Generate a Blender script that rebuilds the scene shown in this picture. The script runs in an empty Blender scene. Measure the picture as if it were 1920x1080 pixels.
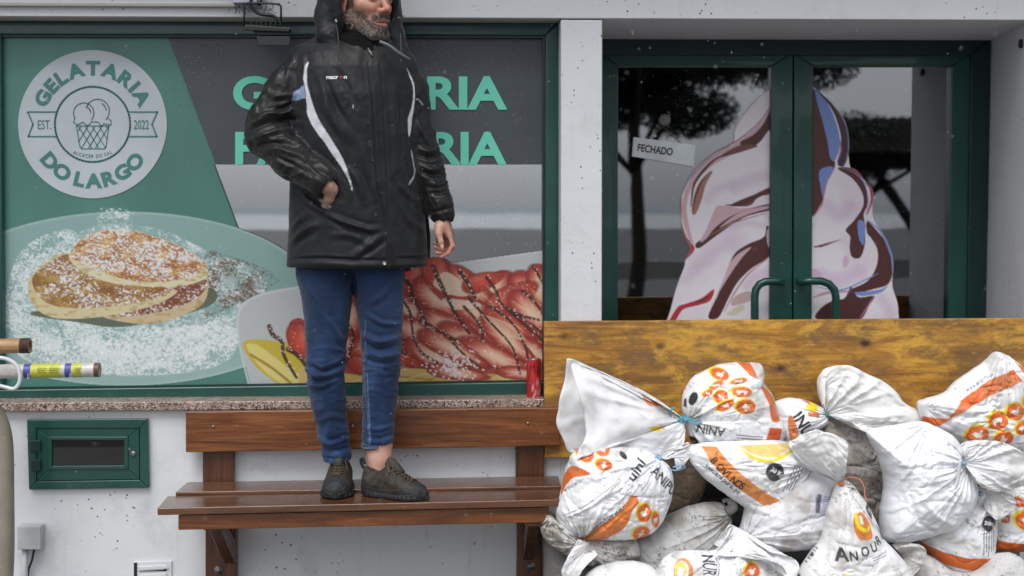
import bpy, math, random
import numpy as np
from mathutils import Matrix, Vector

# ------------------------------------------------------------------ camera, sky, sun, exposure
scn = bpy.context.scene
COL = scn.collection
FPX = 2670.0                      # focal length in pixels of the 1920 wide photograph
CAM = np.array([0.0, -5.2, 1.43])
YAW, PITCH, ROLL = math.radians(-2.4), math.radians(90-3.2), -0.0018
camd = bpy.data.cameras.new('camera'); cam = bpy.data.objects.new('camera', camd); COL.objects.link(cam)
camd.sensor_width = 36; camd.lens = 36*FPX/1920; camd.clip_end = 2000; camd.clip_start = 0.05
M3 = Matrix.Rotation(YAW, 3, 'Z') @ Matrix.Rotation(PITCH, 3, 'X') @ Matrix.Rotation(ROLL, 3, 'Z')
cam.matrix_world = Matrix.Translation(Vector(CAM)) @ M3.to_4x4()
scn.camera = cam
RM = np.array(M3)
camd.dof.use_dof = True; camd.dof.focus_distance = 4.8; camd.dof.aperture_fstop = 2.8

world = bpy.data.worlds.new("World"); scn.world = world; world.use_nodes = True
wn = world.node_tree; wn.nodes.clear()
sky = wn.nodes.new('ShaderNodeTexSky'); sky.sky_type = 'NISHITA'; sky.sun_disc = False
SUN_EL, SUN_ROT = math.radians(58), math.radians(200)
sky.sun_elevation = SUN_EL; sky.sun_rotation = SUN_ROT; sky.air_density = 1.0; sky.dust_density = 4.0; sky.ozone_density = 0.6
hs = wn.nodes.new('ShaderNodeHueSaturation'); hs.inputs['Saturation'].default_value = 0.22; hs.inputs['Value'].default_value = 1.0
bg = wn.nodes.new('ShaderNodeBackground'); bg.inputs['Strength'].default_value = 0.15
wo = wn.nodes.new('ShaderNodeOutputWorld')
wn.links.new(sky.outputs[0], hs.inputs['Color']); cl_ = wn.nodes.new('ShaderNodeMix'); cl_.data_type = 'RGBA'; cl_.inputs[0].default_value = .5; cl_.inputs[7].default_value = (3.9, 4.1, 4.4, 1)   # even cloud cover over the clear sky
wn.links.new(hs.outputs[0], cl_.inputs[6]); wn.links.new(cl_.outputs[2], bg.inputs[0]); wn.links.new(bg.outputs[0], wo.inputs[0])
sd = bpy.data.lights.new('sun', 'SUN'); sd.energy = 1.0; sd.angle = math.radians(28); sd.color = (1, .985, .96)
sun = bpy.data.objects.new('sun', sd); COL.objects.link(sun)
# sky rotation is measured from +Y towards +X: aim the lamp along the same direction
sdir = Vector((math.sin(SUN_ROT)*math.cos(SUN_EL), math.cos(SUN_ROT)*math.cos(SUN_EL), math.sin(SUN_EL)))
sun.rotation_euler = sdir.to_track_quat('Z', 'Y').to_euler()
scn.view_settings.view_transform = 'Standard'; scn.view_settings.look = 'None'
scn.view_settings.gamma = 1; scn.view_settings.exposure = 0.58
scn.cycles.use_denoising = True
scn.cycles.max_bounces = 8; scn.cycles.transparent_max_bounces = 16

# ------------------------------------------------------------------ measuring helpers
def U(px, py, y):
    """world point on the plane y=const that the photograph shows at pixel (px, py)"""
    px = np.asarray(px, float); py = np.asarray(py, float); y = np.asarray(y, float)
    px, py, y = np.broadcast_arrays(px, py, y)
    v = np.stack([(px-960)/FPX, -(py-540)/FPX, -np.ones_like(px)], -1) @ RM.T
    t = (y-CAM[1])/v[..., 1]
    return CAM + v*t[..., None]
def lin(c):
    c = np.asarray(c, float)/255.0
    return np.where(c <= .04045, c/12.92, ((c+.055)/1.055)**2.4)
def L4(*c): return tuple(lin(c))+(1.0,)

# ------------------------------------------------------------------ numpy noise
def _h(*k):
    h = np.zeros(k[0].shape, np.uint32)
    for i, a in enumerate(k):
        h = (h ^ (a.astype(np.int64) & 0xffffffff).astype(np.uint32)) * np.uint32(0x9E3779B1 + 2*i)
        h ^= h >> np.uint32(15)
    h *= np.uint32(0x85ebca6b); h ^= h >> np.uint32(13); h *= np.uint32(0xc2b2ae35); h ^= h >> np.uint32(16)
    return h.astype(np.float64)/4294967295.0
def vn2(x, y, seed=0):
    x = np.asarray(x, float); y = np.asarray(y, float); x, y = np.broadcast_arrays(x, y)
    xi = np.floor(x); yi = np.floor(y); fx = x-xi; fy = y-yi
    fx = fx*fx*fx*(fx*(fx*6-15)+10); fy = fy*fy*fy*(fy*(fy*6-15)+10)
    xi = xi.astype(np.int64); yi = yi.astype(np.int64); s = np.full(xi.shape, seed+7, np.int64)
    a = _h(xi, yi, s); b = _h(xi+1, yi, s); c = _h(xi, yi+1, s); d = _h(xi+1, yi+1, s)
    return (a+(b-a)*fx)*(1-fy)+(c+(d-c)*fx)*fy*1.0
def fbm2(x, y, o=4, seed=0):
    s = 0; a = .5; t = 0
    for i in range(o):
        s = s+a*vn2(x*2**i+13.1*i, y*2**i-7.7*i, seed+i); t += a; a *= .5
    return s/t
def vn3(x, y, z, seed=0):
    xi = np.floor(x); yi = np.floor(y); zi = np.floor(z); fx = x-xi; fy = y-yi; fz = z-zi
    fx, fy, fz = [t*t*(3-2*t) for t in (fx, fy, fz)]
    xi, yi, zi = [t.astype(np.int64) for t in (xi, yi, zi)]; s = np.full(xi.shape, seed+3, np.int64)
    r = 0
    for dx in (0, 1):
        for dy in (0, 1):
            for dz in (0, 1):
                w = (fx if dx else 1-fx)*(fy if dy else 1-fy)*(fz if dz else 1-fz)
                r = r+w*_h(xi+dx, yi+dy, zi+dz, s)
    return r
def ridge(n, p=1.0): return (1-np.abs(2*n-1))**p
def smooth(e0, e1, x):
    t = np.clip((x-e0)/(e1-e0), 0, 1); return t*t*(3-2*t)

# ------------------------------------------------------------------ objects
def tag(o, label=None, cat=None, group=None, kind=None):
    if label: o['label'] = label
    if cat: o['category'] = cat
    if group: o['group'] = group
    if kind: o['kind'] = kind
    return o
def empty(name, loc, label=None, cat=None, group=None):
    o = bpy.data.objects.new(name, None); COL.objects.link(o); o.location = loc; o.empty_display_size = .1
    return tag(o, label, cat, group)
def adopt(o, parent):
    if parent is not None:
        o.parent = parent
        o.matrix_parent_inverse = Matrix.Translation(parent.location).inverted()   # every empty sits at its own world location
def mk(name, V, F, mat, parent=None, smooth_=True, col=None, mods=None):
    """one mesh object from numpy vertices (world coordinates) and faces (n x 3 / n x 4 array, or a list)"""
    me = bpy.data.meshes.new(name)
    V = np.asarray(V, np.float32)
    if isinstance(F, np.ndarray) and F.ndim == 2:
        n, k = F.shape
        me.vertices.add(len(V)); me.vertices.foreach_set('co', V.ravel())
        me.loops.add(n*k); me.loops.foreach_set('vertex_index', F.astype(np.int32).ravel())
        me.polygons.add(n); me.polygons.foreach_set('loop_start', np.arange(0, n*k, k, dtype=np.int32))
        try: me.polygons.foreach_set('loop_total', np.full(n, k, np.int32))
        except Exception: pass
        me.update(calc_edges=True)
    else:
        me.from_pydata([tuple(map(float, v)) for v in V], [], [tuple(map(int, f)) for f in F])
    if smooth_: me.polygons.foreach_set('use_smooth', np.ones(len(me.polygons), bool))
    if col is not None:
        c = np.asarray(col, np.float32)
        if c.shape[1] == 3: c = np.concatenate([c, np.ones((len(c), 1), np.float32)], 1)
        at = me.color_attributes.new('Col', 'FLOAT_COLOR', 'POINT'); at.data.foreach_set('color', c.ravel())
    me.materials.append(mat)
    me.validate(); me.update()
    o = bpy.data.objects.new(name, me); COL.objects.link(o)
    adopt(o, parent)
    return o
class MB:
    """collects loose pieces into ONE mesh"""
    def __init__(s): s.V = []; s.F = []
    def add(s, V, F):
        b = len(s.V); s.V += [tuple(map(float, v)) for v in V]; s.F += [tuple(int(i)+b for i in f) for f in F]; return s
    def hexa(s, c):      # 8 corners: front (4, around) then back (4, around)
        return s.add(c, [(0,1,2,3), (7,6,5,4), (0,4,5,1), (1,5,6,2), (2,6,7,3), (3,7,4,0)])
    def box(s, x0, x1, y0, y1, z0, z1):
        return s.hexa([(x0,y0,z0),(x1,y0,z0),(x1,y0,z1),(x0,y0,z1),(x0,y1,z0),(x1,y1,z0),(x1,y1,z1),(x0,y1,z1)])
    def tube(s, P, r, n=10, cap=True):
        P = [np.array(p, float) for p in P]; m = len(P)
        R = r if hasattr(r, '__len__') else [r]*m
        T = [P[min(i+1, m-1)]-P[max(i-1, 0)] for i in range(m)]
        T = [t/(np.linalg.norm(t)+1e-12) for t in T]
        up = np.array([0, 0, 1.]) if abs(T[0][2]) < .9 else np.array([1., 0, 0])
        a = np.cross(T[0], up); a /= np.linalg.norm(a); V = []
        for i in range(m):
            a = a-T[i]*np.dot(a, T[i]); a /= np.linalg.norm(a)+1e-12; b = np.cross(T[i], a)
            for k in range(n):
                t = 2*math.pi*k/n; V.append(P[i]+R[i]*(math.cos(t)*a+math.sin(t)*b))
        F = [(i*n+k, i*n+(k+1) % n, (i+1)*n+(k+1) % n, (i+1)*n+k) for i in range(m-1) for k in range(n)]
        if cap: F += [tuple(range(n))[::-1], tuple((m-1)*n+k for k in range(n))]
        return s.add(V, F)
    def lathe(s, prof, c, ax=(0, 0, 1), n=28):
        ax = np.array(ax, float); ax /= np.linalg.norm(ax)
        u = np.cross(ax, (0, 1, 0) if abs(ax[1]) < .9 else (1, 0, 0)); u /= np.linalg.norm(u); w = np.cross(ax, u)
        V = []; m = len(prof)
        for r, h in prof:
            for k in range(n):
                t = 2*math.pi*k/n; V.append(np.array(c)+ax*h+r*(math.cos(t)*u+math.sin(t)*w))
        F = [(i*n+k, i*n+(k+1) % n, (i+1)*n+(k+1) % n, (i+1)*n+k) for i in range(m-1) for k in range(n)]
        F += [tuple(range(n))[::-1], tuple((m-1)*n+k for k in range(n))]
        return s.add(V, F)
    def build(s, name, mat, parent=None, smooth_=False, bevel=0, seg=2):
        o = mk(name, s.V, s.F, mat, parent, smooth_)
        if bevel:
            b = o.modifiers.new('bevel', 'BEVEL'); b.width = bevel; b.segments = seg; b.limit_method = 'ANGLE'; b.angle_limit = math.radians(40)
            for p in o.data.polygons: p.use_smooth = True
            w = o.modifiers.new('wn', 'WEIGHTED_NORMAL'); w.keep_sharp = True
        return o
def slab(name, q, yf, yb, mat, parent=None, bevel=0, mb=None):
    """a slab whose front face has the four photograph corners q (clockwise from top left) on the plane y=yf, back at yb"""
    f = [U(x, y, yf) for x, y in q]
    b = [np.array([p[0], yb, p[2]]) for p in f]
    m = MB() if mb is None else mb
    m.hexa([f[3], f[2], f[1], f[0], b[3], b[2], b[1], b[0]])
    return m.build(name, mat, parent, bevel=bevel) if mb is None else m
def R4(x0, y0, x1, y1): return [(x0, y0), (x1, y0), (x1, y1), (x0, y1)]
def spline(P, n=8, closed=True):
    P = np.asarray(P, float); m = len(P); out = []
    rng = range(m) if closed else range(m-1)
    for i in rng:
        if closed: a, b, c, d = P[(i-1) % m], P[i], P[(i+1) % m], P[(i+2) % m]
        else: a, b, c, d = P[max(i-1, 0)], P[i], P[i+1], P[min(i+2, m-1)]
        for k in range(n):
            t = k/n
            out.append(.5*((2*b)+(-a+c)*t+(2*a-5*b+4*c-d)*t*t+(-a+3*b-3*c+d)*t**3))
    if not closed: out.append(P[-1])
    return np.array(out)
def grid_faces(nu, nv, closed_u=False):
    i = np.arange(nu if closed_u else nu-1); j = np.arange(nv-1)
    I, J = np.meshgrid(i, j, indexing='ij'); I2 = (I+1) % nu
    return np.stack([I*nv+J, I2*nv+J, I2*nv+J+1, I*nv+J+1], -1).reshape(-1, 4)

# ------------------------------------------------------------------ lettering
def text_tris(s, bold=0.0, spacing=1.0, shear=0.0, sx=1.0):
    """triangles (n,3,2) of a line of text, cap height scaled to 1, starting at x=0 on the baseline"""
    cu = bpy.data.curves.new('t', 'FONT'); cu.body = s; cu.size = 1; cu.offset = bold; cu.space_character = spacing; cu.shear = shear
    cu.resolution_u = 5; cu.fill_mode = 'FRONT'
    o = bpy.data.objects.new('t', cu); COL.objects.link(o)
    bpy.context.view_layer.update()
    dg = bpy.context.evaluated_depsgraph_get(); me = bpy.data.meshes.new_from_object(o.evaluated_get(dg))
    me.calc_loop_triangles()
    V = np.array([v.co[:2] for v in me.vertices]).reshape(-1, 2); T = np.array([t.vertices[:] for t in me.loop_triangles]).reshape(-1, 3)
    bpy.data.objects.remove(o); bpy.data.meshes.remove(me); bpy.data.curves.remove(cu)
    V[:, 0] -= V[:, 0].min(); V /= 0.70
    V[:, 0] *= sx
    return V, T
class Canvas:
    """a small picture in photograph pixel coordinates that is sampled onto mesh vertices"""
    def __init__(s, x0, y0, x1, y1, res=2, base=(255, 255, 255), a=1.0):
        s.x0, s.y0, s.r = x0, y0, res; s.w = int((x1-x0)*res); s.h = int((y1-y0)*res)
        s.A = np.zeros((s.h, s.w, 4), np.float32); s.A[..., :3] = base; s.A[..., 3] = a
        yy, xx = np.mgrid[0:s.h, 0:s.w]; s.X = x0+(xx+.5)/res; s.Y = y0+(yy+.5)/res
    def blend(s, m, c, sl=None):
        sl = sl or (slice(None), slice(None))
        m = np.clip(m, 0, 1)[..., None]; c = np.asarray(c, np.float32)
        if c.ndim == 1: c = c[None, None, :]
        if c.shape[-1] == 3: s.A[sl][..., :3] = s.A[sl][..., :3]*(1-m)+c*m; s.A[sl][..., 3:] = np.maximum(s.A[sl][..., 3:], m)
        else: s.A[sl] = s.A[sl]*(1-m)+c*m
    def box(s, x0, y0, x1, y1):
        i0 = max(0, int((y0-s.y0)*s.r)-1); i1 = min(s.h, int((y1-s.y0)*s.r)+2); j0 = max(0, int((x0-s.x0)*s.r)-1); j1 = min(s.w, int((x1-s.x0)*s.r)+2)
        return (slice(i0, max(i0, i1)), slice(j0, max(j0, j1)))
    def pmask(s, P, sl):
        X = s.X[sl]; Y = s.Y[sl]; ins = np.zeros(X.shape, bool); P = np.asarray(P, float)
        for (x0, y0), (x1, y1) in zip(P, np.roll(P, -1, 0)):
            if y0 == y1: continue
            ins ^= ((Y > min(y0, y1)) & (Y <= max(y0, y1)) & (X < (x1-x0)*(Y-y0)/(y1-y0)+x0))
        return ins
    def poly(s, P, c, sm=0, a=1.0, noise=None):
        P = np.asarray(P, float)
        if sm: P = spline(P, sm)
        sl = s.box(P[:, 0].min(), P[:, 1].min(), P[:, 0].max(), P[:, 1].max())
        m = s.pmask(P, sl)*a
        s.blend(m, c, sl); return s
    def ell(s, cx, cy, rx, ry, c, rot=0, soft=.06, a=1.0):
        R = max(rx, ry)*(1+soft)+1; sl = s.box(cx-R, cy-R, cx+R, cy+R); X = s.X[sl]-cx; Y = s.Y[sl]-cy
        ca, sa = math.cos(rot), math.sin(rot); u = (X*ca+Y*sa)/rx; v = (-X*sa+Y*ca)/ry; d = np.sqrt(u*u+v*v)
        s.blend((1-smooth(1-soft, 1+soft, d))*a, c, sl); return s
    def stroke(s, P, w, c, a=1.0, sm=6, soft=.5, taper=False):
        P = np.asarray(P, float)
        if sm: P = spline(P, sm, False)
        W = np.full(len(P), float(w)) if not hasattr(w, '__len__') else np.interp(np.linspace(0, 1, len(P)), np.linspace(0, 1, len(w)), w)
        if taper: W = W*np.sin(np.linspace(.15, math.pi-.15, len(P)))
        mw = W.max()+2; sl = s.box(P[:, 0].min()-mw, P[:, 1].min()-mw, P[:, 0].max()+mw, P[:, 1].max()+mw)
        X = s.X[sl]; Y = s.Y[sl]; best = np.full(X.shape, -9.0)
        for i in range(len(P)-1):
            a0, b0 = P[i], P[i+1]; d = b0-a0; L = d@d+1e-9; t = np.clip(((X-a0[0])*d[0]+(Y-a0[1])*d[1])/L, 0, 1)
            dist = np.hypot(X-a0[0]-t*d[0], Y-a0[1]-t*d[1]); best = np.maximum(best, (W[i]*.5-dist))
        s.blend(smooth(-soft, soft, best)*a, c, sl); return s
    def text(s, txt, x, y, cap, c, ang=0, bold=0, width=None, sx=1.0, bend=0.0, mirror=False, a=1.0, shear=0):
        V, T = text_tris(txt, bold, shear=shear, sx=sx)
        if not len(T): return s
        if width: V[:, 0] *= width/(V[:, 0].max()*cap)
        V = V*cap; V[:, 1] *= -1
        if bend: V[:, 1] += bend*((V[:, 0]/V[:, 0].max()-.5)**2)*4*cap
        if mirror: V[:, 0] *= -1
        ca, sa = math.cos(math.radians(ang)), math.sin(math.radians(ang))
        V = np.stack([x+V[:, 0]*ca-V[:, 1]*sa, y+V[:, 0]*sa+V[:, 1]*ca], 1)
        for t in T:
            P = V[t]; sl = s.box(P[:, 0].min(), P[:, 1].min(), P[:, 0].max(), P[:, 1].max())
            X = s.X[sl]; Y = s.Y[sl]
            if X.size == 0: continue
            e = []
            for i in range(3):
                p, q = P[i], P[(i+1) % 3]; e.append((q[0]-p[0])*(Y-p[1])-(q[1]-p[1])*(X-p[0]))
            m = ((e[0] >= -.02) & (e[1] >= -.02) & (e[2] >= -.02)) | ((e[0] <= .02) & (e[1] <= .02) & (e[2] <= .02))
            s.blend(m*a, c, sl)
        return s
    def sample(s, px, py):
        """linear RGBA at photograph positions"""
        A = s.A.copy(); A[..., :3] = lin(np.clip(A[..., :3], 0, 255))
        A = (A+np.roll(A, -1, 0)+np.roll(A, -1, 1)+np.roll(np.roll(A, -1, 0), -1, 1))/4
        fx = np.clip((px-s.x0)*s.r-1, 0, s.w-2.001); fy = np.clip((py-s.y0)*s.r-1, 0, s.h-2.001)
        i = fy.astype(int); j = fx.astype(int); u = (fx-j)[..., None]; v = (fy-i)[..., None]
        return (A[i, j]*(1-u)+A[i, j+1]*u)*(1-v)+(A[i+1, j]*(1-u)+A[i+1, j+1]*u)*v
def flat_text(name, txt, x, y, cap, yplane, mat, parent, ang=0, bold=0, width=None, arc=None, sx=1.0, th=.0012):
    """lettering as thin real geometry on the plane y=yplane; arc=(cx,cy,radius,start_deg,end_deg,inward)"""
    Vs, Fs = [], []
    def put(V, T):
        W = U(V[:, 0], V[:, 1], yplane); b = sum(len(v) for v in Vs)
        Wb = W.copy(); W = W.copy(); W[:, 1] -= th
        n = len(W); Vs.append(W); Vs.append(Wb); Fs.extend([(t[0]+b, t[1]+b, t[2]+b) for t in T])
        E = {}
        for t in T:
            for i in range(3):
                e = (int(t[i]), int(t[(i+1) % 3])); E[e] = E.get(e, 0)+1
        for (p, q) in list(E):
            if (q, p) not in E: Fs.append((p+b, q+b, q+b+n, p+b+n))
    if arc is None:
        V, T = text_tris(txt, bold, sx=sx)
        if width: V[:, 0] *= width/(V[:, 0].max()*cap)
        V = V*cap; V[:, 1] *= -1; ca, sa = math.cos(math.radians(ang)), math.sin(math.radians(ang))
        put(np.stack([x+V[:, 0]*ca-V[:, 1]*sa, y+V[:, 0]*sa+V[:, 1]*ca], 1), T)
    else:
        cx, cy, rad, a0, a1, inward = arc
        ws = []
        for ch in txt:
            if ch == ' ': ws.append((None, None, .45)); continue
            V, T = text_tris(ch, bold, sx=sx); ws.append((V, T, V[:, 0].max()+.20))
        tot = sum(w[2] for w in ws); acc = 0
        for V, T, w in ws:
            mid = (acc+w/2)/tot; acc += w
            if V is None: continue
            th_ = math.radians(a0+(a1-a0)*mid)
            V = V*cap; V[:, 0] -= (V[:, 0].max())/2
            # unit vectors on the page: outward radial and tangent
            rx, ry = math.sin(th_), -math.cos(th_)
            if not inward:   # upright at the top
                tx, ty = math.cos(th_), math.sin(th_); V2 = np.stack([cx+rx*(rad+V[:, 1])+tx*V[:, 0], cy+ry*(rad+V[:, 1])+ty*V[:, 0]], 1)
            else:
                tx, ty = -math.cos(th_), -math.sin(th_); V2 = np.stack([cx+rx*(rad-V[:, 1])+tx*V[:, 0], cy+ry*(rad-V[:, 1])+ty*V[:, 0]], 1)
            put(V2, T)
    return mk(name, np.concatenate(Vs), Fs, mat, parent, smooth_=False)
def flat_lines(name, lines, w, yplane, mat, parent, th=.001):
    """line drawing as thin ribbons; lines = list of photograph-pixel polylines (closed when first==last)"""
    m = MB()
    for P in lines:
        P = np.asarray(P, float)
        for a, b in zip(P[:-1], P[1:]):
            d = b-a; L = np.hypot(*d)+1e-9; n = np.array([-d[1], d[0]])/L*w/2; e = d/L*w*.35
            q = [a-e+n, b+e+n, b+e-n, a-e-n]; f = [U(p[0], p[1], yplane) for p in q]
            fr = [p-np.array([0, th, 0]) for p in f]
            m.hexa([fr[3], fr[2], fr[1], fr[0], f[3], f[2], f[1], f[0]])
    return m.build(name, mat, parent)
def circ(cx, cy, rx, ry=None, a0=0, a1=360, n=40):
    ry = ry or rx; t = np.radians(np.linspace(a0, a1, n)); return np.stack([cx+rx*np.cos(t), cy+ry*np.sin(t)], 1)
def film(name, cv, x0, y0, x1, y1, yplane, step, mat, parent):
    """a printed film: fine grid on the plane y=yplane, coloured (and cut out) by the canvas"""
    nx = int((x1-x0)/step)+1; ny = int((y1-y0)/step)+1
    gx = np.linspace(x0, x1, nx); gy = np.linspace(y0, y1, ny); X, Y = np.meshgrid(gx, gy, indexing='ij')
    c = cv.sample(X, Y).reshape(-1, 4); V = U(X, Y, yplane).reshape(-1, 3); F = grid_faces(nx, ny)
    keep = (c[F][:, :, 3].max(1) > .02); F = F[keep]
    used = np.unique(F); re = np.full(len(V), -1); re[used] = np.arange(len(used))
    return mk(name, V[used], re[F], mat, parent, smooth_=False, col=c[used])

# ------------------------------------------------------------------ materials
def nodes(name):
    m = bpy.data.materials.new(name); m.use_nodes = True; nt = m.node_tree; b = nt.nodes['Principled BSDF']
    return m, nt, b
def N(nt, t, **k):
    n = nt.nodes.new(t)
    for a, v in k.items():
        if a.startswith('_'): setattr(n, a[1:], v)
        else: n.inputs[a.replace('_', ' ')].default_value = v
    return n
def objco(nt, scale=(1, 1, 1), rot=(0, 0, 0)):
    tc = nt.nodes.new('ShaderNodeTexCoord'); mp = nt.nodes.new('ShaderNodeMapping'); mp.inputs['Scale'].default_value = scale; mp.inputs['Rotation'].default_value = rot
    nt.links.new(tc.outputs['Object'], mp.inputs[0]); return mp.outputs[0]
def ramp(nt, fac, stops, interp='LINEAR'):
    r = nt.nodes.new('ShaderNodeValToRGB'); r.color_ramp.interpolation = interp
    while len(r.color_ramp.elements) < len(stops): r.color_ramp.elements.new(.5)
    for e, (p, c) in zip(r.color_ramp.elements, stops): e.position = p; e.color = c
    nt.links.new(fac, r.inputs[0]); return r.outputs[0]
def noise(nt, co, scale, detail=4, rough=.55, dist=0):
    n = nt.nodes.new('ShaderNodeTexNoise'); n.inputs['Scale'].default_value = scale; n.inputs['Detail'].default_value = detail
    n.inputs['Roughness'].default_value = rough; n.inputs['Distortion'].default_value = dist
    nt.links.new(co, n.inputs['Vector']); return n.outputs['Fac']
def mixc(nt, fac, a, b, blend='MIX'):
    m = nt.nodes.new('ShaderNodeMix'); m.data_type = 'RGBA'; m.blend_type = blend
    for i, v in ((0, fac), (6, a), (7, b)):
        if hasattr(v, 'links') or isinstance(v, bpy.types.NodeSocket): nt.links.new(v, m.inputs[i])
        else: m.inputs[i].default_value = v
    return m.outputs[2]
def bump(nt, b, h, strength=.3, dist=.01, prev=None):
    n = nt.nodes.new('ShaderNodeBump'); n.inputs['Strength'].default_value = strength; n.inputs['Distance'].default_value = dist
    nt.links.new(h, n.inputs['Height'])
    if prev is not None: nt.links.new(prev, n.inputs['Normal'])
    nt.links.new(n.outputs[0], b.inputs['Normal']); return n.outputs[0]
def simple(name, rgb, rough=.5, metal=0, var=.12, nscale=12, bmp=.05, spec=.5, bscale=120, coat=0):
    m, nt, b = nodes(name); co = objco(nt)
    c = L4(*rgb); f = noise(nt, co, nscale)
    d = tuple(max(0, x*(1-var*1.6)) for x in c[:3])+(1,); l = tuple(min(1, x*(1+var)) for x in c[:3])+(1,)
    nt.links.new(ramp(nt, f, [(.3, d), (.7, l)]), b.inputs['Base Color'])
    b.inputs['Roughness'].default_value = rough; b.inputs['Metallic'].default_value = metal; b.inputs['Specular IOR Level'].default_value = spec
    b.inputs['Coat Weight'].default_value = coat
    if bmp: bump(nt, b, noise(nt, co, bscale), bmp, .002)
    return m

def mat_plaster(name, rgb, dirt=1.0, specks=True):
    m, nt, b = nodes(name); co = objco(nt)
    base = mixc(nt, noise(nt, co, 2.2, 6), L4(*[c*.93 for c in rgb]), L4(*rgb))
    big = noise(nt, co, 5, 8, .7); dk = ramp(nt, big, [(.56, (0, 0, 0, 1)), (.74, (1, 1, 1, 1))])
    sc = N(nt, 'ShaderNodeMath', _operation='MULTIPLY'); nt.links.new(dk, sc.inputs[0]); sc.inputs[1].default_value = .30*dirt
    base = mixc(nt, sc.outputs[0], base, L4(118, 116, 108))
    # vertical runs of grime
    run = noise(nt, objco(nt, (9, 9, .7)), 3, 5, .6); rm = ramp(nt, run, [(.58, (0, 0, 0, 1)), (.8, (1, 1, 1, 1))])
    s2 = N(nt, 'ShaderNodeMath', _operation='MULTIPLY'); nt.links.new(rm, s2.inputs[0]); s2.inputs[1].default_value = .22*dirt
    base = mixc(nt, s2.outputs[0], base, L4(128, 126, 118))
    if specks:
        v = N(nt, 'ShaderNodeTexVoronoi', Scale=42.0); nt.links.new(co, v.inputs['Vector'])
        th = noise(nt, co, 3.1, 3); mu = N(nt, 'ShaderNodeMath', _operation='MULTIPLY'); nt.links.new(v.outputs['Distance'], mu.inputs[0]); mu.inputs[1].default_value = 1
        wc = noise(nt, co, 33, 0); cmb = N(nt, 'ShaderNodeMath', _operation='SUBTRACT'); nt.links.new(mu.outputs[0], cmb.inputs[0])
        a2 = N(nt, 'ShaderNodeMath', _operation='MULTIPLY'); nt.links.new(th, a2.inputs[0]); a2.inputs[1].default_value = .22; nt.links.new(a2.outputs[0], cmb.inputs[1])
        sp = ramp(nt, cmb.outputs[0], [(.012, (1, 1, 1, 1)), (.04, (0, 0, 0, 1))])
        g = ramp(nt, noise(nt, co, 4.3, 5), [(.50, (0, 0, 0, 1)), (.58, (1, 1, 1, 1))])
        mm = N(nt, 'ShaderNodeMath', _operation='MULTIPLY'); nt.links.new(sp, mm.inputs[0]); nt.links.new(g, mm.inputs[1])
        base = mixc(nt, mm.outputs[0], base, L4(45, 42, 38))
    nt.links.new(base, b.inputs['Base Color']); b.inputs['Roughness'].default_value = .7
    p = bump(nt, b, noise(nt, co, 60, 6, .65), .25, .004); bump(nt, b, noise(nt, co, 6, 3), .25, .02, p)
    return m
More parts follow.
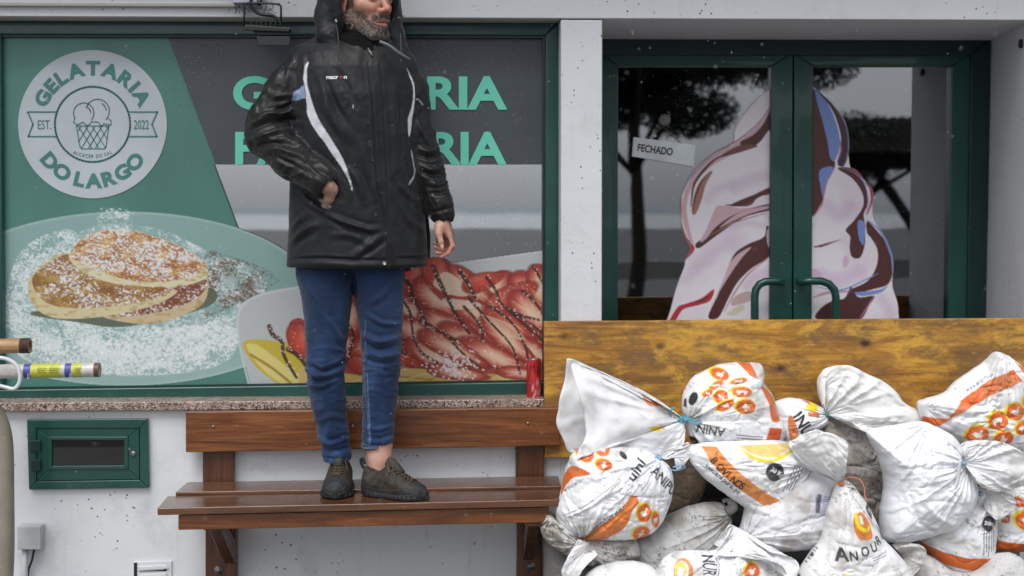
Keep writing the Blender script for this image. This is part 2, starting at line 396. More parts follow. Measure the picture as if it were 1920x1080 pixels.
def mat_wood(name, dark, mid, light, gloss=.3, knots=False, axis='X', gscale=1.0, patch=None, coat=0.0, vary=1.0):
    m, nt, b = nodes(name)
    st = {'X': (1.1, 14, 14), 'Z': (14, 14, 1.1)}[axis]
    co = objco(nt, tuple(s*gscale for s in st)); co2 = objco(nt)
    n1 = noise(nt, co, 2.2, 9, .62, 1.2)
    base = ramp(nt, n1, [(.28, L4(*dark)), (.5, L4(*mid)), (.72, L4(*light))])
    fine = noise(nt, objco(nt, tuple(s*gscale*(4 if s > 5 else 1) for s in st)), 3.4, 6, .7)
    fm = ramp(nt, fine, [(.35, (.45, .4, .36, 1)), (.62, (1, 1, 1, 1))])
    base = mixc(nt, .8*vary, base, fm, 'MULTIPLY')
    if patch:
        pn = noise(nt, objco(nt, (.7, 1, 1.5)), 5.5, 13, .76, .3)
        pm = ramp(nt, pn, [(.46, (0, 0, 0, 1)), (.57, (1, 1, 1, 1))])
        mu = N(nt, 'ShaderNodeMath', _operation='MULTIPLY'); nt.links.new(pm, mu.inputs[0]); mu.inputs[1].default_value = .80
        base = mixc(nt, mu.outputs[0], base, L4(*patch))
        yn = ramp(nt, noise(nt, objco(nt, (.7, 1, 1.9)), 7.0, 12, .76, .3), [(.50, (0, 0, 0, 1)), (.60, (1, 1, 1, 1))])
        mu2 = N(nt, 'ShaderNodeMath', _operation='MULTIPLY'); nt.links.new(yn, mu2.inputs[0]); mu2.inputs[1].default_value = .7
        base = mixc(nt, mu2.outputs[0], base, L4(*light))
    if knots:
        v = N(nt, 'ShaderNodeTexVoronoi', Scale=6.5); nt.links.new(objco(nt, (1, 1, 1.35)), v.inputs['Vector'])
        vs = nt.nodes.new('ShaderNodeSeparateColor'); nt.links.new(v.outputs['Color'], vs.inputs[0]); gt = ramp(nt, vs.outputs[0], [(.52, (0, 0, 0, 1)), (.56, (1, 1, 1, 1))])
        wob = noise(nt, co2, 40, 3); ad = N(nt, 'ShaderNodeMath', _operation='MULTIPLY_ADD'); nt.links.new(wob, ad.inputs[0]); ad.inputs[1].default_value = .05; nt.links.new(v.outputs['Distance'], ad.inputs[2])
        km = mixc(nt, 1.0, ramp(nt, ad.outputs[0], [(.07, (1, 1, 1, 1)), (.20, (0, 0, 0, 1))]), gt, 'MULTIPLY')
        base = mixc(nt, km, base, L4(58, 38, 22))
    nt.links.new(base, b.inputs['Base Color'])
    rr = ramp(nt, noise(nt, co2, 9, 4), [(.3, (gloss*.7,)*3+(1,)), (.7, (gloss*1.5,)*3+(1,))]); nt.links.new(rr, b.inputs['Roughness'])
    b.inputs['Coat Weight'].default_value = coat; b.inputs['Coat Roughness'].default_value = .12
    hair = noise(nt, objco(nt, tuple(s*gscale*(13 if s > 5 else 1.6) for s in st)), 3.4, 4, .7); hm = ramp(nt, hair, [(.38, (.62, .58, .54, 1)), (.55, (1, 1, 1, 1))])
    base = mixc(nt, .55*vary, base, hm, 'MULTIPLY'); nt.links.new(base, b.inputs['Base Color'])
    bump(nt, b, fine, .18, .003)
    return m
def mat_col(name, rough=.5, spec=.4, alpha=False, weave=0, wscale=600, bmp=0, bsc=60, sheen=0, coat=0, trans=0, sat=1.0):
    """colour comes from the print stored on the mesh; weave adds a fine thread bump"""
    m, nt, b = nodes(name); at = nt.nodes.new('ShaderNodeVertexColor'); at.layer_name = 'Col'; co = objco(nt)
    f = mixc(nt, noise(nt, co, 35, 5), (.93, .93, .93, 1), (1.0, 1.0, 1.0, 1)); c = mixc(nt, 1.0, at.outputs[0], f, 'MULTIPLY')
    nt.links.new(c, b.inputs['Base Color']); b.inputs['Roughness'].default_value = rough; b.inputs['Specular IOR Level'].default_value = spec
    b.inputs['Sheen Weight'].default_value = sheen; b.inputs['Coat Weight'].default_value = coat; b.inputs['Coat Roughness'].default_value = .15
    p = None
    if weave:
        w1 = N(nt, 'ShaderNodeTexWave', Scale=wscale, Distortion=.4); w1.bands_direction = 'X'; nt.links.new(co, w1.inputs[0])
        w2 = N(nt, 'ShaderNodeTexWave', Scale=wscale, Distortion=.4); w2.bands_direction = 'Z'; nt.links.new(co, w2.inputs[0])
        ad = N(nt, 'ShaderNodeMath', _operation='ADD'); nt.links.new(w1.outputs['Fac'], ad.inputs[0]); nt.links.new(w2.outputs['Fac'], ad.inputs[1])
        p = bump(nt, b, ad.outputs[0], weave, .0006)
    if bmp: p = bump(nt, b, noise(nt, co, bsc, 5, .6, .5), bmp, .004, p)
    if trans:
        tl = nt.nodes.new('ShaderNodeBsdfTranslucent'); nt.links.new(c, tl.inputs['Color'])
        ms = nt.nodes.new('ShaderNodeMixShader'); ms.inputs[0].default_value = trans
        nt.links.new(b.outputs[0], ms.inputs[1]); nt.links.new(tl.outputs[0], ms.inputs[2]); nt.links.new(ms.outputs[0], nt.nodes['Material Output'].inputs[0])
    if alpha:
        nt.links.new(at.outputs['Alpha'], b.inputs['Alpha'])
    return m
def mat_glass(name, refl=.30, tint=(200, 205, 208)):
    m, nt, b = nodes(name); nt.nodes.remove(b)
    gl = nt.nodes.new('ShaderNodeBsdfGlossy'); gl.inputs['Roughness'].default_value = .015; gl.inputs['Color'].default_value = (.95, .97, 1, 1)
    co = objco(nt); n = noise(nt, co, 1.6, 3); bp = nt.nodes.new('ShaderNodeBump'); bp.inputs['Strength'].default_value = .04; bp.inputs['Distance'].default_value = .01
    nt.links.new(n, bp.inputs['Height']); nt.links.new(bp.outputs[0], gl.inputs['Normal'])
    tr = nt.nodes.new('ShaderNodeBsdfTransparent'); tr.inputs[0].default_value = L4(*tint)
    fr = nt.nodes.new('ShaderNodeFresnel'); fr.inputs['IOR'].default_value = 1.5
    ad = N(nt, 'ShaderNodeMath', _operation='ADD'); nt.links.new(fr.outputs[0], ad.inputs[0]); ad.inputs[1].default_value = refl; ad.use_clamp = True
    ms = nt.nodes.new('ShaderNodeMixShader'); nt.links.new(ad.outputs[0], ms.inputs[0]); nt.links.new(tr.outputs[0], ms.inputs[1]); nt.links.new(gl.outputs[0], ms.inputs[2])
    nt.links.new(ms.outputs[0], nt.nodes['Material Output'].inputs[0]); return m
def mat_granite():
    m, nt, b = nodes('granite'); co = objco(nt)
    v = N(nt, 'ShaderNodeTexVoronoi', Scale=250.0); nt.links.new(co, v.inputs['Vector'])
    sep = nt.nodes.new('ShaderNodeSeparateColor'); nt.links.new(v.outputs['Color'], sep.inputs[0])
    c = ramp(nt, sep.outputs[0], [(0, L4(48, 42, 40)), (.22, L4(70, 62, 58)), (.26, L4(150, 120, 104)), (.6, L4(168, 140, 122)), (.65, L4(190, 178, 168)), (1, L4(205, 198, 190))], 'CONSTANT')
    c = mixc(nt, ramp(nt, noise(nt, co, 14, 5), [(.45, (0, 0, 0, 1)), (.75, (.6, .6, .6, 1))]), c, L4(92, 78, 66))
    nt.links.new(c, b.inputs['Base Color']); b.inputs['Roughness'].default_value = .35; return m
# ================================================================== THE PLACE
M = {}
M['white'] = mat_plaster('white_plaster', (222, 224, 228), 1.0)
M['white_clean'] = mat_plaster('white_paint', (214, 216, 220), .55, True)
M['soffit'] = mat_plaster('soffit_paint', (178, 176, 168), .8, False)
M['green'] = simple('green_metal', (24, 74, 66), .28, .0, .14, 5, .03, .5, 300, .3)
M['green_dark'] = simple('dark_green_metal', (14, 46, 44), .4, 0, .1, 8, .03)
M['granite'] = mat_granite()
M['dark'] = simple('dark_interior', (38, 36, 36), .8, 0, .3, 3, 0)
M['black'] = simple('black_plastic', (22, 23, 25), .45, 0, .2, 30, .1)
M['glass'] = mat_glass('window_glass', .36)
M['glass_door'] = mat_glass('door_glass', .17)
M['glass_box'] = mat_glass('cabinet_glass', .02, (150, 140, 130))
M['teal'] = simple('teal_letters', (108, 210, 186), .5, 0, .04, 4, 0)
M['logo'] = simple('logo_green', (62, 122, 112), .5, 0, .05, 4, 0)
M['steel'] = simple('galvanised_steel', (150, 150, 148), .35, .8, .15, 60, .05)
M['benchwood'] = mat_wood('varnished_bench_wood', (74, 38, 16), (124, 72, 34), (156, 98, 52), .28, gscale=1.0, coat=.25, vary=.9)
M['benchseat'] = mat_wood('wet_seat_wood', (70, 42, 26), (100, 64, 42), (122, 82, 56), .2, gscale=1.0, coat=.5, vary=.7)
M['benchpost'] = mat_wood('bench_post_wood', (62, 34, 16), (94, 54, 28), (116, 70, 38), .32, axis='Z', coat=.15)
M['board'] = mat_wood('yellow_pine_board', (118, 76, 34), (178, 124, 50), (218, 168, 64), .45, knots=True, gscale=.8, patch=(112, 86, 54), vary=.65)
M['paving'] = simple('wet_paving', (112, 110, 106), .25, 0, .25, 3, .3, .5, 20)
M['asphalt'] = simple('wet_road', (46, 47, 48), .6, 0, .25, 3, .3, .5, 30)

# ---- ground, quay and river (the glass mirrors what lies behind the camera)
def sheet(name, x0, x1, y0, y1, z, mat):
    return tag(MB().add([(x0, y0, z), (x1, y0, z), (x1, y1, z), (x0, y1, z)], [(0, 1, 2, 3)]).build(name, mat), kind='structure')
sheet('ground', -400, 400, -95, 3.2, 0.0, M['asphalt'])
sheet('pavement', -30, 30, -3.4, -0.02, 0.004, M['paving'])
m, nt, b = nodes('river_water'); co = objco(nt); b.inputs['Base Color'].default_value = L4(206, 210, 214); b.inputs['Roughness'].default_value = .12; bump(nt, b, noise(nt, co, .8, 4), .25, .05)
sheet('river', -400, 400, -400, -95, -0.02, m)
m, nt, b = nodes('far_bank'); b.inputs['Base Color'].default_value = L4(150, 158, 160); b.inputs['Roughness'].default_value = 1  # pale grey puts distance haze into the bank's colour
bank = MB(); xs = np.linspace(-380, 380, 90); hh = .6+2.2*fbm2(xs*.03, xs*0, 4, 5)
for i in range(89): bank.hexa([(xs[i], -360, -.1), (xs[i+1], -360, -.1), (xs[i+1], -380, hh[i+1]), (xs[i], -380, hh[i]), (xs[i], -400, -.1), (xs[i+1], -400, -.1), (xs[i+1], -399, .0), (xs[i], -399, .0)])
tag(bank.build('far_bank', m), kind='structure')

# ---- the shop building
B = empty('shop_building', (0, 0.3, 0), 'white shop building with a green framed poster window and a recessed green double door', 'building')
YW, YD = 0.0, 0.62            # facade plane, door plane
YF = 0.10                      # window frame plane
def zx(px, py, y): p = U(px, py, y); return p[0], p[2]
zlint = zx(560, 33, YW)[1]; xpl0 = zx(1051, 400, YW)[0]; xpl1 = zx(1129, 300, YW)[0]; zsill = zx(560, 762, YW)[1]
xD1 = zx(1856, 330, YD)[0]; xD0 = zx(1131, 330, YD)[0]-.03
# lower wall, pillar, lintel
MB().box(-4.2, xpl0, YW, .30, -.05, zsill-.01).build('lower_wall', M['white'], B)
MB().box(xpl0, xpl1, YW-.003, .75, -.05, zlint-.004).build('pillar', M['white_clean'], B, bevel=.006)
MB().box(-4.2, 5.2, YW-.006, .9, zlint, 3.4).build('lintel_wall', M['white_clean'], B, bevel=.004)
# slim projecting moulding at the far left top, running behind the floodlight
zc0, zc1 = zx(100, 12, -.02)[1], zx(100, 2, -.02)[1]
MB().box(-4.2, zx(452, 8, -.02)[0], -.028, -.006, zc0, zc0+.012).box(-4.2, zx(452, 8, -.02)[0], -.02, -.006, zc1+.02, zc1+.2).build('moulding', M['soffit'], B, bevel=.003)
# recess round the door: soffit, splayed right reveal, left reveal is the pillar's side
zdt = zx(1490, 72, YD)[1]
V = [(xpl1, YW, zlint), (5.2, YW, zlint), (5.2, YD+.1, zdt), (xpl1, YD+.1, zdt), (xpl1, YW, zlint+.02), (5.2, YW, zlint+.02), (5.2, YD+.1, zdt+.3), (xpl1, YD+.1, zdt+.3)]
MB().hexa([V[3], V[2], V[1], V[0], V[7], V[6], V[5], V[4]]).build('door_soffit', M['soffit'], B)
xr = zx(1925, 300, YW)[0]
MB().add([(xr, YW-.002, -.05), (xD1, YD, -.05), (xD1, YD+.12, -.05), (5.2, YD+.12, -.05), (5.2, YW-.002, -.05),
          (xr, YW-.002, zlint-.002), (xD1, YD, zdt), (xD1, YD+.12, zdt), (5.2, YD+.12, zdt), (5.2, YW-.002, zlint-.002)],
         [(0, 5, 6, 1), (1, 6, 7, 2), (2, 7, 8, 3), (3, 8, 9, 4), (4, 9, 5, 0), (5, 9, 8, 7, 6), (0, 1, 2, 3, 4)]).build('right_reveal', M['white_clean'], B)
MB().box(-4.2, 5.2, -.42, -.007, 2.72, 2.86).build('shade_eave', M['soffit'], B, bevel=.01)  # overhang out of view, added to darken the top of the front
# thin window reveal strips
zft = zx(560, 40.5, YF)[1]
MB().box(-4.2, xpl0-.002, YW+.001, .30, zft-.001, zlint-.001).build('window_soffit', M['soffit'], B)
# interior: dark room behind both glazed openings
room = MB(); room.box(-4.2, 5.2, 3.0, 3.1, -.05, 3.3); room.box(-4.3, -4.2, .2, 3.1, -.05, 3.3); room.box(5.2, 5.3, .2, 3.1, -.05, 3.3); room.box(-4.2, 5.2, .75, 3.0, 2.6, 2.7)
room.build('back_room', M['dark'], B)
MB().box(-4.2, 5.2, .76, 3.0, 0.002, .01).build('room_floor', M['dark'], B)


MB().box(-4.2, zx(-2, 400, YF)[0]-.085, YW+.001, .30, zsill-.009, zlint-.001).build('left_wall', M['white_clean'], B)
# ---- poster window
Wd = empty('poster_window', (xpl0-1, YF, zsill)); Wd.parent = B; Wd.matrix_parent_inverse = Matrix.Translation(B.location).inverted()
def frame_member(q, yf, yb, nm='frame', mat='green', mb=None): return slab(nm, q, yf, yb, M[mat], None, mb=mb)
fm = MB()
slab('', [(-60, 38), (1048, 41), (1022.5, 66), (-60, 64)], YF, .2, None, mb=fm)
slab('', [(1048, 41), (1047, 746), (1021, 716), (1022.5, 66)], YF, .2, None, mb=fm)
slab('', [(-60, 732), (1021, 716), (1047, 746), (-60, 757)], YF, .2, None, mb=fm)
slab('', [(-60, 60), (1.5, 62), (6, 722), (-60, 735)], YF+.002, .2, None, mb=fm)
fo = fm.build('frame', M['green'], Wd, bevel=.005)
gb = MB()   # glazing bead, a darker step inside the frame
slab('', [(2, 64), (1022, 66.5), (1018, 71), (5, 69)], YF+.014, .2, None, mb=gb)
slab('', [(1022, 66.5), (1021, 716.5), (1017, 713), (1018, 71)], YF+.014, .2, None, mb=gb)
slab('', [(5, 727), (1017, 713), (1021, 717), (5, 733)], YF+.014, .2, None, mb=gb)
gb.build('glazing_bead', M['green_dark'], Wd)
YG = .135
slab('pane', [(-40, 55), (1030, 58), (1030, 722), (-40, 740)], YG+.012, YG+.02, M['glass'], Wd)

# ---- the printed film on the window
def sugar(cv, P, dens, seed, cols=((232, 236, 238), (214, 222, 224)), sc=.34, sm=8, size=.5):
    P = spline(P, sm); sl = cv.box(P[:, 0].min(), P[:, 1].min(), P[:, 0].max(), P[:, 1].max()); m = cv.pmask(P, sl)
    X, Y = cv.X[sl], cv.Y[sl]
    n = fbm2(X*sc, Y*sc*1.25, 3, seed); d = fbm2(X*.03, Y*.045, 3, seed+9)
    k = smooth(1-dens-.09, 1-dens+.11, n*.62+d*.38)*m*.94
    c = np.where((vn2(X*.5, Y*.5, seed+4) > .5)[..., None], np.array(cols[0], float), np.array(cols[1], float))
    cv.blend(k, c, sl)
def art():
    cv = Canvas(-20, 60, 1030, 735, 2, (80, 84, 90), 0)
    # upper glass: its dark reflection painted as flat grey on the film
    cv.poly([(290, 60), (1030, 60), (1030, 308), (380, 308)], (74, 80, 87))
    cv.poly([(-20, 60), (311, 60), (446, 420), (620, 735), (-20, 735)], (78, 128, 119))
    sl = (slice(None), slice(None)); g = fbm2(cv.X*.01, cv.Y*.006, 4, 3)[..., None]
    msk = (cv.A[..., 3:] > .5)
    cv.A[..., :3] *= np.where(msk, .90+.2*g, 1)
    # first plate
    e = ((cv.X-235)/360)**2+((cv.Y-560)/163)**2
    cv.blend((e < 1)*1.0, (136, 170, 167)); 
    cv.blend(smooth(.93, 1.0, e)*(e < 1)*.55, (186, 205, 203)); cv.blend((e < .93)*(1-smooth(.0, .93, e))*.35, (120, 158, 152))
    cv.blend(((e > 1) & (e < 1.03) & (cv.Y > 600))*.5, (60, 110, 104))
    cv.blend((e < 1)*smooth(600, 700, cv.Y)*.22, (200, 212, 214))
    ring = [(20, 560), (60, 490), (130, 445), (200, 420), (300, 430), (390, 470), (470, 500), (500, 540), (450, 590), (410, 640), (340, 670), (240, 700), (120, 690), (30, 640)]
    rs_ = spline(ring, 8); slr = cv.box(rs_[:, 0].min(), rs_[:, 1].min(), rs_[:, 0].max(), rs_[:, 1].max()); cv.blend(cv.pmask(rs_, slr)*smooth(.42, .68, fbm2(cv.X[slr]*.035, cv.Y[slr]*.05, 4, 77))*.42, (204, 216, 218), slr)
    sugar(cv, ring, .42, 11); sugar(cv, [(10, 560), (40, 470), (120, 430), (150, 460), (100, 560), (200, 610), (300, 620), (440, 600), (420, 680), (250, 705), (60, 680), (10, 620)], .475, 21)
    sugar(cv, ring, .39, 31, ((226, 232, 234), (206, 218, 220)), .16)
    sugar(cv, [(100, 640), (400, 610), (450, 640), (300, 690), (120, 680)], .47, 25, sc=.15)
    sugar(cv, [(385, 480), (430, 480), (520, 515), (500, 545), (400, 590), (370, 600)], .45, 41, ((120, 92, 78), (96, 74, 62)), .4)
    sugar(cv, [(190, 390), (260, 400), (250, 430), (190, 430)], .40, 51, sc=.3)
    # shadow under, then pancakes from back to front
    cv.poly([(60, 585), (150, 605), (240, 612), (390, 575), (395, 540), (300, 560)], (84, 92, 74), 8, .85)
    def pancake(rim, top, rimc, topc, topd, seed, powder):
        cv.poly(rim, rimc, 8)
        P = spline(rim, 8); sl = cv.box(P[:, 0].min(), P[:, 1].min(), P[:, 0].max(), P[:, 1].max()); m = cv.pmask(P, sl)
        cv.blend(m*smooth(.5, .8, fbm2(cv.X[sl]*.08, cv.Y[sl]*.2, 4, seed))*.5, (150, 120, 60), sl)
        P = spline(top, 8); sl = cv.box(P[:, 0].min(), P[:, 1].min(), P[:, 0].max(), P[:, 1].max()); m = cv.pmask(P, sl)
        X, Y = cv.X[sl], cv.Y[sl]; n = fbm2(X*.05, Y*.09, 5, seed+1)[..., None]
        cv.blend(m*1., np.array(topc, float)*(1-smooth(.35, .65, n))+np.array(topd, float)*smooth(.35, .65, n), sl)
        k = smooth(.0, .06, fbm2(X*.28, Y*.4, 3, seed+5)*.6+fbm2(X*.03, Y*.05, 3, seed+6)*.4-(1-powder))*m
        cv.blend(k*.95, (226, 228, 232), sl)
        k = smooth(.0, .05, fbm2(X*.4, Y*.6, 3, seed+8)*.7+fbm2(X*.02, Y*.04, 2, seed+2)*.3-.60)*m
        cv.blend(k*.7, (128, 72, 44), sl)
    pancake([(192, 592), (230, 570), (300, 552), (335, 530), (385, 522), (390, 545), (378, 572), (340, 592), (290, 607), (240, 605)],
            [(200, 590), (235, 570), (300, 552), (340, 533), (384, 524), (386, 540), (365, 562), (320, 580), (270, 590), (225, 593)], (200, 180, 146), (140, 82, 52), (120, 64, 44), 61, .50)
    pancake([(53, 545), (57, 520), (85, 492), (125, 474), (170, 500), (240, 530), (325, 542), (322, 556), (280, 575), (205, 592), (130, 598), (88, 592), (60, 570)],
            [(60, 530), (75, 505), (128, 476), (170, 500), (240, 530), (322, 541), (300, 558), (230, 572), (140, 578), (85, 566)], (208, 196, 156), (176, 142, 82), (146, 104, 52), 71, .47)
    pancake([(129, 482), (145, 455), (175, 437), (215, 430), (262, 435), (330, 458), (372, 482), (388, 503), (386, 522), (340, 536), (262, 537), (195, 527), (152, 507)],
            [(131, 478), (148, 455), (178, 438), (215, 431), (262, 436), (330, 459), (372, 484), (386, 504), (340, 524), (262, 528), (200, 514), (155, 495)], (216, 208, 174), (206, 166, 104), (176, 118, 66), 81, .535)
    # second plate
    P2 = [(443, 605), (452, 572), (485, 552), (560, 538), (700, 520), (850, 493), (1030, 468), (1030, 740), (474, 740), (455, 660)]
    cv.poly(P2, (184, 188, 190), 0); cv.stroke([(470, 735), (450, 650), (445, 605), (456, 572), (490, 552), (570, 537), (700, 520), (850, 494), (1030, 469)], 4, (206, 210, 212), .8)
    cv.poly([(455, 645), (475, 636), (520, 640), (600, 655), (660, 690), (690, 735), (560, 735), (500, 705), (470, 675)], (196, 176, 62), 6)
    cv.poly([(462, 650), (485, 648), (540, 690), (590, 735), (560, 735), (500, 700)], (222, 210, 140), 6, .8)
    cv.stroke([(470, 665), (510, 690), (545, 718)], 5, (150, 120, 40), .8)
    cv.poly([(560, 690), (1030, 670), (1030, 740), (560, 740)], (206, 176, 104), 0)
    for i in range(9): cv.stroke([(600+i*50, 722-i*1.5), (650+i*50, 700+8*math.sin(i)), (720+i*45, 712)], 3, (226, 206, 150) if i % 2 else (168, 124, 66), .7)
    body = [(542, 612), (560, 596), (590, 605), (640, 560), (700, 520), (750, 500), (790, 488), (830, 485), (862, 505), (905, 515), (945, 506), (965, 520), (985, 535), (1012, 508), (1040, 512), (1040, 690), (900, 700), (760, 690), (690, 705), (620, 690), (575, 660)]
    cv.poly(body, (158, 70, 58), 5)
    rng = random.Random(5)
    def berry(cx, cy, L, W, ang, cut=True, s=1.0):
        a = math.radians(ang); sl = cv.box(cx-L, cy-L, cx+L, cy+L); X = cv.X[sl]-cx; Y = cv.Y[sl]-cy
        u = (X*math.cos(a)+Y*math.sin(a))/L; v = (-X*math.sin(a)+Y*math.cos(a))/(W*(1-.28*np.clip(u, -1, 1)))
        d = np.sqrt(u*u+v*v); m = (1-smooth(.94, 1.02, d)); st = fbm2(np.arctan2(v, u)*5+3, d*1.2, 3, rng.randint(0, 99))
        red = np.array((190, 72, 60.))*(.80+.3*(1-d[..., None])); 
        if cut:
            k = (1-smooth(.28, .92, d+(.40*(st-.5))))[..., None]; c = red*(1-k)+np.array((224, 176, 152.))*k
            k2 = (1-smooth(.1, .42, d))[..., None]; c = c*(1-k2*.7)+np.array((230, 206, 176.))*k2*.7
        else:
            c = red*1.02; seeds = (vn2(X*.35, Y*.35, rng.randint(0, 99)) > .86); c = c+seeds[..., None]*np.array((50, 50, 20.))
            hl = np.exp(-((u+.2)**2*3+(v+.45)**2*9))[..., None]; c = c*(1-.3*hl)+np.array((240, 190, 175.))*.3*hl
        cv.blend(m, np.array((84, 22, 22.)), sl) if False else None
        cv.blend((1-smooth(.98, 1.12, d))*.6, (98, 32, 28), sl); cv.blend(m, c, sl)
    berry(560, 640, 36, 20, 78, False); berry(640, 640, 40, 24, 60); berry(655, 590, 45, 26, 70); berry(600, 690, 30, 16, 20)
    rows = [(690, 560, 60, 26, 55), (735, 540, 50, 24, 75), (770, 520, 46, 24, 80), (925, 540, 44, 26, -40), (985, 545, 40, 24, 60), (1012, 540, 46, 22, 80),
            (880, 540, 62, 26, 35), (960, 560, 55, 26, -30), (820, 560, 55, 26, 38), (765, 580, 50, 22, 30), (1000, 590, 60, 24, 42), (900, 590, 66, 22, 30),
            (960, 620, 66, 22, 35), (780, 620, 60, 22, 15), (840, 610, 60, 20, 20), (880, 640, 66, 20, 28), (700, 640, 50, 22, -30), (740, 660, 62, 20, 25),
            (820, 670, 70, 20, 24), (930, 670, 80, 20, 24), (1000, 660, 50, 20, 30), (860, 700, 60, 13, 8), (700, 690, 50, 16, 14), (980, 700, 50, 12, 5)]
    for i, r in enumerate(rows): berry(*r, cut=(i % 5 != 2))
    berry(822, 522, 46, 24, 68, False); cv.poly([(838, 510), (880, 545), (868, 556), (832, 548), (812, 530)], (226, 206, 182), 6, .9)
    berry(905, 528, 40, 17, -18, False); berry(955, 640, 70, 18, 40); berry(850, 655, 74, 19, 26)
    cv.poly([(830, 560), (890, 566), (900, 575), (850, 580)], (228, 214, 196), 6, .8); cv.poly([(905, 590), (960, 610), (985, 640), (930, 620)], (224, 200, 170), 6, .7)
    # cream gaps and chocolate drizzle
    for i in range(12):
        x = 660+rng.random()*350; y = 520+rng.random()*165; a = .55+rng.random()*.3
        cv.stroke([(x, y), (x+18*math.cos(a), y+18*math.sin(a)+3), (x+36*math.cos(a), y+36*math.sin(a))], rng.uniform(2, 6), (222, 186, 148), .5, taper=True)
    choc = (70, 44, 34)
    dr = [[(505, 612), (512, 628), (528, 640), (532, 665), (545, 690), (556, 708)], [(540, 655), (560, 668), (575, 690)], [(742, 505), (765, 530), (775, 560), (790, 585), (800, 610)],
          [(812, 500), (825, 530), (840, 560), (855, 590), (880, 625)], [(862, 510), (878, 532), (892, 560)], [(912, 520), (930, 545), (940, 570), (975, 590), (1010, 600)],
          [(755, 560), (770, 590), (775, 630), (790, 660), (820, 680)], [(870, 575), (900, 610), (905, 640)], [(920, 575), (960, 605), (985, 650), (990, 680)], [(940, 570), (985, 610), (1020, 640)],
          [(955, 580), (1020, 625)], [(690, 585), (720, 600), (735, 640), (760, 665)], [(980, 545), (1005, 570), (1025, 600)], [(835, 625), (860, 655), (900, 690)], [(1000, 500), (1015, 525), (1025, 545)],
          [(645, 600), (662, 625), (655, 665), (640, 700)], [(880, 560), (915, 600), (960, 650), (975, 700)], [(790, 600), (830, 625), (860, 640)], [(720, 520), (745, 545), (752, 590)]]
    for i, d in enumerate(dr): cv.stroke(d, [9 if i < 5 else 6, 7 if i < 5 else 4, 5], choc, .88)
    for d in dr:
        q = spline(d, 14, False)
        for k in range(0, len(q), 2):
            if rng.random() < .62: cv.ell(q[k][0]+rng.uniform(-5, 5), q[k][1]+rng.uniform(-5, 5), rng.uniform(.8, 1.9), rng.uniform(.8, 1.7), (226, 216, 214), soft=.3)
    for i in range(150):
        x = 800+rng.gauss(50, 26); y = 690+rng.gauss(-6, 14); 
        if y < 722: cv.ell(x, y, 2.2, 1.8, (232, 226, 228), soft=.3)
    for i in range(240): cv.ell(rng.uniform(690, 1020), rng.uniform(530, 700), 1.1, 1.0, (228, 218, 216), soft=.3, a=.8)
    # keep the glazed gap clear: above the plates' edges and below the painted dark reflection
    arc1 = 560-163*np.sqrt(np.clip(1-((cv.X-235)/360)**2, 0, 1)); line2 = np.interp(cv.X, [443, 480, 560, 700, 850, 1030], [580, 553, 538, 520, 493, 468])
    gx = 311+(cv.Y-68)*(134/357)
    bt = np.array(spline([(770, 520), (790, 488), (830, 484), (862, 503), (905, 513)], 6, False)); lb = np.interp(cv.X, bt[:, 0], bt[:, 1], left=999, right=999)
    gap = (cv.Y > 308) & (cv.X > gx) & (cv.Y < np.minimum(arc1, 700)) & (cv.Y < np.minimum(line2, lb))
    cv.A[..., 3] = np.where(gap, 0, 1); 
    # faint print mesh
    g2 = .97+.03*np.sin(cv.X*2.0)*np.sin(cv.Y*2.0); cv.A[..., :3] *= g2[..., None]
    return cv
M['film'] = mat_col('printed_film', .45, .35, alpha=True, coat=.25)
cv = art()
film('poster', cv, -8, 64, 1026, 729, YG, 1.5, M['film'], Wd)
YL = YG-.003
flat_text('lettering', 'GELATARIA', 437, 203, 58.5, YL, M['teal'], Wd, bold=.032, width=514)
flat_text('lettering', 'PASTELARIA', 441, 306, 57.5, YL, M['teal'], Wd, bold=.032, width=509)
# ---- round logo
disc = MB(); P = circ(173.5, 233, 139.5, 139, n=97)[:-1]; W0 = U(P[:, 0], P[:, 1], YG-.0015); W1 = W0.copy(); W1[:, 1] -= .0012; n = len(P)
disc.add(np.concatenate([W0, W1]), [tuple(range(n, 2*n))[::-1]]+[(i, (i+1) % n, (i+1) % n+n, i+n) for i in range(n)])
LG = disc.build('round_logo', simple('logo_paper', (182, 190, 196), .5, 0, .05, 6, 0), Wd)
gm = M['logo']; YQ = YG-.0032
flat_text('logo_lettering', 'GELATARIA', 0, 0, 25, YQ, gm, Wd, bold=.045, sx=1.12, arc=(173.5, 233, 93, -71, 71, False))
flat_text('logo_lettering', 'DO LARGO', 0, 0, 25, YQ, gm, Wd, bold=.045, sx=1.12, arc=(173.5, 233, 118, 242-5, 118+5, True))
flat_text('logo_lettering', 'ALCACER DO SAL', 0, 0, 6.5, YQ, gm, Wd, arc=(173.5, 210, 86, 206, 154, True), sx=.8)
flat_text('logo_lettering', 'EST.', 71, 242, 17, YQ, gm, Wd, sx=.62, width=25)
flat_text('logo_lettering', '2022', 251, 242, 17, YQ, gm, Wd, sx=.62, width=28)
flat_lines('logo_drawing', [circ(173.5, 233, 70.5, n=73)], 3.4, YQ, gm, Wd)
rb = [[(104, 210), (52, 210), (62, 233), (53, 256), (104, 256)], [(243, 210), (295, 210), (285, 233), (294, 256), (243, 256)]]
cone = [circ(157, 212, 19, a0=150, a1=400, n=24), circ(183, 208, 22, a0=-165, a1=45, n=24), [(140, 221), (138, 230), (146, 234), (155, 229), (165, 236), (172, 228), (184, 229), (190, 237), (195, 232), (208, 234), (208, 226), (203, 222)],
        [(143, 236), (150, 275), (153, 279), (196, 279), (199, 275), (204, 236), (143, 236)], circ(157, 212, 13, a0=-60, a1=-5, n=8), circ(183, 208, 16, a0=-60, a1=-5, n=8)]
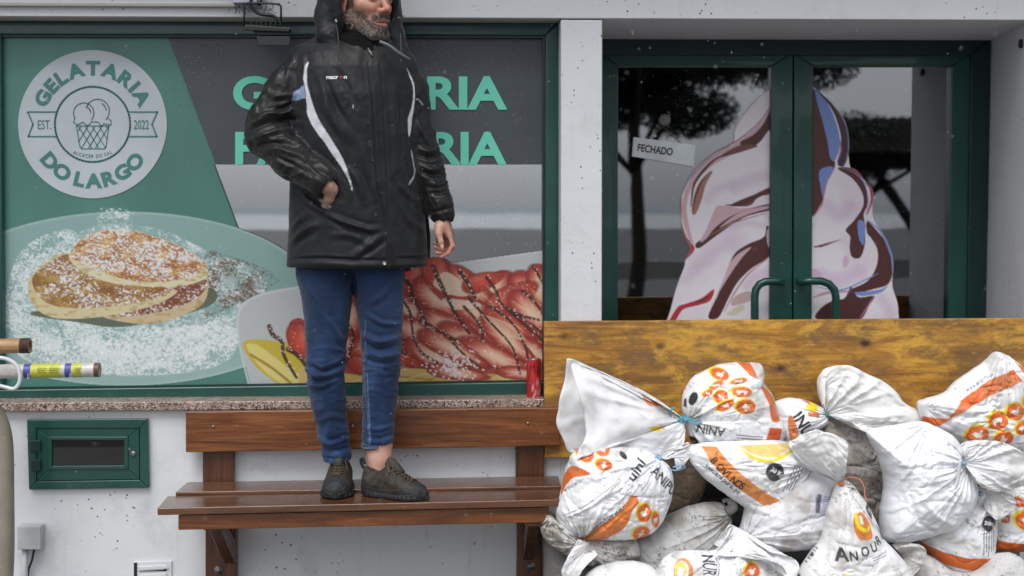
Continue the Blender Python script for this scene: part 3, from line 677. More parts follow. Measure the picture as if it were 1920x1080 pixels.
for k in range(5):
    x = 147+k*13; cone.append([(x, 237), (min(x+40*.62, 201), 237+min(40, (201-x)/.62))]); cone.append([(x+5, 237), (max(x+5-40*.62, 147), 237+min(40, (x+5-147)/.62))])
flat_lines('logo_drawing', rb, 2.8, YQ, gm, Wd); flat_lines('logo_drawing', cone, 1.7, YQ, gm, Wd)
# sill
sl_ = MB(); slab('', [(-80, 756), (1021, 748.5), (1021, 764), (-80, 773)], -.03, YF+.01, None, mb=sl_)
sill = sl_.build('sill', M['granite'], Wd, bevel=.004)

# ---- double door
Dr = empty('double_door', (xD0+.8, YD, 0)); Dr.parent = B; Dr.matrix_parent_inverse = Matrix.Translation(B.location).inverted()
fd = MB(); zb = -520
slab('', [(1128, 72), (1858, 72), (1821, 104), (1128, 104)], YD, YD+.09, None, mb=fd)
slab('', [(1821, 104), (1858, 72), (1838, 1120), (1806, 1120)], YD, YD+.09, None, mb=fd)
fd.build('frame', M['green_dark'], Dr, bevel=.004)
YL1, YL2 = YD+.012, YD+.015
def leaf(q_out, q_in, yy):
    m_ = MB()
    for i in range(4):
        j = (i+1) % 4; slab('', [q_out[i], q_out[j], q_in[j], q_in[i]] , yy, yy+.06, None, mb=m_)
    return m_
lf = leaf([(1124, 98), (1487, 98), (1484, 1160), (1120, 1160)], [(1159, 124), (1446, 124), (1441, 1000), (1158, 1000)], YL1).build('door_leaf', M['green'], Dr, bevel=.005)
lr = leaf([(1489, 98), (1823, 98), (1808, 1160), (1486, 1160)], [(1525, 124), (1784, 124), (1772, 1000), (1520, 1000)], YL2).build('door_leaf', M['green'], Dr, bevel=.005)
slab('pane', [(1150, 116), (1455, 116), (1450, 1010), (1150, 1010)], YL1+.03, YL1+.036, M['glass_door'], Dr)
slab('pane', [(1518, 116), (1792, 116), (1782, 1010), (1512, 1010)], YL2+.03, YL2+.036, M['glass_door'], Dr)
# pull handles: bent green bars
def pull(P, parent):
    h = MB(); h.tube(P, .0165, 14)
    return h.build('handle', M['green'], parent, smooth_=True)
yh = YD-.055
c = lambda x, y, yy: U(x, y, yy)
pull([c(1465, 527, YL1), c(1464, 527, yh)] + [c(*p, yh) for p in [(1450, 527), (1435, 528), (1424, 533), (1417, 543), (1415, 556), (1415, 600), (1413, 900)]], Dr)
pull([c(1502, 527, YL2), c(1503, 527, yh)] + [c(*p, yh) for p in [(1520, 527), (1540, 527), (1554, 532), (1564, 543), (1567, 556), (1567, 600), (1566, 900)]], Dr)
# ---- ice cream decal, in two pieces stuck to the glass
def icecream():
    cv = Canvas(1230, 150, 1700, 1010, 2, (220, 210, 222), 0)
    out = [(1448, 166), (1425, 180), (1398, 210), (1378, 242), (1374, 268), (1345, 290), (1310, 318), (1288, 345), (1277, 375), (1277, 410), (1284, 440), (1300, 462), (1286, 485), (1283, 500), (1268, 540), (1256, 585), (1240, 640), (1238, 760), (1300, 1005),
           (1690, 1005), (1692, 760), (1686, 620), (1683, 570), (1673, 535), (1674, 490), (1662, 450), (1645, 425), (1636, 400), (1634, 360), (1618, 335), (1596, 318), (1590, 280), (1588, 240), (1575, 212), (1550, 185), (1526, 164), (1500, 150), (1470, 152)]
    P = spline(out, 5); sl = (slice(None), slice(None)); m = cv.pmask(P, sl)
    n = fbm2(cv.X*.012+fbm2(cv.X*.01, cv.Y*.01, 2, 4), cv.Y*.016, 4, 8)[..., None]
    base = np.array((248, 241, 248.))*(1-smooth(.45, .8, n)*.25)+np.array((226, 186, 222.))*smooth(.45, .8, n)*.25
    cv.A[..., :3] = base; cv.A[..., 3] = m
    br, pk, rd, bl, md = (92, 50, 48), (222, 184, 196), (196, 56, 66), (130, 156, 222), (130, 80, 80)
    def pl(Q, c, a=1.0): cv.poly([(1200+x/2.347, 150+y/2.347) for x, y in Q], c, 5, a)
    def stt(Q, w, c, a=1.0, t=True): cv.stroke([(1200+x/2.347, 150+y/2.347) for x, y in Q], w, c, a, taper=t)
    # left pane ribbons
    pl([(576, 110), (540, 170), (480, 235), (400, 290), (330, 330), (260, 390), (215, 450), (190, 520), (185, 600), (215, 700), (240, 740), (215, 640), (205, 560), (220, 490), (260, 430), (330, 370), (420, 320), (500, 280), (545, 230), (580, 190)], pk)
    pl([(576, 130), (545, 190), (500, 240), (440, 275), (470, 300), (520, 280), (560, 230), (580, 200)], br)
    pl([(450, 285), (390, 310), (350, 340), (400, 330), (460, 312), (520, 290)], md)
    stt([(400, 318), (330, 350), (270, 410), (235, 470), (225, 560)], 5, br); stt([(576, 108), (520, 190), (430, 265), (330, 320), (250, 385), (205, 450)], 2.4, (150, 90, 96))
    pl([(320, 400), (270, 440), (240, 500), (228, 580), (245, 590), (270, 530), (290, 460)], (176, 120, 108))
    stt([(315, 398), (275, 440), (245, 510), (232, 580)], 3, br)
    pl([(185, 500), (178, 580), (190, 650), (215, 710), (240, 735), (232, 760), (200, 790), (222, 740), (196, 690), (182, 620)], rd)
    pl([(370, 550), (440, 540), (510, 500), (580, 470), (580, 500), (520, 515), (490, 550), (440, 558)], md); pl([(400, 548), (500, 505), (575, 478), (575, 486), (500, 530), (450, 552)], br)
    pl([(580, 545), (500, 560), (430, 580), (370, 610), (300, 680), (245, 720), (260, 740), (330, 690), (400, 640), (470, 600), (580, 570)], br)
    pl([(575, 552), (480, 570), (410, 600), (350, 650), (400, 625), (480, 590), (575, 562)], pk); pl([(335, 560), (380, 555), (460, 565), (560, 545), (470, 572), (400, 600), (330, 650), (290, 700), (265, 710), (300, 640)], pk)
    stt([(300, 690), (360, 655), (430, 622), (560, 585)], 2.5, (176, 126, 120))
    pl([(560, 640), (545, 690), (480, 720), (420, 760), (385, 830), (350, 930), (300, 1040), (345, 1045), (390, 960), (430, 890), (490, 830), (565, 780), (600, 700)], br)
    pl([(490, 735), (440, 760), (400, 800), (370, 870), (335, 950), (310, 1000), (350, 930), (400, 850), (450, 780)], pk); stt([(560, 790), (480, 850), (420, 930), (370, 1020)], 3, (190, 140, 140))
    pl([(325, 920), (270, 960), (200, 985), (165, 1000), (130, 1060), (155, 1060), (190, 1010), (260, 990), (310, 970)], rd); pl([(320, 925), (290, 965), (240, 980), (300, 950)], br)
    pl([(480, 930), (420, 950), (400, 990), (450, 985), (500, 960)], (196, 160, 150), .7); pl([(440, 990), (380, 1030), (420, 1035), (460, 1005)], (206, 196, 130), .5)
    for Q, w_, c_ in (([(420, 470), (480, 440), (560, 420)], 22, (206, 176, 204)), ([(300, 520), (340, 480), (400, 460)], 18, (214, 190, 214)), ([(250, 820), (320, 760), (400, 720)], 24, (216, 190, 214)), ([(200, 880), (240, 840), (300, 800)], 18, (220, 200, 220)), ([(830, 560), (880, 600), (920, 560)], 24, (214, 180, 212)), ([(800, 860), (860, 880), (960, 850)], 26, (206, 160, 206)), ([(1060, 960), (1090, 1000), (1100, 1040)], 20, (214, 180, 214)), ([(400, 640), (470, 630), (540, 640)], 12, (222, 196, 214)), ([(900, 700), (940, 800), (980, 840)], 16, (226, 206, 228)), ([(470, 900), (520, 860), (560, 850)], 16, (214, 176, 204))):
        cv.stroke([(1200+x/2.347, 150+y/2.347) for x, y in Q], w_, c_, .34, soft=w_*.45)
    # behind the middle stiles
    pl([(560, 660), (700, 600), (760, 640), (700, 760), (600, 800)], (214, 196, 214))
    # right pane ribbons
    pl([(762, 40), (800, 110), (815, 200), (835, 290), (858, 360), (850, 400), (820, 450), (800, 540), (750, 605), (745, 500), (750, 200)], br)
    pl([(770, 40), (800, 70), (840, 130), (872, 220), (880, 290), (860, 350), (838, 345), (825, 270), (800, 170), (780, 100)], bl)
    pl([(770, 35), (820, 80), (880, 150), (912, 230), (918, 310), (900, 375), (870, 370), (885, 290), (878, 220), (845, 130)], (74, 52, 66)); stt([(775, 40), (850, 110), (905, 200), (916, 300), (895, 380)], 2.2, (130, 110, 170)); stt([(880, 260), (884, 310), (866, 365)], 3, (196, 110, 150))
    pl([(790, 400), (840, 380), (850, 400), (825, 450), (808, 515), (795, 470)], bl); stt([(845, 395), (815, 470), (800, 550), (765, 600)], 2.5, (214, 120, 150))
    pl([(870, 390), (915, 385), (965, 420), (995, 480), (1000, 550), (985, 590), (990, 640), (990, 720), (970, 780), (935, 780), (922, 740), (925, 690), (905, 660), (940, 620), (975, 570), (985, 530), (970, 480), (930, 430)], br)
    pl([(960, 620), (985, 625), (990, 680), (982, 725), (965, 700), (958, 655)], bl); stt([(870, 385), (930, 400), (985, 450), (1003, 530), (995, 600)], 2.2, bl); stt([(990, 450), (1015, 480), (1020, 530), (1000, 590)], 5, rd)
    stt([(910, 385), (950, 400), (985, 440)], 3, rd)
    pl([(1000, 620), (1040, 660), (1085, 720), (1110, 800), (1112, 850), (1090, 900), (1030, 920), (960, 935), (920, 925), (1000, 885), (1040, 820), (1045, 750), (1020, 700), (998, 670)], br)
    stt([(1000, 615), (1060, 670), (1105, 770), (1112, 850)], 4, bl); pl([(930, 935), (1000, 930), (1060, 920), (1090, 905), (1060, 935), (990, 950), (940, 945)], bl); stt([(760, 905), (880, 925), (990, 880), (1050, 850)], 3, bl)
    pl([(930, 910), (900, 960), (850, 970), (800, 1000), (770, 1045), (830, 1060), (960, 1060), (1010, 990), (1030, 950), (960, 955)], (88, 50, 52)); stt([(1030, 950), (1000, 1000), (965, 1050)], 3, (196, 120, 150))
    pl([(760, 735), (830, 715), (890, 700), (860, 712), (800, 735)], (130, 84, 90)); stt([(755, 960), (830, 935), (930, 930)], 6, (170, 130, 150), .6)
    pl([(905, 770), (920, 800), (900, 830), (890, 800)], (205, 140, 190), .4); pl([(760, 830), (800, 850), (780, 890), (755, 880)], (214, 150, 200), .4)
    return cv
cvi = icecream()
M['decal'] = mat_col('decal_print', .4, .4, alpha=True, coat=.2)
film('ice_cream_decal', cvi, 1232, 160, 1443, 700, YL1+.024, 1.5, M['decal'], Dr)
film('ice_cream_decal', cvi, 1522, 160, 1700, 700, YL2+.024, 1.5, M['decal'], Dr)

# ---- closed sign hanging on a suction cup
ys = YL1+.015
cs = empty('closed_sign', U(1245, 285, ys), 'white FECHADO sign hanging tilted from a suction cup on the left door pane', 'sign')
slab('sign_board', [(1188, 257), (1304, 272), (1300, 312), (1185, 293)], ys, ys+.004, simple('sign_card', (226, 232, 236), .5), cs)
flat_text('lettering', 'FECHADO', 1195, 283, 13.5, ys-.001, M['black'], cs, ang=7.5, bold=.02, width=66)
st = MB(); st.tube([U(1213, 259, ys), U(1244, 238, ys), U(1278, 268, ys)], .0013, 6); st.build('string', simple('string', (120, 105, 90), .8), cs)
sc_ = MB(); sc_.lathe([(.0, -.012), (.006, -.012), (.007, -.006), (.016, .0), (.026, .006)], U(1246.5, 225, ys), (0, 1, 0)); sc_.build('suction_cup', simple('cloudy_plastic', (136, 138, 128), .3), cs, True)

# ---- green meter cabinet in the lower wall
mc = empty('meter_cabinet', U(165, 918, -.01), 'dark green metal meter cabinet with a small glazed door set low in the white wall', 'cabinet')
cb = MB()
for q in ([(50, 787), (277, 785.5), (262, 803), (68, 803)], [(277, 785.5), (279.5, 915), (262, 900), (262, 803)], [(54, 918.5), (68, 903), (262, 900), (279.5, 915)], [(50, 787), (68, 803), (68, 903), (54, 918.5)]):
    slab('', q, -.022, .0, None, mb=cb)
cb.build('frame', M['green'], mc, bevel=.003)
dm = MB()
qo, qi = [(69, 803), (261, 803), (261.5, 899), (69, 902)], [(98, 825), (233, 825), (233, 874), (98, 875)]
for i in range(4): slab('', [qo[i], qo[(i+1) % 4], qi[(i+1) % 4], qi[i]], -.017, .0, None, mb=dm)
dd = dm.build('door', M['green'], mc, bevel=.003)
bd = MB(); qo, qi = [(90, 819), (240, 819), (240, 880), (90, 881)], [(97, 825), (233, 825), (233, 873), (97, 874)]
for i in range(4): slab('', [qo[i], qo[(i+1) % 4], qi[(i+1) % 4], qi[i]], -.023, -.0, None, mb=bd)
bd.build('bead', M['green'], mc, bevel=.002)
slab('pane', [(97, 825), (234, 825), (234, 875), (97, 875)], -.012, -.009, M['glass_box'], mc)
slab('back_panel', [(96, 824), (235, 824), (235, 876), (96, 876)], -.004, -.002, simple('cabinet_dark', (66, 56, 50), .7, 0, .4, 30), mc)
gm_ = MB(); gm_.lathe([(.034, 0), (.036, -.012), (.033, -.03), (.0, -.033)], U(180, 835, -.004)+np.array([0, 0, 0]), (0, .2, 1)); 
gm_ = MB(); gm_.lathe([(.040, 0.0), (.036, -.02), (.026, -.034), (.0, -.038)], U(179, 829, -.0035)+np.array([0, .031, 0]), (0, 0, 1), 24); gm_.build('meter', simple('meter_plastic', (178, 176, 166), .4), mc, True)
for qq in ([(56, 826), (76, 826), (76, 848), (56, 848)], [(58, 862), (76, 862), (76, 884), (58, 884)]): slab('hinge', qq, -.028, -.017, M['green_dark'], mc, bevel=.002)
lk = MB(); lk.lathe([(.0095, 0), (.0095, -.007), (.006, -.009), (.0, -.0095)], U(250.5, 850, -.0165), (0, 1, 0), 18); lk.build('lock', M['steel'], mc, True)

# ---- junction box with conduit
jb = empty('junction_box', U(60, 1030, 0), 'small grey plastic junction box low on the white wall with conduit running down', 'junction box')
slab('box', [(32, 987), (76, 987), (76, 1031), (32, 1031)], -.055, -.001, simple('grey_plastic', (176, 180, 182), .4), jb, bevel=.004)
cd = MB(); cd.tube([U(47, 1029, -.03), U(45, 1200, -.03)], .011, 14); cd.build('conduit', simple('conduit', (168, 172, 175), .4), jb, True)
cd = MB(); cd.tube([U(64, 1031, -.03), U(60, 1050, -.03), U(54, 1066, -.02), U(50, 1100, -.01)], .004, 8); cd.build('cable', M['black'], jb, True)
# beige leaning post at the left edge
bp = MB(); P = [U(-14, 1250, -.25), U(8, 1080, -.25), U(9, 900, -.25), U(7, 830, -.25), (U(0, 795, -.25)), U(-14, 765, -.25)]; bp.tube(spline(P, 6, False), .031, 18)
tag(bp.build('bent_pipe', simple('beige_paint', (140, 132, 118), .45), None, True), 'thick beige pipe with a bent top standing at the left edge below the poster window', 'pipe')
# broken tile / vent flap
vf = empty('wall_vent', U(285, 1070, 0), 'small cracked white wall vent near the ground left of the bench', 'vent')
slab('vent_frame', [(250, 1054), (322, 1052), (322, 1120), (250, 1120)], -.008, .0, M['white_clean'], vf, bevel=.002)
vb = MB(); slab('', [(258, 1062), (310, 1060), (316, 1067), (260, 1071)], -.016, -.008, None, mb=vb); slab('', [(262, 1077), (312, 1075), (314, 1090), (262, 1092)], -.016, -.008, None, mb=vb); vb.build('louvre', M['white_clean'], vf, bevel=.003)
vb = MB(); slab('', [(251, 1055), (257, 1055), (257, 1110), (251, 1110)], -.0095, -.0085, None, mb=vb); slab('', [(257, 1071.5), (306, 1069), (312, 1063), (312, 1071), (300, 1075)][:4], -.0092, -.0082, None, mb=vb); vb.build('gap', M['black'], vf)

# ---- floodlight hanging above the window
fl = empty('floodlight', U(495, 40, -.2), 'black floodlight on a wire bracket hanging upside down above the poster window', 'floodlight')
yb = -.17
hs_ = MB()
hs_.hexa([U(452, 57, yb-.06), U(542, 60, yb-.06), U(546, 52, yb-.06), U(460, 46, yb-.06), U(452, 57, yb+.07), U(542, 60, yb+.07), U(546, 52, yb+.07), U(460, 46, yb+.07)])
hs_.hexa([U(482, 66, yb-.045), U(546, 66, yb-.045), U(546, 54, yb-.045), U(470, 54, yb-.045), U(482, 66, yb+.06), U(546, 66, yb+.06), U(546, 54, yb+.06), U(470, 54, yb+.06)])
for i in range(7): x = 470+i*9; hs_.hexa([U(x, 50, yb-.055), U(x+3, 50, yb-.055), U(x+3, 40, yb-.05), U(x, 40, yb-.05), U(x, 50, yb+.05), U(x+3, 50, yb+.05), U(x+3, 40, yb+.05), U(x, 40, yb+.05)])
hs_.build('housing', M['black'], fl, bevel=.004)
lens = MB(); lens.hexa([U(483, 86, yb-.035), U(544, 86, yb-.035), U(545, 66, yb-.035), U(480, 66, yb-.035), U(483, 86, yb+.05), U(544, 86, yb+.05), U(545, 66, yb+.05), U(480, 66, yb+.05)]); lens.build('lamp_face', simple('dark_glass', (34, 38, 40), .2), fl, bevel=.003)
br_ = MB(); br_.tube([U(*p, yb) for p in [(457, 52), (458, 30), (458, 8), (462, 6), (500, 6), (524, 8), (527, 12), (527, 50)]], .0036, 8); br_.tube([U(486, 6, yb), U(490, -30, -.02)], .009, 10); br_.build('bracket', M['black'], fl, True)
cb_ = MB(); cb_.tube(spline([U(*p, yb+.02) for p in [(476, -10), (470, 4), (474, 16), (484, 25), (497, 28), (510, 29), (517, 34), (517, 42)]], 5, False), .006, 10); cb_.build('cable', M['black'], fl, True)
tt = MB(); rr = random.Random(3)
for i in range(70):
    x, y = rr.gauss(448 if i < 40 else 497, 9), rr.gauss(12, 5); p = U(x, y, yb+.03); tt.tube([p, p+np.array([rr.uniform(-.012, .012), rr.uniform(-.01, .01), -rr.uniform(.004, .02)])], .0008, 4, False)
tag(tt.build('moss', simple('dry_moss', (58, 62, 34), .9), fl), kind='stuff')
slab('base_plate', [(432, -30), (484, -30), (482, 5), (436, 6)], yb+.02, -.006, simple('white_box', (168, 168, 184), .5), fl, bevel=.004)
# small dark lamp at the right edge
sp_ = MB(); sp_.lathe([(.0, -.03), (.012, -.028), (.017, -.01), (.017, .02)], U(1922, 82, .1), (-1, 0, 0), 16)
tag(sp_.build('wall_lamp', M['black'], None, True), 'small black lamp head at the top right edge of the door recess', 'lamp')

# ---- two rods poking in at the left
def rod(nm, p0, p1, r, mat, y, **k):
    e = empty(nm, U(*p0, y), **k); t = MB(); a, b_ = U(*p0, y), U(*p1, y); d = (b_-a)/np.linalg.norm(b_-a); t.tube([a, b_], r, 22, False)
    t.tube([b_, b_-d*.004], r, 22, False); t.tube([b_, b_-d*.09], r*.72, 22, False); t.tube([b_-d*.05, b_-d*.052], r*.74, 22, True)
    L_ = 22; V = []
    for k_ in range(L_):
        an = 2*math.pi*k_/L_; V.append(b_+r*(math.cos(an)*np.array([0, 1, 0])+math.sin(an)*np.array([0, 0, 1.])));
    for k_ in range(L_):
        an = 2*math.pi*k_/L_; V.append(b_+r*.72*(math.cos(an)*np.array([0, 1, 0])+math.sin(an)*np.array([0, 0, 1.])));
    t.add(V, [(i, (i+1) % L_, (i+1) % L_+L_, i+L_) for i in range(L_)])
    t.build('tube', mat, e, True); return e, a, b_, d
yr = -.30
e1, a, b_, d = rod('cane', (-260, 652), (56, 648), .0255, mat_wood('bamboo', (120, 84, 50), (176, 140, 96), (200, 170, 128), .4, gscale=1), yr, label='brown cane tube end with a hollow burnt tip at the left edge', cat='cane')
bn = MB(); bn.tube([b_-d*.03, b_+d*.001], .0262, 22, False); bn.build('burnt_tip', simple('burnt', (60, 36, 24), .7, 0, .4, 60), e1, True)
e2, a, b_, d = rod('rod', (-260, 701), (186, 693.5), .0242, simple('white_pole', (196, 192, 188), .35, 0, .1, 40), yr, label='white pole with yellow and blue labels poking in at the left edge', cat='pole')
def band(x0, x1, rgb, nm): t = MB(); f = lambda x: U(x, 701+(x+260)*(693.5-701)/446, yr); t.tube([f(x0), f(x1)], .0247, 24, False); t.build(nm, simple(nm, rgb, .45, 0, .1, 60), e2, True)
band(47, 60, (72, 76, 150), 'blue_label'); band(60.4, 116, (186, 188, 68), 'yellow_label'); band(124, 136, (72, 76, 150), 'blue_label'); band(136.4, 155, (186, 188, 76), 'yellow_label'); band(178, 187, (92, 66, 46), 'rusty_rim')
for x in (51, 130): flat_text('label_print', 'SOL', x, 700, 5, yr-.0255, simple('pale_print', (190, 195, 220), .5), e2, ang=90, width=11)
for i, (x, w) in enumerate([(70, 18), (92, 20), (140, 12)]): flat_lines('label_print', [[(x, 690), (x+w, 690)], [(x, 694), (x+w*.8, 694)], [(x, 698), (x+w*.9, 698)]], 1.0, yr-.0255, simple('olive_print', (120, 124, 50), .5), e2)
hk = MB(); hk.tube(spline([U(*p, yr-.045) for p in [(-60, 672), (-20, 671), (8, 672), (28, 682), (37, 700), (36, 718), (26, 729), (10, 726), (-20, 719), (-60, 716)]], 6, False), .0068, 12)
tag(hk.build('white_hook', simple('white_plastic', (206, 210, 212), .35), None, True), 'white bent plastic hook looped round the labelled pole at the left edge', 'hook')

# ---- red drinks can on the sill
yc = .035; cb0 = U(1001, 745, yc); cr = (U(1014.5, 700, yc)-U(987.5, 700, yc))[0]/2; ch = U(1001, 671, yc)[2]-cb0[2]
cn = empty('drinks_can', cb0, 'slim red drinks can with dark script standing on the sill beside the board', 'can')
def can_col():
    cv = Canvas(0, 0, 100, 120, 3, (172, 32, 36)); rg = random.Random(4)
    cv.stroke([(10, 0), (30, 60), (60, 120)], 16, (196, 60, 58), .7); cv.stroke([(50, 0), (70, 60), (95, 120)], 10, (150, 22, 28), .8); cv.stroke([(36, 60), (50, 90), (40, 118)], 9, (206, 110, 112), .8); cv.stroke([(20, 80), (34, 100), (28, 118)], 5, (220, 190, 190), .8)
    for i in range(9): cv.ell(rg.uniform(12, 48), rg.uniform(60, 115), rg.uniform(2, 5), rg.uniform(2, 5), (214, 160, 160), a=.6)
    cv.text('Cola', 20, 48, 22, (24, 12, 14), shear=.35, bold=.0, width=34, ang=-10); cv.stroke([(18, 30), (26, 22), (40, 34), (52, 26)], 3, (24, 12, 14))
    cv.poly([(47, 98), (56, 98), (56, 108), (47, 108)], (40, 30, 30)); cv.poly([(48.5, 99.5), (54.5, 99.5), (54.5, 103), (48.5, 103)], (200, 190, 190))
    return cv
prof = [(cr*.80, 0), (cr*.9, ch*.02), (cr, ch*.06), (cr, ch*.88), (cr*.93, ch*.93), (cr*.84, ch*.955)]
pv = np.array(spline(np.array(prof), 7, False)); nt_ = 72; ang = np.linspace(0, 2*math.pi, nt_, endpoint=False)
V = np.array([[cb0[0]+r*math.cos(a_), cb0[1]+r*math.sin(a_), cb0[2]+h] for a_ in ang for r, h in pv])
uu = np.repeat(((ang-math.pi) % (2*math.pi))/math.pi*62, len(pv)); vv = np.tile((1-pv[:, 1]/ch)*120, nt_)
cc = can_col().sample(np.clip(uu, 0, 99), vv)
mcan = mat_col('can_paint', .25, .5, coat=.4); body_ = mk('can_body', V, grid_faces(nt_, len(pv), True), mcan, cn, True, cc[:, :3])
ld = MB(); ld.lathe([(cr*.80, .0005), (cr*.80, .004)], cb0, (0, 0, 1), 32); ld.lathe([(cr*.84, ch*.95), (cr*.86, ch*.965), (cr*.86, ch*.985), (cr*.80, ch*.985), (cr*.78, ch*.965), (0, ch*.965)], cb0, (0, 0, 1), 32); ld.build('can_lid', M['steel'], cn, True)

# ---- bench
bn = empty('park_bench', U(690, 985, -.3)*np.array([1, 1, 0]), 'brown varnished wooden bench against the wall with a man standing on it', 'bench')
bw = M['benchwood']
slab('backrest', [(348, 772), (1050, 764.5), (1050, 836), (348, 848.5)], -.075, -.042, bw, bn, bevel=.004)
def plank(nm, fl_, fr_, bl_, br2, yf, yb_, th, mat):
    a, b2, c2, d2 = U(*fl_, yf), U(*fr_, yf), U(*br2, yb_), U(*bl_, yb_); dz = np.array([0, 0, -th])
    m_ = MB(); m_.hexa([a+dz, b2+dz, b2, a, d2+dz, c2+dz, c2, d2]); return m_.build(nm, mat, bn, bevel=.003)
plank('seat', (295, 953), (1060, 936.5), (314, 930), (1056, 917.5), -.46, -.265, .024, M['benchseat'])
plank('seat', (329, 922.5), (1052, 911), (351, 904), (1047, 892), -.25, -.062, .024, M['benchseat'])
slab('apron', [(334, 966), (1030, 950.5), (1029, 979.5), (334, 994)], -.44, -.41, bw, bn, bevel=.003)
for q in ([(380, 846), (438, 846), (438, 930), (380, 930)], [(967, 836), (1020, 836), (1020, 925), (967, 925)]): slab('post', q, -.042, -.002, M['benchpost'], bn, bevel=.003)
for q in ([(385, 930), (442, 930), (442, 1230), (385, 1230)], [(970, 925), (1018, 925), (1016, 1230), (968, 1230)]): slab('leg', q, -.062, -.003, M['benchpost'], bn, bevel=.003)
for x0, x1 in ((408, 430), (984, 1004)):
    xa, xb = U(x0, 1000, -.2)[0]+.0, U(x1, 1000, -.2)[0]; zt = U(690, 975, -.3)[2]+.0; zl = U(410, 1062, -.1)[2]
    m_ = MB(); m_.hexa([(xa, -.40, zt), (xb, -.40, zt), (xb, -.32, zt), (xa, -.32, zt), (xa, -.11, zl), (xb, -.11, zl), (xb, -.06, zl+.06), (xa, -.06, zl+.06)])
    m_ = MB(); a0 = [(-.40, zt), (-.31, zt), (-.062, zl+.09), (-.062, zl-.0)]
    V = [(xa, y, z) for y, z in a0]+[(xb, y, z) for y, z in a0]; m_.add(V, [(0, 1, 2, 3), (7, 6, 5, 4), (0, 4, 5, 1), (1, 5, 6, 2), (2, 6, 7, 3), (3, 7, 4, 0)])
    m_.build('brace', M['benchpost'], bn, bevel=.003)
    xc = (U(x0, 1000, -.2)[0]+U(x1, 1000, -.2)[0])/2
    m_ = MB(); m_.hexa([(xc-.03, -.43, zt+.001), (xc+.03, -.43, zt+.001), (xc+.03, -.43, zt+.03), (xc-.03, -.43, zt+.03), (xc-.03, -.062, zt+.001), (xc+.03, -.062, zt+.001), (xc+.03, -.062, zt+.03), (xc-.03, -.062, zt+.03)]); m_.build('seat_bearer', M['benchpost'], bn)
for x, y in ((410, 1069), (996, 1062)):
    w = MB(); w.lathe([(.016, -.001), (.016, -.0035), (.008, -.004), (.008, -.012), (.0, -.013)], U(x, y, -.062), (0, 1, 0), 20); w.build('bolt', M['steel'], bn, True)
for x, y in ((400, 800), (990, 794)):
    w = MB(); w.lathe([(.0055, -.0), (.005, -.002), (.0, -.003)], U(x, y, -.075), (0, 1, 0), 14); w.build('screw', M['steel'], bn, True)

# ---- wooden flood board across the door
fb = slab('flood_board', [(1020, 603), (2300, 594.5), (2300, 860), (1021, 858)], -.040, -.008, M['board'], bevel=.003)
tag(fb, 'long yellow pine board with dark knots leaning upright across the door behind the sandbags', 'board')

# ---- things the glass mirrors, behind the camera
foli = simple('dark_foliage', (34, 42, 30), .7, 0, .3, 20, 0); bark = simple('bark', (60, 52, 44), .9, 0, .3, 20, .4)
def tree(x, y, hz, h, rad, flat, n, label, seed, lean=0):
    t = empty('pine_tree', (x, y, 0), label, 'tree', 'trees along the quay'); rg = random.Random(seed)
    tr = MB(); top = np.array([x+lean, y, hz+h*.3]); tr.tube(spline([(x, y, -.02), (x+.1*lean+.1, y, hz*.5), tuple(top)], 6, False), list(np.linspace(.12, .07, 13)), 10)
    for i in range(6):
        a = rg.uniform(0, 6.28); tr.tube([top-np.array([0, 0, h*.25]), top+np.array([math.cos(a)*rad*.5, math.sin(a)*rad*.5, h*.1]), top+np.array([math.cos(a)*rad*.8, math.sin(a)*rad*.8, h*.3])], [.045, .03, .015], 6)
    tr.build('trunk', bark, t, True)
    cl = [(rg.gauss(0, .45)*rad, rg.gauss(0, .45)*rad, rg.gauss(0, .3)*h*flat, rg.uniform(.25, .5)*rad) for _ in range(26)]
    V = []; F = []
    for i in range(n):
        cx, cy, cz, cr_ = rg.choice(cl); d = np.array([rg.gauss(0, 1) for _ in range(3)]); d /= np.linalg.norm(d); p = np.array([x+lean+cx, y+cy, hz+h*.5+cz])+d*cr_*rg.random()**.3*np.array([1, 1, .5])
        u = np.array([rg.gauss(0, 1) for _ in range(3)]); u /= np.linalg.norm(u); w = np.cross(u, d); s = rg.uniform(.025, .06); b0 = len(V)
        V += [p-u*s, p+w*s*.6, p+u*s, p-w*s*.6]; F.append((b0, b0+1, b0+2, b0+3))
    mk('crown', V, np.array(F), foli, t, False); return t
tree(2.35, -12.0, 1.75, 3.0, 2.0, .55, 60000, 'broad dark pine on the quay mirrored in the left door pane', 1)
tree(7.4, -15.6, 1.6, 1.5, 1.7, .32, 16000, 'thin leaning pine beside the pergola mirrored in the right door pane', 3, -.8)
pg = empty('pergola', (6.4, -13.6, 0), 'low dark pergola with a tiled roof on the quay mirrored in the right door pane', 'pergola')
rf = MB()
for i in range(26): rf.tube([(4.9+i*.14, -12.6, 2.12+.0*i), (4.9+i*.14, -14.6, 2.72)], .075, 8)
rf.hexa([(4.8, -12.6, 1.95), (8.6, -12.6, 1.95), (8.6, -12.6, 2.12), (4.8, -12.6, 2.12), (4.8, -14.6, 2.4), (8.6, -14.6, 2.4), (8.6, -14.6, 2.7), (4.8, -14.6, 2.7)]); rf.build('roof', simple('dark_tiles', (24, 23, 22), .95, 0, .3, 10, 0, .1), pg)
for x, y in ((5.0, -12.8), (8.4, -12.8), (5.0, -14.4), (8.4, -14.4)): p_ = MB(); p_.tube([(x, y, 0), (x, y, 2.1)], .05, 10); p_.build('post', M['black'], pg, True)
qw = MB(); qw.box(-14, 20, -15.3, -15.1, .35, .62)
for i in range(18): qw.box(-14+i*2, -13.88+i*2, -15.28, -15.12, 0, .35)
tag(qw.build('quay_railing', M['soffit']), 'low pale railing on short posts along the quay', 'railing')
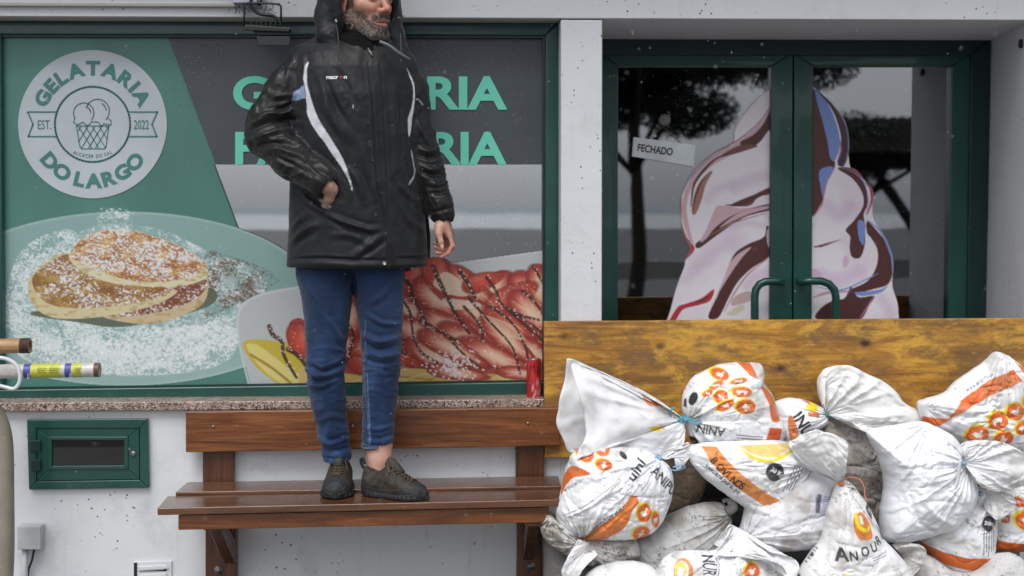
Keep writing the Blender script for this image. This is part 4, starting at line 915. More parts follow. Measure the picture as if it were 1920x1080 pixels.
# ================================================================== SANDBAGS
def fan_mesh(tie, rim, ytie, yrim, nfold, amp, bulge, sgn, seed, nu=90, nv=40):
    """one sheet of loose sack cloth spreading from the tie to its rim"""
    R = spline(rim, 10, False); s = np.concatenate([[0], np.cumsum(np.hypot(*np.diff(R, axis=0).T))]); s /= s[-1]
    u = np.linspace(0, 1, nu); rx = np.interp(u, s, R[:, 0]); ry = np.interp(u, s, R[:, 1]); v = np.linspace(0, 1, nv)
    Uu, Vv = np.meshgrid(u, v, indexing='ij'); tx = tie[0]+(Uu-.5)*3; ty = tie[1]+(Uu-.5)*3
    px = tx+(rx[:, None]-tx)*Vv; py = ty+(ry[:, None]-ty)*Vv
    yr = np.interp(u, np.linspace(0, 1, len(np.atleast_1d(yrim))), np.atleast_1d(yrim))[:, None]
    f1 = vn2(Uu*nfold+seed, Vv*1.1+seed*.3, seed); f2 = ridge(vn2(Uu*nfold*2.1+seed*2.1+.5*vn2(Uu*3, Vv*4, seed+5), Vv*1.6, seed+1), 1.6); f3 = ridge(fbm2(Uu*9+Vv*5, Vv*7-Uu*4, 3, seed+2), 2)
    env = Vv**.8
    y = ytie+(yr-ytie)*Vv+sgn*bulge*np.sin(np.pi*np.clip(Uu, 0, 1))**.6*np.sin(np.pi*np.clip(Vv*.85, 0, 1))**.8
    y = y-amp*env*((f1-.5)*1.5+(f2-.4)*.8*(1-.4*Vv))-amp*.30*(f3-.4)*env
    W = U(px, py, ytie).reshape(-1, 3); W[:, 1] = y.ravel()
    return W, grid_faces(nu, nv), px.ravel(), py.ravel()
def pillow(cx, cy, out, yc, T, Tb, seed, tie=None, lump=.010, wr=.0034, nj=230, ni=74, fold=.008, power=2.3, fl_len=120, folds=()):
    O = spline(out, 14); s = np.concatenate([[0], np.cumsum(np.hypot(*np.diff(np.vstack([O, O[:1]]), axis=0).T))]); s /= s[-1]
    u = np.linspace(0, 1, nj, endpoint=False); ox = np.interp(u, s, np.append(O[:, 0], O[0, 0])); oy = np.interp(u, s, np.append(O[:, 1], O[0, 1]))
    # slightly rumpled outline
    ox = ox+1.6*(fbm2(ox*.05, oy*.05, 3, seed)-.5)*2; oy = oy+1.6*(fbm2(ox*.05+9, oy*.05, 3, seed)-.5)*2
    t = np.linspace(0, 1, ni); r = np.sin(t*np.pi/2); res = []
    for sgn, TT in ((-1, T), (1, Tb)):
        Rr, J = np.meshgrid(r, np.arange(nj)); px = cx+(ox[:, None]-cx)*Rr; py = cy+(oy[:, None]-cy)*Rr
        prof = np.sqrt(np.clip(1-Rr**power, 0, 1)); h = TT*prof
        if sgn < 0:
            e = np.clip(prof*1.6, 0, 1)
            h = h+e*lump*.8*(fbm2(px*.014, py*.016, 3, seed+3)-.5)*2
            w1 = ridge(fbm2(px*.022+1.1*fbm2(px*.014, py*.014, 2, seed+8), py*.034, 3, seed+5), 5.5); h = h-e*wr*w1*1.9
            w2 = ridge(fbm2(px*.055+.8*fbm2(px*.03, py*.03, 2, seed+1), py*.03, 3, seed+6), 4.5); h = h+e*wr*.65*w2
            w3 = fbm2(px*.16, py*.13, 3, seed+7)-.5; h = h+e*wr*.38*w3
            for tie_ in ([tie] if tie is not None and not isinstance(tie[0], (tuple, list)) else (tie or [])):
                an = np.arctan2(py-tie_[1], px-tie_[0]); d = np.hypot(px-tie_[0], py-tie_[1])
                k = np.exp(-d/fl_len)*np.clip(d/14, .15, 1)
                n_ = ridge(vn2(an*5.5+.6*vn2(an*2, d*.01, seed), d*.006+seed, seed+2), 1.5)-.5; h = h+fold*k*n_*1.6*np.clip(prof*2.2, .25, 1)
                n_ = ridge(vn2(an*12, d*.010+seed, seed+4), 1.5)-.5; h = h+fold*.5*k*n_*np.clip(prof*2.2, .2, 1)
            for P, w, dp in folds:
                P = spline(np.array(P, float), 6, False); best = np.full(px.shape, 1e9)
                for i in range(len(P)-1):
                    a, b = P[i], P[i+1]; dd = b-a; tt = np.clip(((px-a[0])*dd[0]+(py-a[1])*dd[1])/(dd@dd+1e-9), 0, 1); best = np.minimum(best, np.hypot(px-a[0]-tt*dd[0], py-a[1]-tt*dd[1]))
                h = h+dp*np.exp(-(best/w)**2)*e
        W = U(px, py, yc).reshape(-1, 3); W[:, 1] = (yc+sgn*np.maximum(h, 0)).ravel(); res.append((W, px.ravel(), py.ravel()))
    n = nj*ni; fF = grid_faces(nj, ni, True); fB = fF[:, ::-1]+n
    # stitch rims: back rim vertices coincide with the front rim
    fB = fB.copy(); rim = np.arange(nj)*ni+ni-1; mp = np.arange(2*n); mp[n+rim] = rim; fB = mp[fB]
    V = np.concatenate([res[0][0], res[1][0]]); px = np.concatenate([res[0][1], res[1][1]]); py = np.concatenate([res[0][2], res[1][2]])
    return V, np.concatenate([fF, fB]), px, py, n
M['sack'] = mat_col('sack_print', .42, .45, weave=.08, wscale=420, bmp=.15, bsc=45)
M['sack_dull'] = mat_col('grey_sack_cloth', .75, .2, weave=.3, wscale=420, bmp=.5, bsc=60)
M['loose'] = mat_col('thin_sack_cloth', .38, .45, weave=.08, wscale=420, bmp=.25, bsc=38, trans=.12)
M['string_blue'] = simple('blue_string', (92, 160, 178), .6, 0, .2, 80, .2); M['string_lblue'] = simple('pale_blue_string', (130, 170, 206), .6, 0, .2, 80, .2)
M['string_red'] = simple('orange_string', (206, 118, 92), .6); M['string_teal'] = simple('teal_string', (60, 120, 116), .6)
ORG, YEL, BLK, WHT = (222, 108, 48), (240, 214, 40), (52, 54, 58), (232, 232, 234)
def dirt(cv, amt, seed, rgb=(120, 112, 100), fine=.5):
    n = fbm2(cv.X*.03, cv.Y*.03, 5, seed); k = smooth(.50, .78, n)*amt; cv.A[..., :3] = cv.A[..., :3]*(1-k[..., None])+np.array(rgb, float)*k[..., None]
    s = smooth(.70, .76, fbm2(cv.X*.35, cv.Y*.35, 2, seed+3)*.6+fbm2(cv.X*.03, cv.Y*.03, 2, seed+5)*.4)*fine*amt*2.2; s = np.clip(s, 0, .8)[..., None]
    cv.A[..., :3] = cv.A[..., :3]*(1-s)+np.array(rgb, float)*.6*s
def badge(cv, x, y, rx, ry=None, rot=0, kind=0):
    """orange spot with a yellow edge and a pale farm-animal shape"""
    ry = ry or rx; cv.ell(x-rx*.12, y-ry*.1, rx*1.1, ry*1.1, YEL, rot); cv.ell(x, y, rx, ry, ORG, rot)
    c, s = math.cos(rot), math.sin(rot); f = lambda P: [(x+(a*c-b*s)*rx, y+(a*s+b*c)*ry) for a, b in P]
    w = (240, 232, 226)
    if kind % 3 == 0: cv.poly(f([(-.55, -.1), (-.2, -.3), (.1, -.2), (.35, -.5), (.5, -.35), (.3, -.1), (.35, .2), (.15, .35), (.1, .6), (0, .35), (-.25, .3), (-.35, .05)]), w, 3)
    elif kind % 3 == 1: cv.poly(f([(-.6, -.05), (-.45, -.3), (.3, -.3), (.55, -.15), (.5, .1), (.38, .1), (.35, .45), (.22, .45), (.2, .15), (-.25, .15), (-.28, .45), (-.42, .45), (-.45, .1)]), w, 2)
    else: cv.poly(f([(-.1, -.55), (.1, -.45), (.1, -.1), (.4, .0), (.3, .3), (.1, .35), (.05, .6), (-.1, .6), (-.15, .3), (-.4, .1), (-.2, -.15)]), w, 3)
def kg(cv, x, y, r, ang=0, txt='30 Kg', ry=None, mirror=False):
    cv.ell(x, y, r, ry or r, BLK); ca, sa = math.cos(math.radians(ang)), math.sin(math.radians(ang)); w = r*1.5; cap = r*.5
    sx = -1 if mirror else 1
    cv.text(txt, x-ca*w/2*sx-sa*(-cap/2), y-sa*w/2*sx+ca*cap/2, cap, WHT, ang=ang, width=w, bold=.02, mirror=mirror)
def small_print(cv, x, y, ang, n, L, gap=4, c=(70, 70, 76), seed=0):
    rg = random.Random(seed); ca, sa = math.cos(math.radians(ang)), math.sin(math.radians(ang))
    for i in range(n):
        ox, oy = x-sa*gap*i, y+ca*gap*i; t = 0; l = L*rg.uniform(.75, 1)
        while t < l:
            w = rg.uniform(2, 6); cv.stroke([(ox+ca*t, oy+sa*t), (ox+ca*(t+w), oy+sa*(t+w))], 1.7, c, .8, sm=0, soft=.4); t += w+1.4
def sandbag(label, out, c, y, T, Tb, seed, paint=None, tie=None, base=(240, 241, 244), dull=False, dirt_=.35, drgb=(128, 120, 108), extras=None, nj=230, ni=74, **kw):
    xs = [p[0] for p in out]; ys = [p[1] for p in out]; x0, x1, y0, y1 = min(xs)-8, max(xs)+8, min(ys)-8, max(ys)+8
    cv = Canvas(x0, y0, x1, y1, 2, base); 
    k = .96+.06*fbm2(cv.X*.02, cv.Y*.02, 3, seed); cv.A[..., :3] *= k[..., None]
    if paint: paint(cv)
    dirt(cv, dirt_, seed, drgb)
    V, F, px, py, nf = pillow(c[0], c[1], out, y, T, Tb, seed, tie, nj=nj, ni=ni, **kw)
    col = cv.sample(px, py); col[nf:, :3] = lin(base)*.8 if not dull else lin(base)
    e = empty('sandbag', (float(V[:, 0].mean()), y, float(V[:, 2].min())), label, 'sandbag', 'sandbags piled in front of the door')
    o = mk('sack', V, F, M['sack_dull' if dull else 'sack'], e, True, col[:, :3]); return e
def loose(e, tie, front, back, yt, yrf, yrb, seed, nfold=7, amp=.02, bulge=.03, base=(248, 248, 250), paint=None, dirt_=.2, name='loose_top'):
    P = np.array(list(front)+list(back)+[tie]); cv = Canvas(P[:, 0].min()-8, P[:, 1].min()-8, P[:, 0].max()+8, P[:, 1].max()+8, 2, base)
    cv.A[..., :3] *= (.95+.07*fbm2(cv.X*.03, cv.Y*.03, 3, seed))[..., None]
    if paint: paint(cv)
    dirt(cv, dirt_, seed+2)
    W1, F1, p1, q1 = fan_mesh(tie, front, yt, yrf, nfold, amp, bulge, -1, seed); c1 = cv.sample(p1, q1)
    W2, F2, p2, q2 = fan_mesh(tie, back, yt+.004, yrb, nfold, amp*.8, bulge*.6, 1, seed+3); c2 = np.tile(lin(base)*.9, (len(p2), 1))
    o = mk(name, np.concatenate([W1, W2]), np.concatenate([F1, F2[:, ::-1]+len(W1)]), M['loose'], e, True, np.concatenate([c1[:, :3], c2]))
    s = o.modifiers.new('thickness', 'SOLIDIFY'); s.thickness = .0012
    return o
def string(e, tie, y, mat, r=.0022, R=.016, tails=(), turns=3, name='string'):
    t = MB(); c = U(tie[0], tie[1], y)
    P = [c+np.array([math.cos(a)*R*.55, math.sin(a)*R, math.sin(a*1.0)*.004+(a/(6.28*turns)-.5)*.012]) for a in np.linspace(0, 6.28*turns, 12*turns)]
    # ring round the neck, axis along the given direction
    t.tube(P, r, 6); t.lathe([(0, -.008), (.007, -.004), (.007, .004), (0, .008)], c+np.array([0, -R, 0]), (1, 0, 0), 8)
    for tl in tails:
        Q = spline([U(x, yy, y-R-.006*k) for k, (x, yy) in enumerate(tl)], 6, False); t.tube(Q, r*.9, 6)
    t.build(name, mat, e, True)

# --- far row first (touching the board), then nearer ones
# dirty grey sack deep in the pile
def p(cv):
    for i in range(9): cv.stroke([(1590+rgp.uniform(-10, 20), 830+i*18), (1625, 838+i*18), (1652, 850+i*18)], 1.5, (90, 88, 84), .6)
    dirt(cv, .5, 7)
rgp = random.Random(2)
sandbag('dirty grey sandbag deep in the pile, left of the big plain white one', [(1548, 782), (1580, 778), (1622, 800), (1650, 830), (1672, 900), (1670, 980), (1650, 1020), (1620, 1010), (1590, 960), (1560, 900), (1545, 830)], (1606, 900), -.24, .05, .07, 31, p, base=(172, 168, 164), dull=True, dirt_=.7, tie=(1560, 782), wr=.006)
# brown wet sack
sandbag('round brown wet sandbag wedged behind the others on the left of the pile', [(1225, 850), (1262, 838), (1292, 848), (1316, 868), (1324, 902), (1312, 936), (1282, 962), (1245, 975), (1215, 960), (1205, 900)], (1262, 905), -.22, .07, .07, 32, lambda cv: dirt(cv, .5, 9, (170, 160, 140)), base=(140, 124, 106), dull=True, dirt_=.5, drgb=(96, 84, 70))
# grey sack at the bottom left behind the bench end
sandbag('dark grey sandbag beside the bench leg at the bottom left of the pile', [(1024, 1010), (1060, 1010), (1120, 1040), (1160, 1080), (1170, 1140), (1150, 1200), (1060, 1215), (1020, 1180), (1018, 1080)], (1085, 1110), -.30, .10, .1, 33, base=(128, 126, 124), dull=True, dirt_=.4)
e = sandbag('crumpled greyish sandbag low on the left, its twisted white end hanging down', [(1010, 972), (1024, 958), (1060, 985), (1120, 1000), (1186, 1006), (1200, 1040), (1170, 1062), (1120, 1062), (1062, 1040), (1022, 1012)], (1110, 1022), -.40, .09, .08, 34, base=(196, 195, 192), dirt_=.7, tie=[(1085, 1012), (1030, 965)], wr=.006, fold=.012)
loose(e, (1108, 1020), [(1082, 1005), (1062, 1036), (1050, 1062), (1058, 1080), (1076, 1082), (1092, 1058), (1118, 1034)], [(1088, 1012), (1066, 1040), (1056, 1060), (1062, 1072), (1074, 1074), (1090, 1050), (1112, 1030)], -.47, -.52, -.49, 35, 4, .014, .016, name='twisted_end')
# small bag behind, right of the big tied one
def p(cv):
    cv.text('INU', 1474, 776, 22, BLK, ang=58, width=44, bold=.03); cv.poly([(1468, 782), (1476, 776), (1488, 812), (1484, 832), (1474, 830)], (214, 128, 78), 4); cv.poly([(1503, 758), (1520, 752), (1530, 756), (1526, 764), (1514, 768)], YEL, 3)
    cv.poly([(1506, 768), (1528, 772), (1526, 776), (1504, 774)], ORG); cv.poly([(1500, 748), (1516, 752), (1514, 756)], ORG)
e = sandbag('small white sandbag with black letters squeezed between two knotted tops at the back', [(1450, 760), (1462, 750), (1482, 745), (1516, 752), (1543, 766), (1552, 778), (1546, 796), (1522, 812), (1500, 826), (1482, 842), (1460, 840), (1450, 800)], (1495, 788), -.22, .09, .07, 36, p, tie=(1552, 776), fold=.016, fl_len=70)
loose(e, (1549, 777), [(1546, 752), (1545, 720), (1552, 700), (1571, 688), (1592, 685), (1625, 700), (1655, 714), (1684, 736), (1698, 756), (1718, 768), (1724, 788), (1690, 800), (1657, 804), (1632, 812), (1606, 800), (1584, 784)],
      [(1550, 748), (1549, 722), (1558, 702), (1576, 694), (1596, 692), (1625, 706), (1652, 720), (1680, 742), (1694, 760), (1712, 772), (1716, 786), (1690, 794), (1657, 796), (1632, 802), (1606, 792), (1584, 780)], -.26, [-.30, -.20, -.22, -.30], -.13, 37, 6, .042, .05, base=(246, 246, 245))
string(e, (1549, 777), -.26, M['string_teal'], .002, .013, [[(1549, 777), (1570, 786), (1594, 792)], [(1549, 777), (1545, 765), (1543, 758)]])
# big top left knotted bag
def p(cv):
    for x, y, rx, ry, r_, k in [(1344, 698, 15, 10, .1, 0), (1334, 717, 15, 5, -.6, 1), (1376, 709, 16, 5, -.2, 0), (1318, 731, 10, 5, -.5, 2), (1380, 728, 18, 9.5, 0, 1), (1342, 737, 13, 11, -.7, 2), (1349, 752, 17, 8, -.5, 0), (1386, 754, 18, 13, 0, 2)]: badge(cv, x, y, rx, ry, r_, k)
    cv.poly([(1380, 678), (1404, 678), (1412, 706), (1398, 700)], ORG, 0); cv.poly([(1418, 720), (1436, 730), (1452, 760), (1460, 785), (1437, 782), (1432, 752)], ORG, 3); cv.poly([(1432, 794), (1458, 798), (1452, 838), (1422, 838)], (224, 92, 40), 0)
    cv.ell(1294, 743, 6, 13, BLK, .35); cv.ell(1298, 825, 7, 11, BLK, -.5); cv.text('30', 1294, 826, 5, WHT, ang=60, width=8); cv.poly([(1281, 746), (1284, 744), (1284, 762), (1280, 760)], BLK)
    cv.text('ANIN', 1349, 795, 16, BLK, ang=187, width=48, bold=.025); small_print(cv, 1420, 812, 185, 4, 58, -5.5, seed=4)
e = sandbag('white sandbag with blue-green knot and orange spots, top left of the pile', [(1284, 783), (1278, 765), (1282, 737), (1295, 713), (1316, 697), (1345, 685), (1377, 680), (1420, 681), (1432, 697), (1433, 717), (1450, 745), (1460, 780), (1474, 806), (1468, 824), (1454, 837), (1395, 838), (1330, 838), (1303, 836), (1290, 816), (1284, 798)], (1370, 762), -.30, .115, .11, 38, p, tie=(1284, 786), fold=.018, fl_len=110, ni=90, nj=280)
def p2_(cv):
    cv.poly([(1200, 735), (1215, 748), (1240, 742), (1252, 752), (1240, 756), (1216, 757), (1206, 750)], (224, 140, 90), 4); cv.poly([(1208, 795), (1228, 792), (1234, 802), (1226, 803)], YEL, 3); cv.poly([(1233, 790), (1240, 798), (1238, 802)], (214, 100, 60))
    cv.stroke([(1262, 784), (1266, 778), (1276, 776), (1272, 784), (1282, 782)], 1.6, BLK)
loose(e, (1284, 786), [(1284, 806), (1278, 830), (1256, 846), (1226, 852), (1196, 846), (1166, 836), (1137, 826), (1094, 833), (1074, 846), (1078, 828), (1091, 803), (1087, 765), (1073, 710), (1067, 675), (1092, 684), (1142, 704), (1200, 734), (1245, 760)],
      [(1270, 800), (1256, 830), (1226, 838), (1166, 822), (1100, 838), (1070, 852), (1058, 828), (1044, 796), (1048, 768), (1050, 748), (1060, 714), (1063, 684), (1068, 673), (1110, 690), (1190, 726), (1245, 758)], -.35, [-.36, -.42, -.46, -.44, -.38, -.40], [-.30, -.30, -.32, -.34, -.30], 39, 8, .030, .050, paint=p2_)
string(e, (1284, 786), -.35, M['string_blue'], .0036, .018, [[(1284, 786), (1272, 792), (1262, 794), (1258, 786), (1258, 770), (1266, 764)], [(1284, 786), (1294, 790), (1304, 796), (1316, 792)], [(1284, 786), (1276, 784), (1268, 792), (1263, 796)], [(1288, 784), (1300, 788), (1311, 787)]])
# top right bag with spots
def p(cv):
    cv.poly([(1885, 688), (1898, 709), (1860, 725), (1827, 741), (1795, 760), (1765, 781), (1752, 794), (1728, 794), (1727, 779), (1762, 779), (1780, 755), (1800, 735), (1840, 707)], ORG, 0); cv.poly([(1900, 680), (1990, 720), (1990, 744), (1912, 704)], ORG)
    for i, (x, y, r) in enumerate([(1815, 807, 18), (1849, 781, 18), (1862, 815, 16.5), (1881, 764, 17), (1896, 794, 16), (1911, 747, 16.5), (1922, 776, 16), (1945, 745, 16), (1950, 790, 16)]): badge(cv, x, y, r, r*(.8 if i == 4 else .92), -.3, i)
    cv.text('www.anipura.pt', 1800, 730, 6, (60, 70, 110), ang=-34, width=58)
sandbag('white sandbag with orange spots and a wide band, top right of the pile', [(1722, 756), (1735, 749), (1772, 736), (1790, 718), (1820, 696), (1852, 674), (1866, 660), (1880, 661), (1900, 674), (1925, 692), (1980, 718), (1998, 780), (1960, 846), (1900, 850), (1860, 838), (1807, 840), (1770, 812), (1740, 800), (1726, 782)], (1862, 770), -.30, .115, .12, 40, p, tie=[(1722, 758), (1872, 655)], nj=280, ni=90, fold=.012, wr=.006)
# lower left printed bag
def p(cv):
    for x, y, rx, ry, r_, k in [(1095, 846, 15, 13, .2, 1), (1127, 836, 14, 12, -.2, 0), (1127, 862, 15, 10, .2, 2), (1200, 950, 14, 17, -.1, 0), (1224, 966, 8, 18, -.2, 1), (1198, 992, 16, 16, .3, 2)]: badge(cv, x, y, rx, ry, r_, k)
    cv.poly([(1102, 878), (1080, 868), (1066, 872), (1056, 895), (1051, 925), (1060, 905), (1072, 888), (1086, 884)], ORG, 3); cv.text('www.anipu', 1057, 918, 7, BLK, ang=-42, width=44); cv.ell(1164, 847, 8, 4.5, BLK, .7)
    cv.stroke([(1056, 957), (1080, 943), (1110, 922), (1140, 898), (1165, 872)], 1.6, (150, 148, 144)); cv.stroke([(1060, 963), (1090, 945), (1120, 925)], 1, (170, 168, 164))
    cv.text('www.anipura.pt', 1164, 930, 9.5, (52, 60, 96), ang=139, width=84, bold=.02)
    cv.poly([(1080, 1006), (1122, 1012), (1158, 984), (1170, 968), (1178, 942), (1190, 930), (1186, 916), (1172, 918), (1160, 940), (1138, 960), (1108, 984)], (224, 128, 62), 0); cv.poly([(1205, 1002), (1240, 985), (1228, 998)], ORG)
    cv.text('uini', 1180, 892, 17, BLK, ang=-52, width=40, bold=.025); cv.text('ANIPUI', 1212, 876, 17, BLK, ang=48, width=70, bold=.025)
e = sandbag('white sandbag with upside-down web address and orange band, left end by the bench', [(1076, 848), (1066, 864), (1057, 892), (1052, 918), (1044, 950), (1044, 975), (1056, 994), (1082, 1007), (1130, 1012), (1187, 1010), (1225, 996), (1246, 970), (1258, 935), (1262, 905), (1258, 880), (1243, 864), (1215, 848), (1170, 834), (1115, 828)], (1155, 922), -.44, .125, .10, 41, p, tie=[(1236, 856), (1090, 1010)], nj=300, ni=96, fold=.014, folds=[([(1170, 872), (1190, 900), (1205, 940)], 4, -.008), ([(1060, 960), (1110, 930), (1165, 875)], 3, .005), ([(1205, 868), (1228, 910), (1232, 960)], 4, -.007)])
loose(e, (1240, 860), [(1246, 858), (1262, 852), (1286, 850), (1280, 838), (1262, 836), (1250, 834), (1270, 842)][:4], [(1244, 856), (1258, 848), (1276, 838), (1284, 840)], -.42, -.46, -.40, 42, 4, .012, .01)
loose(e, (1262, 846), [(1276, 838), (1298, 830), (1296, 846), (1270, 876), (1263, 868)], [(1272, 838), (1292, 830), (1290, 846), (1270, 870)], -.40, -.43, -.39, 43, 4, .012, .012)
string(e, (1236, 858), -.45, M['string_lblue'], .0030, .012, [[(1236, 858), (1234, 868), (1248, 876), (1266, 882), (1284, 876), (1278, 872), (1262, 876)], [(1236, 858), (1230, 856), (1228, 862)]])
# middle grey bag
e = sandbag('grey unprinted sandbag low in the middle with its neck twisted upward', [(1187, 1030), (1192, 1012), (1210, 994), (1250, 970), (1290, 950), (1330, 942), (1362, 948), (1372, 975), (1366, 1010), (1345, 1045), (1300, 1080), (1250, 1100), (1200, 1090), (1185, 1060)], (1280, 1020), -.36, .11, .1, 44, lambda cv: dirt(cv, .4, 3, (140, 138, 134)), base=(188, 188, 188), dull=True, tie=(1372, 960), fold=.012, dirt_=.6)
t = MB(); t.tube(spline([U(1366, 958, -.40), U(1376, 948, -.41), U(1366, 938, -.40), (U(1356, 940, -.39))], 6, False), [.018]*6+[.014]*6+[.008]*7, 14); t.build('twisted_neck', simple('grey_cloth', (132, 130, 128), .8, 0, .2, 40, .4, .3, 60), e, True)
# labelled white bag in the middle
def p(cv):
    cv.poly([(1512, 912), (1560, 922), (1548, 966), (1505, 954)], (214, 214, 226)); cv.poly([(1520, 916), (1528, 918), (1521, 950), (1514, 948)], (110, 110, 124))
    for i in range(14): cv.stroke([(1516+i*.1-.24*i*1.0, 918+i*2.3), (1526-.24*i, 920+i*2.3)], 1, (70, 70, 84), .8, sm=0)
    small_print(cv, 1531, 921, 12, 9, 22, 4.2, (128, 128, 160), 5)
sandbag('white sandbag with a small paper delivery label in the middle of the pile', [(1396, 952), (1400, 938), (1440, 930), (1480, 900), (1520, 880), (1560, 890), (1580, 940), (1575, 1000), (1560, 1028), (1510, 1030), (1450, 1032), (1412, 1026), (1386, 1006), (1392, 975)], (1480, 972), -.42, .11, .1, 45, p, tie=(1392, 1000), base=(222, 222, 226), dirt_=.5, fold=.01)
# bovinos bag
def p(cv):
    cv.poly([(1312, 834), (1340, 834), (1352, 852), (1375, 875), (1405, 900), (1440, 924), (1477, 940), (1468, 956), (1456, 958), (1420, 938), (1375, 908), (1345, 882), (1325, 858)], (226, 140, 70), 0)
    for i, (ch, x, y, a) in enumerate(zip('BOVINOS', [1329, 1338, 1347, 1357, 1363, 1371, 1381], [854, 865, 875, 882, 890, 896, 903], [52, 48, 44, 42, 42, 38, 32])): cv.text(ch, x-4, y+4, 13.5, (66, 42, 30), ang=a, bold=.03, sx=.86)
    for i, ch in enumerate('www.anipura.pt'):
        t = i/13; cv.text(ch, 1316+t*58+(0), 869+t*50-(t*(1-t))*4, 9, (50, 52, 58), bold=.02, ang=46-10*t, width=(3 if ch in 'i.' else 5.2))
    kg(cv, 1443, 877, 17, 32); cv.poly([(1382, 835), (1400, 846), (1425, 853), (1450, 850), (1476, 838), (1486, 828), (1480, 842), (1452, 855), (1425, 859), (1398, 852)], YEL, 3); cv.poly([(1380, 832), (1486, 828), (1450, 850), (1420, 850), (1396, 842)], (228, 170, 40), 0, .6)
    small_print(cv, 1497, 872, 116, 4, 56, 5.2, seed=8)
sandbag('white sandbag printed BOVINOS on an orange band, middle of the pile', [(1296, 836), (1292, 858), (1307, 882), (1332, 905), (1375, 938), (1410, 960), (1428, 974), (1436, 960), (1459, 958), (1477, 943), (1500, 918), (1524, 888), (1518, 860), (1500, 840), (1470, 828), (1420, 826), (1350, 828)], (1410, 880), -.42, .085, .10, 46, p, tie=[(1520, 868)], nj=300, ni=96, fold=.012, wr=.004, lump=.006, dirt_=.25)
# big plain white bag
def p(cv):
    cv.stroke([(1660, 1010), (1690, 996), (1722, 978), (1750, 955), (1770, 930)], 2, (206, 208, 212)); cv.stroke([(1712, 996), (1745, 978), (1772, 950)], 1.4, (190, 190, 190), .7)
e = sandbag('big plain white sandbag without print, right of the centre of the pile', [(1626, 808), (1660, 800), (1722, 790), (1757, 800), (1785, 815), (1802, 840), (1808, 868), (1826, 895), (1832, 925), (1822, 952), (1790, 988), (1742, 1006), (1700, 1016), (1668, 1017), (1652, 1006), (1652, 960), (1658, 905), (1647, 860), (1634, 832)], (1725, 905), -.42, .125, .12, 47, p, tie=[(1806, 864), (1730, 792)], base=(243, 246, 251), nj=280, ni=90, dirt_=.10, fold=.010, wr=.0032, folds=[([(1700, 905), (1730, 950), (1770, 975)], 6, .008), ([(1690, 920), (1705, 965), (1740, 990)], 4, -.007), ([(1765, 830), (1775, 880), (1768, 920)], 4, -.006)])
loose(e, (1806, 868), [(1804, 850), (1812, 836), (1840, 828), (1866, 826), (1892, 834), (1918, 850), (1934, 880), (1925, 902), (1900, 918), (1870, 921), (1840, 912), (1822, 900), (1812, 886)], [(1806, 852), (1816, 842), (1840, 834), (1866, 832), (1890, 840), (1912, 856), (1926, 880), (1918, 898), (1896, 908), (1870, 912), (1840, 904)], -.48, [-.50, -.46, -.44, -.48, -.54], -.40, 48, 7, .036, .04, base=(248, 248, 249))
string(e, (1806, 868), -.50, M['string_lblue'], .0016, .012)
t = MB(); t.tube(spline([U(x, y, -.53) for x, y in [(1801, 862), (1798, 880), (1794, 905), (1780, 935)]], 6, False), .006, 8); t.build('folded_seam', simple('seam', (214, 214, 216), .5), e, True)
# right lower bag with weight mark
def p(cv):
    cv.poly([(1715, 1008), (1730, 1016), (1760, 1028), (1802, 1036), (1862, 1036), (1860, 1062), (1810, 1062), (1765, 1053), (1735, 1034)], (214, 104, 40), 0); kg(cv, 1836, 971, 14, 10, '30Kg'); small_print(cv, 1848, 984, 92, 2, 46, 5, seed=3); small_print(cv, 1836, 984, 92, 3, 46, 5, seed=6)
e = sandbag('white sandbag with bottom orange band and dark weight spot, beneath the big plain one', [(1830, 914), (1862, 920), (1882, 932), (1884, 955), (1870, 972), (1864, 1010), (1857, 1062), (1822, 1074), (1790, 1076), (1756, 1054), (1720, 1016), (1738, 985), (1780, 950)], (1806, 1000), -.36, .10, .1, 49, p, tie=(1862, 915), fold=.014)
loose(e, (1850, 912), [(1860, 905), (1885, 922), (1892, 945), (1878, 962), (1856, 968), (1840, 950)], [(1862, 908), (1882, 924), (1886, 944), (1876, 956), (1856, 958)], -.42, -.46, -.40, 50, 5, .02, .02)
string(e, (1838, 926), -.45, M['string_lblue'], .002, .010, [[(1838, 926), (1830, 930), (1828, 936)]])
# far right bag
def p(cv):
    badge(cv, 1907, 967, 18, 17, 0, 0); badge(cv, 1897, 935, 11, 8, .2, 1); badge(cv, 1922, 938, 8, 8, 0, 2); badge(cv, 1874, 966, 7, 9, 0, 1); cv.poly([(1860, 1008), (2000, 1016), (2000, 1036), (1860, 1030)], (214, 104, 40)); badge(cv, 1948, 960, 16, 16, 0, 1)
sandbag('lower white sandbag with orange spot and band, cut by the right edge', [(1868, 940), (1884, 918), (1920, 912), (1980, 925), (2010, 970), (2006, 1020), (1970, 1040), (1920, 1034), (1868, 1030), (1860, 1000)], (1935, 975), -.33, .09, .1, 51, p, fold=.01, tie=(1895, 915))
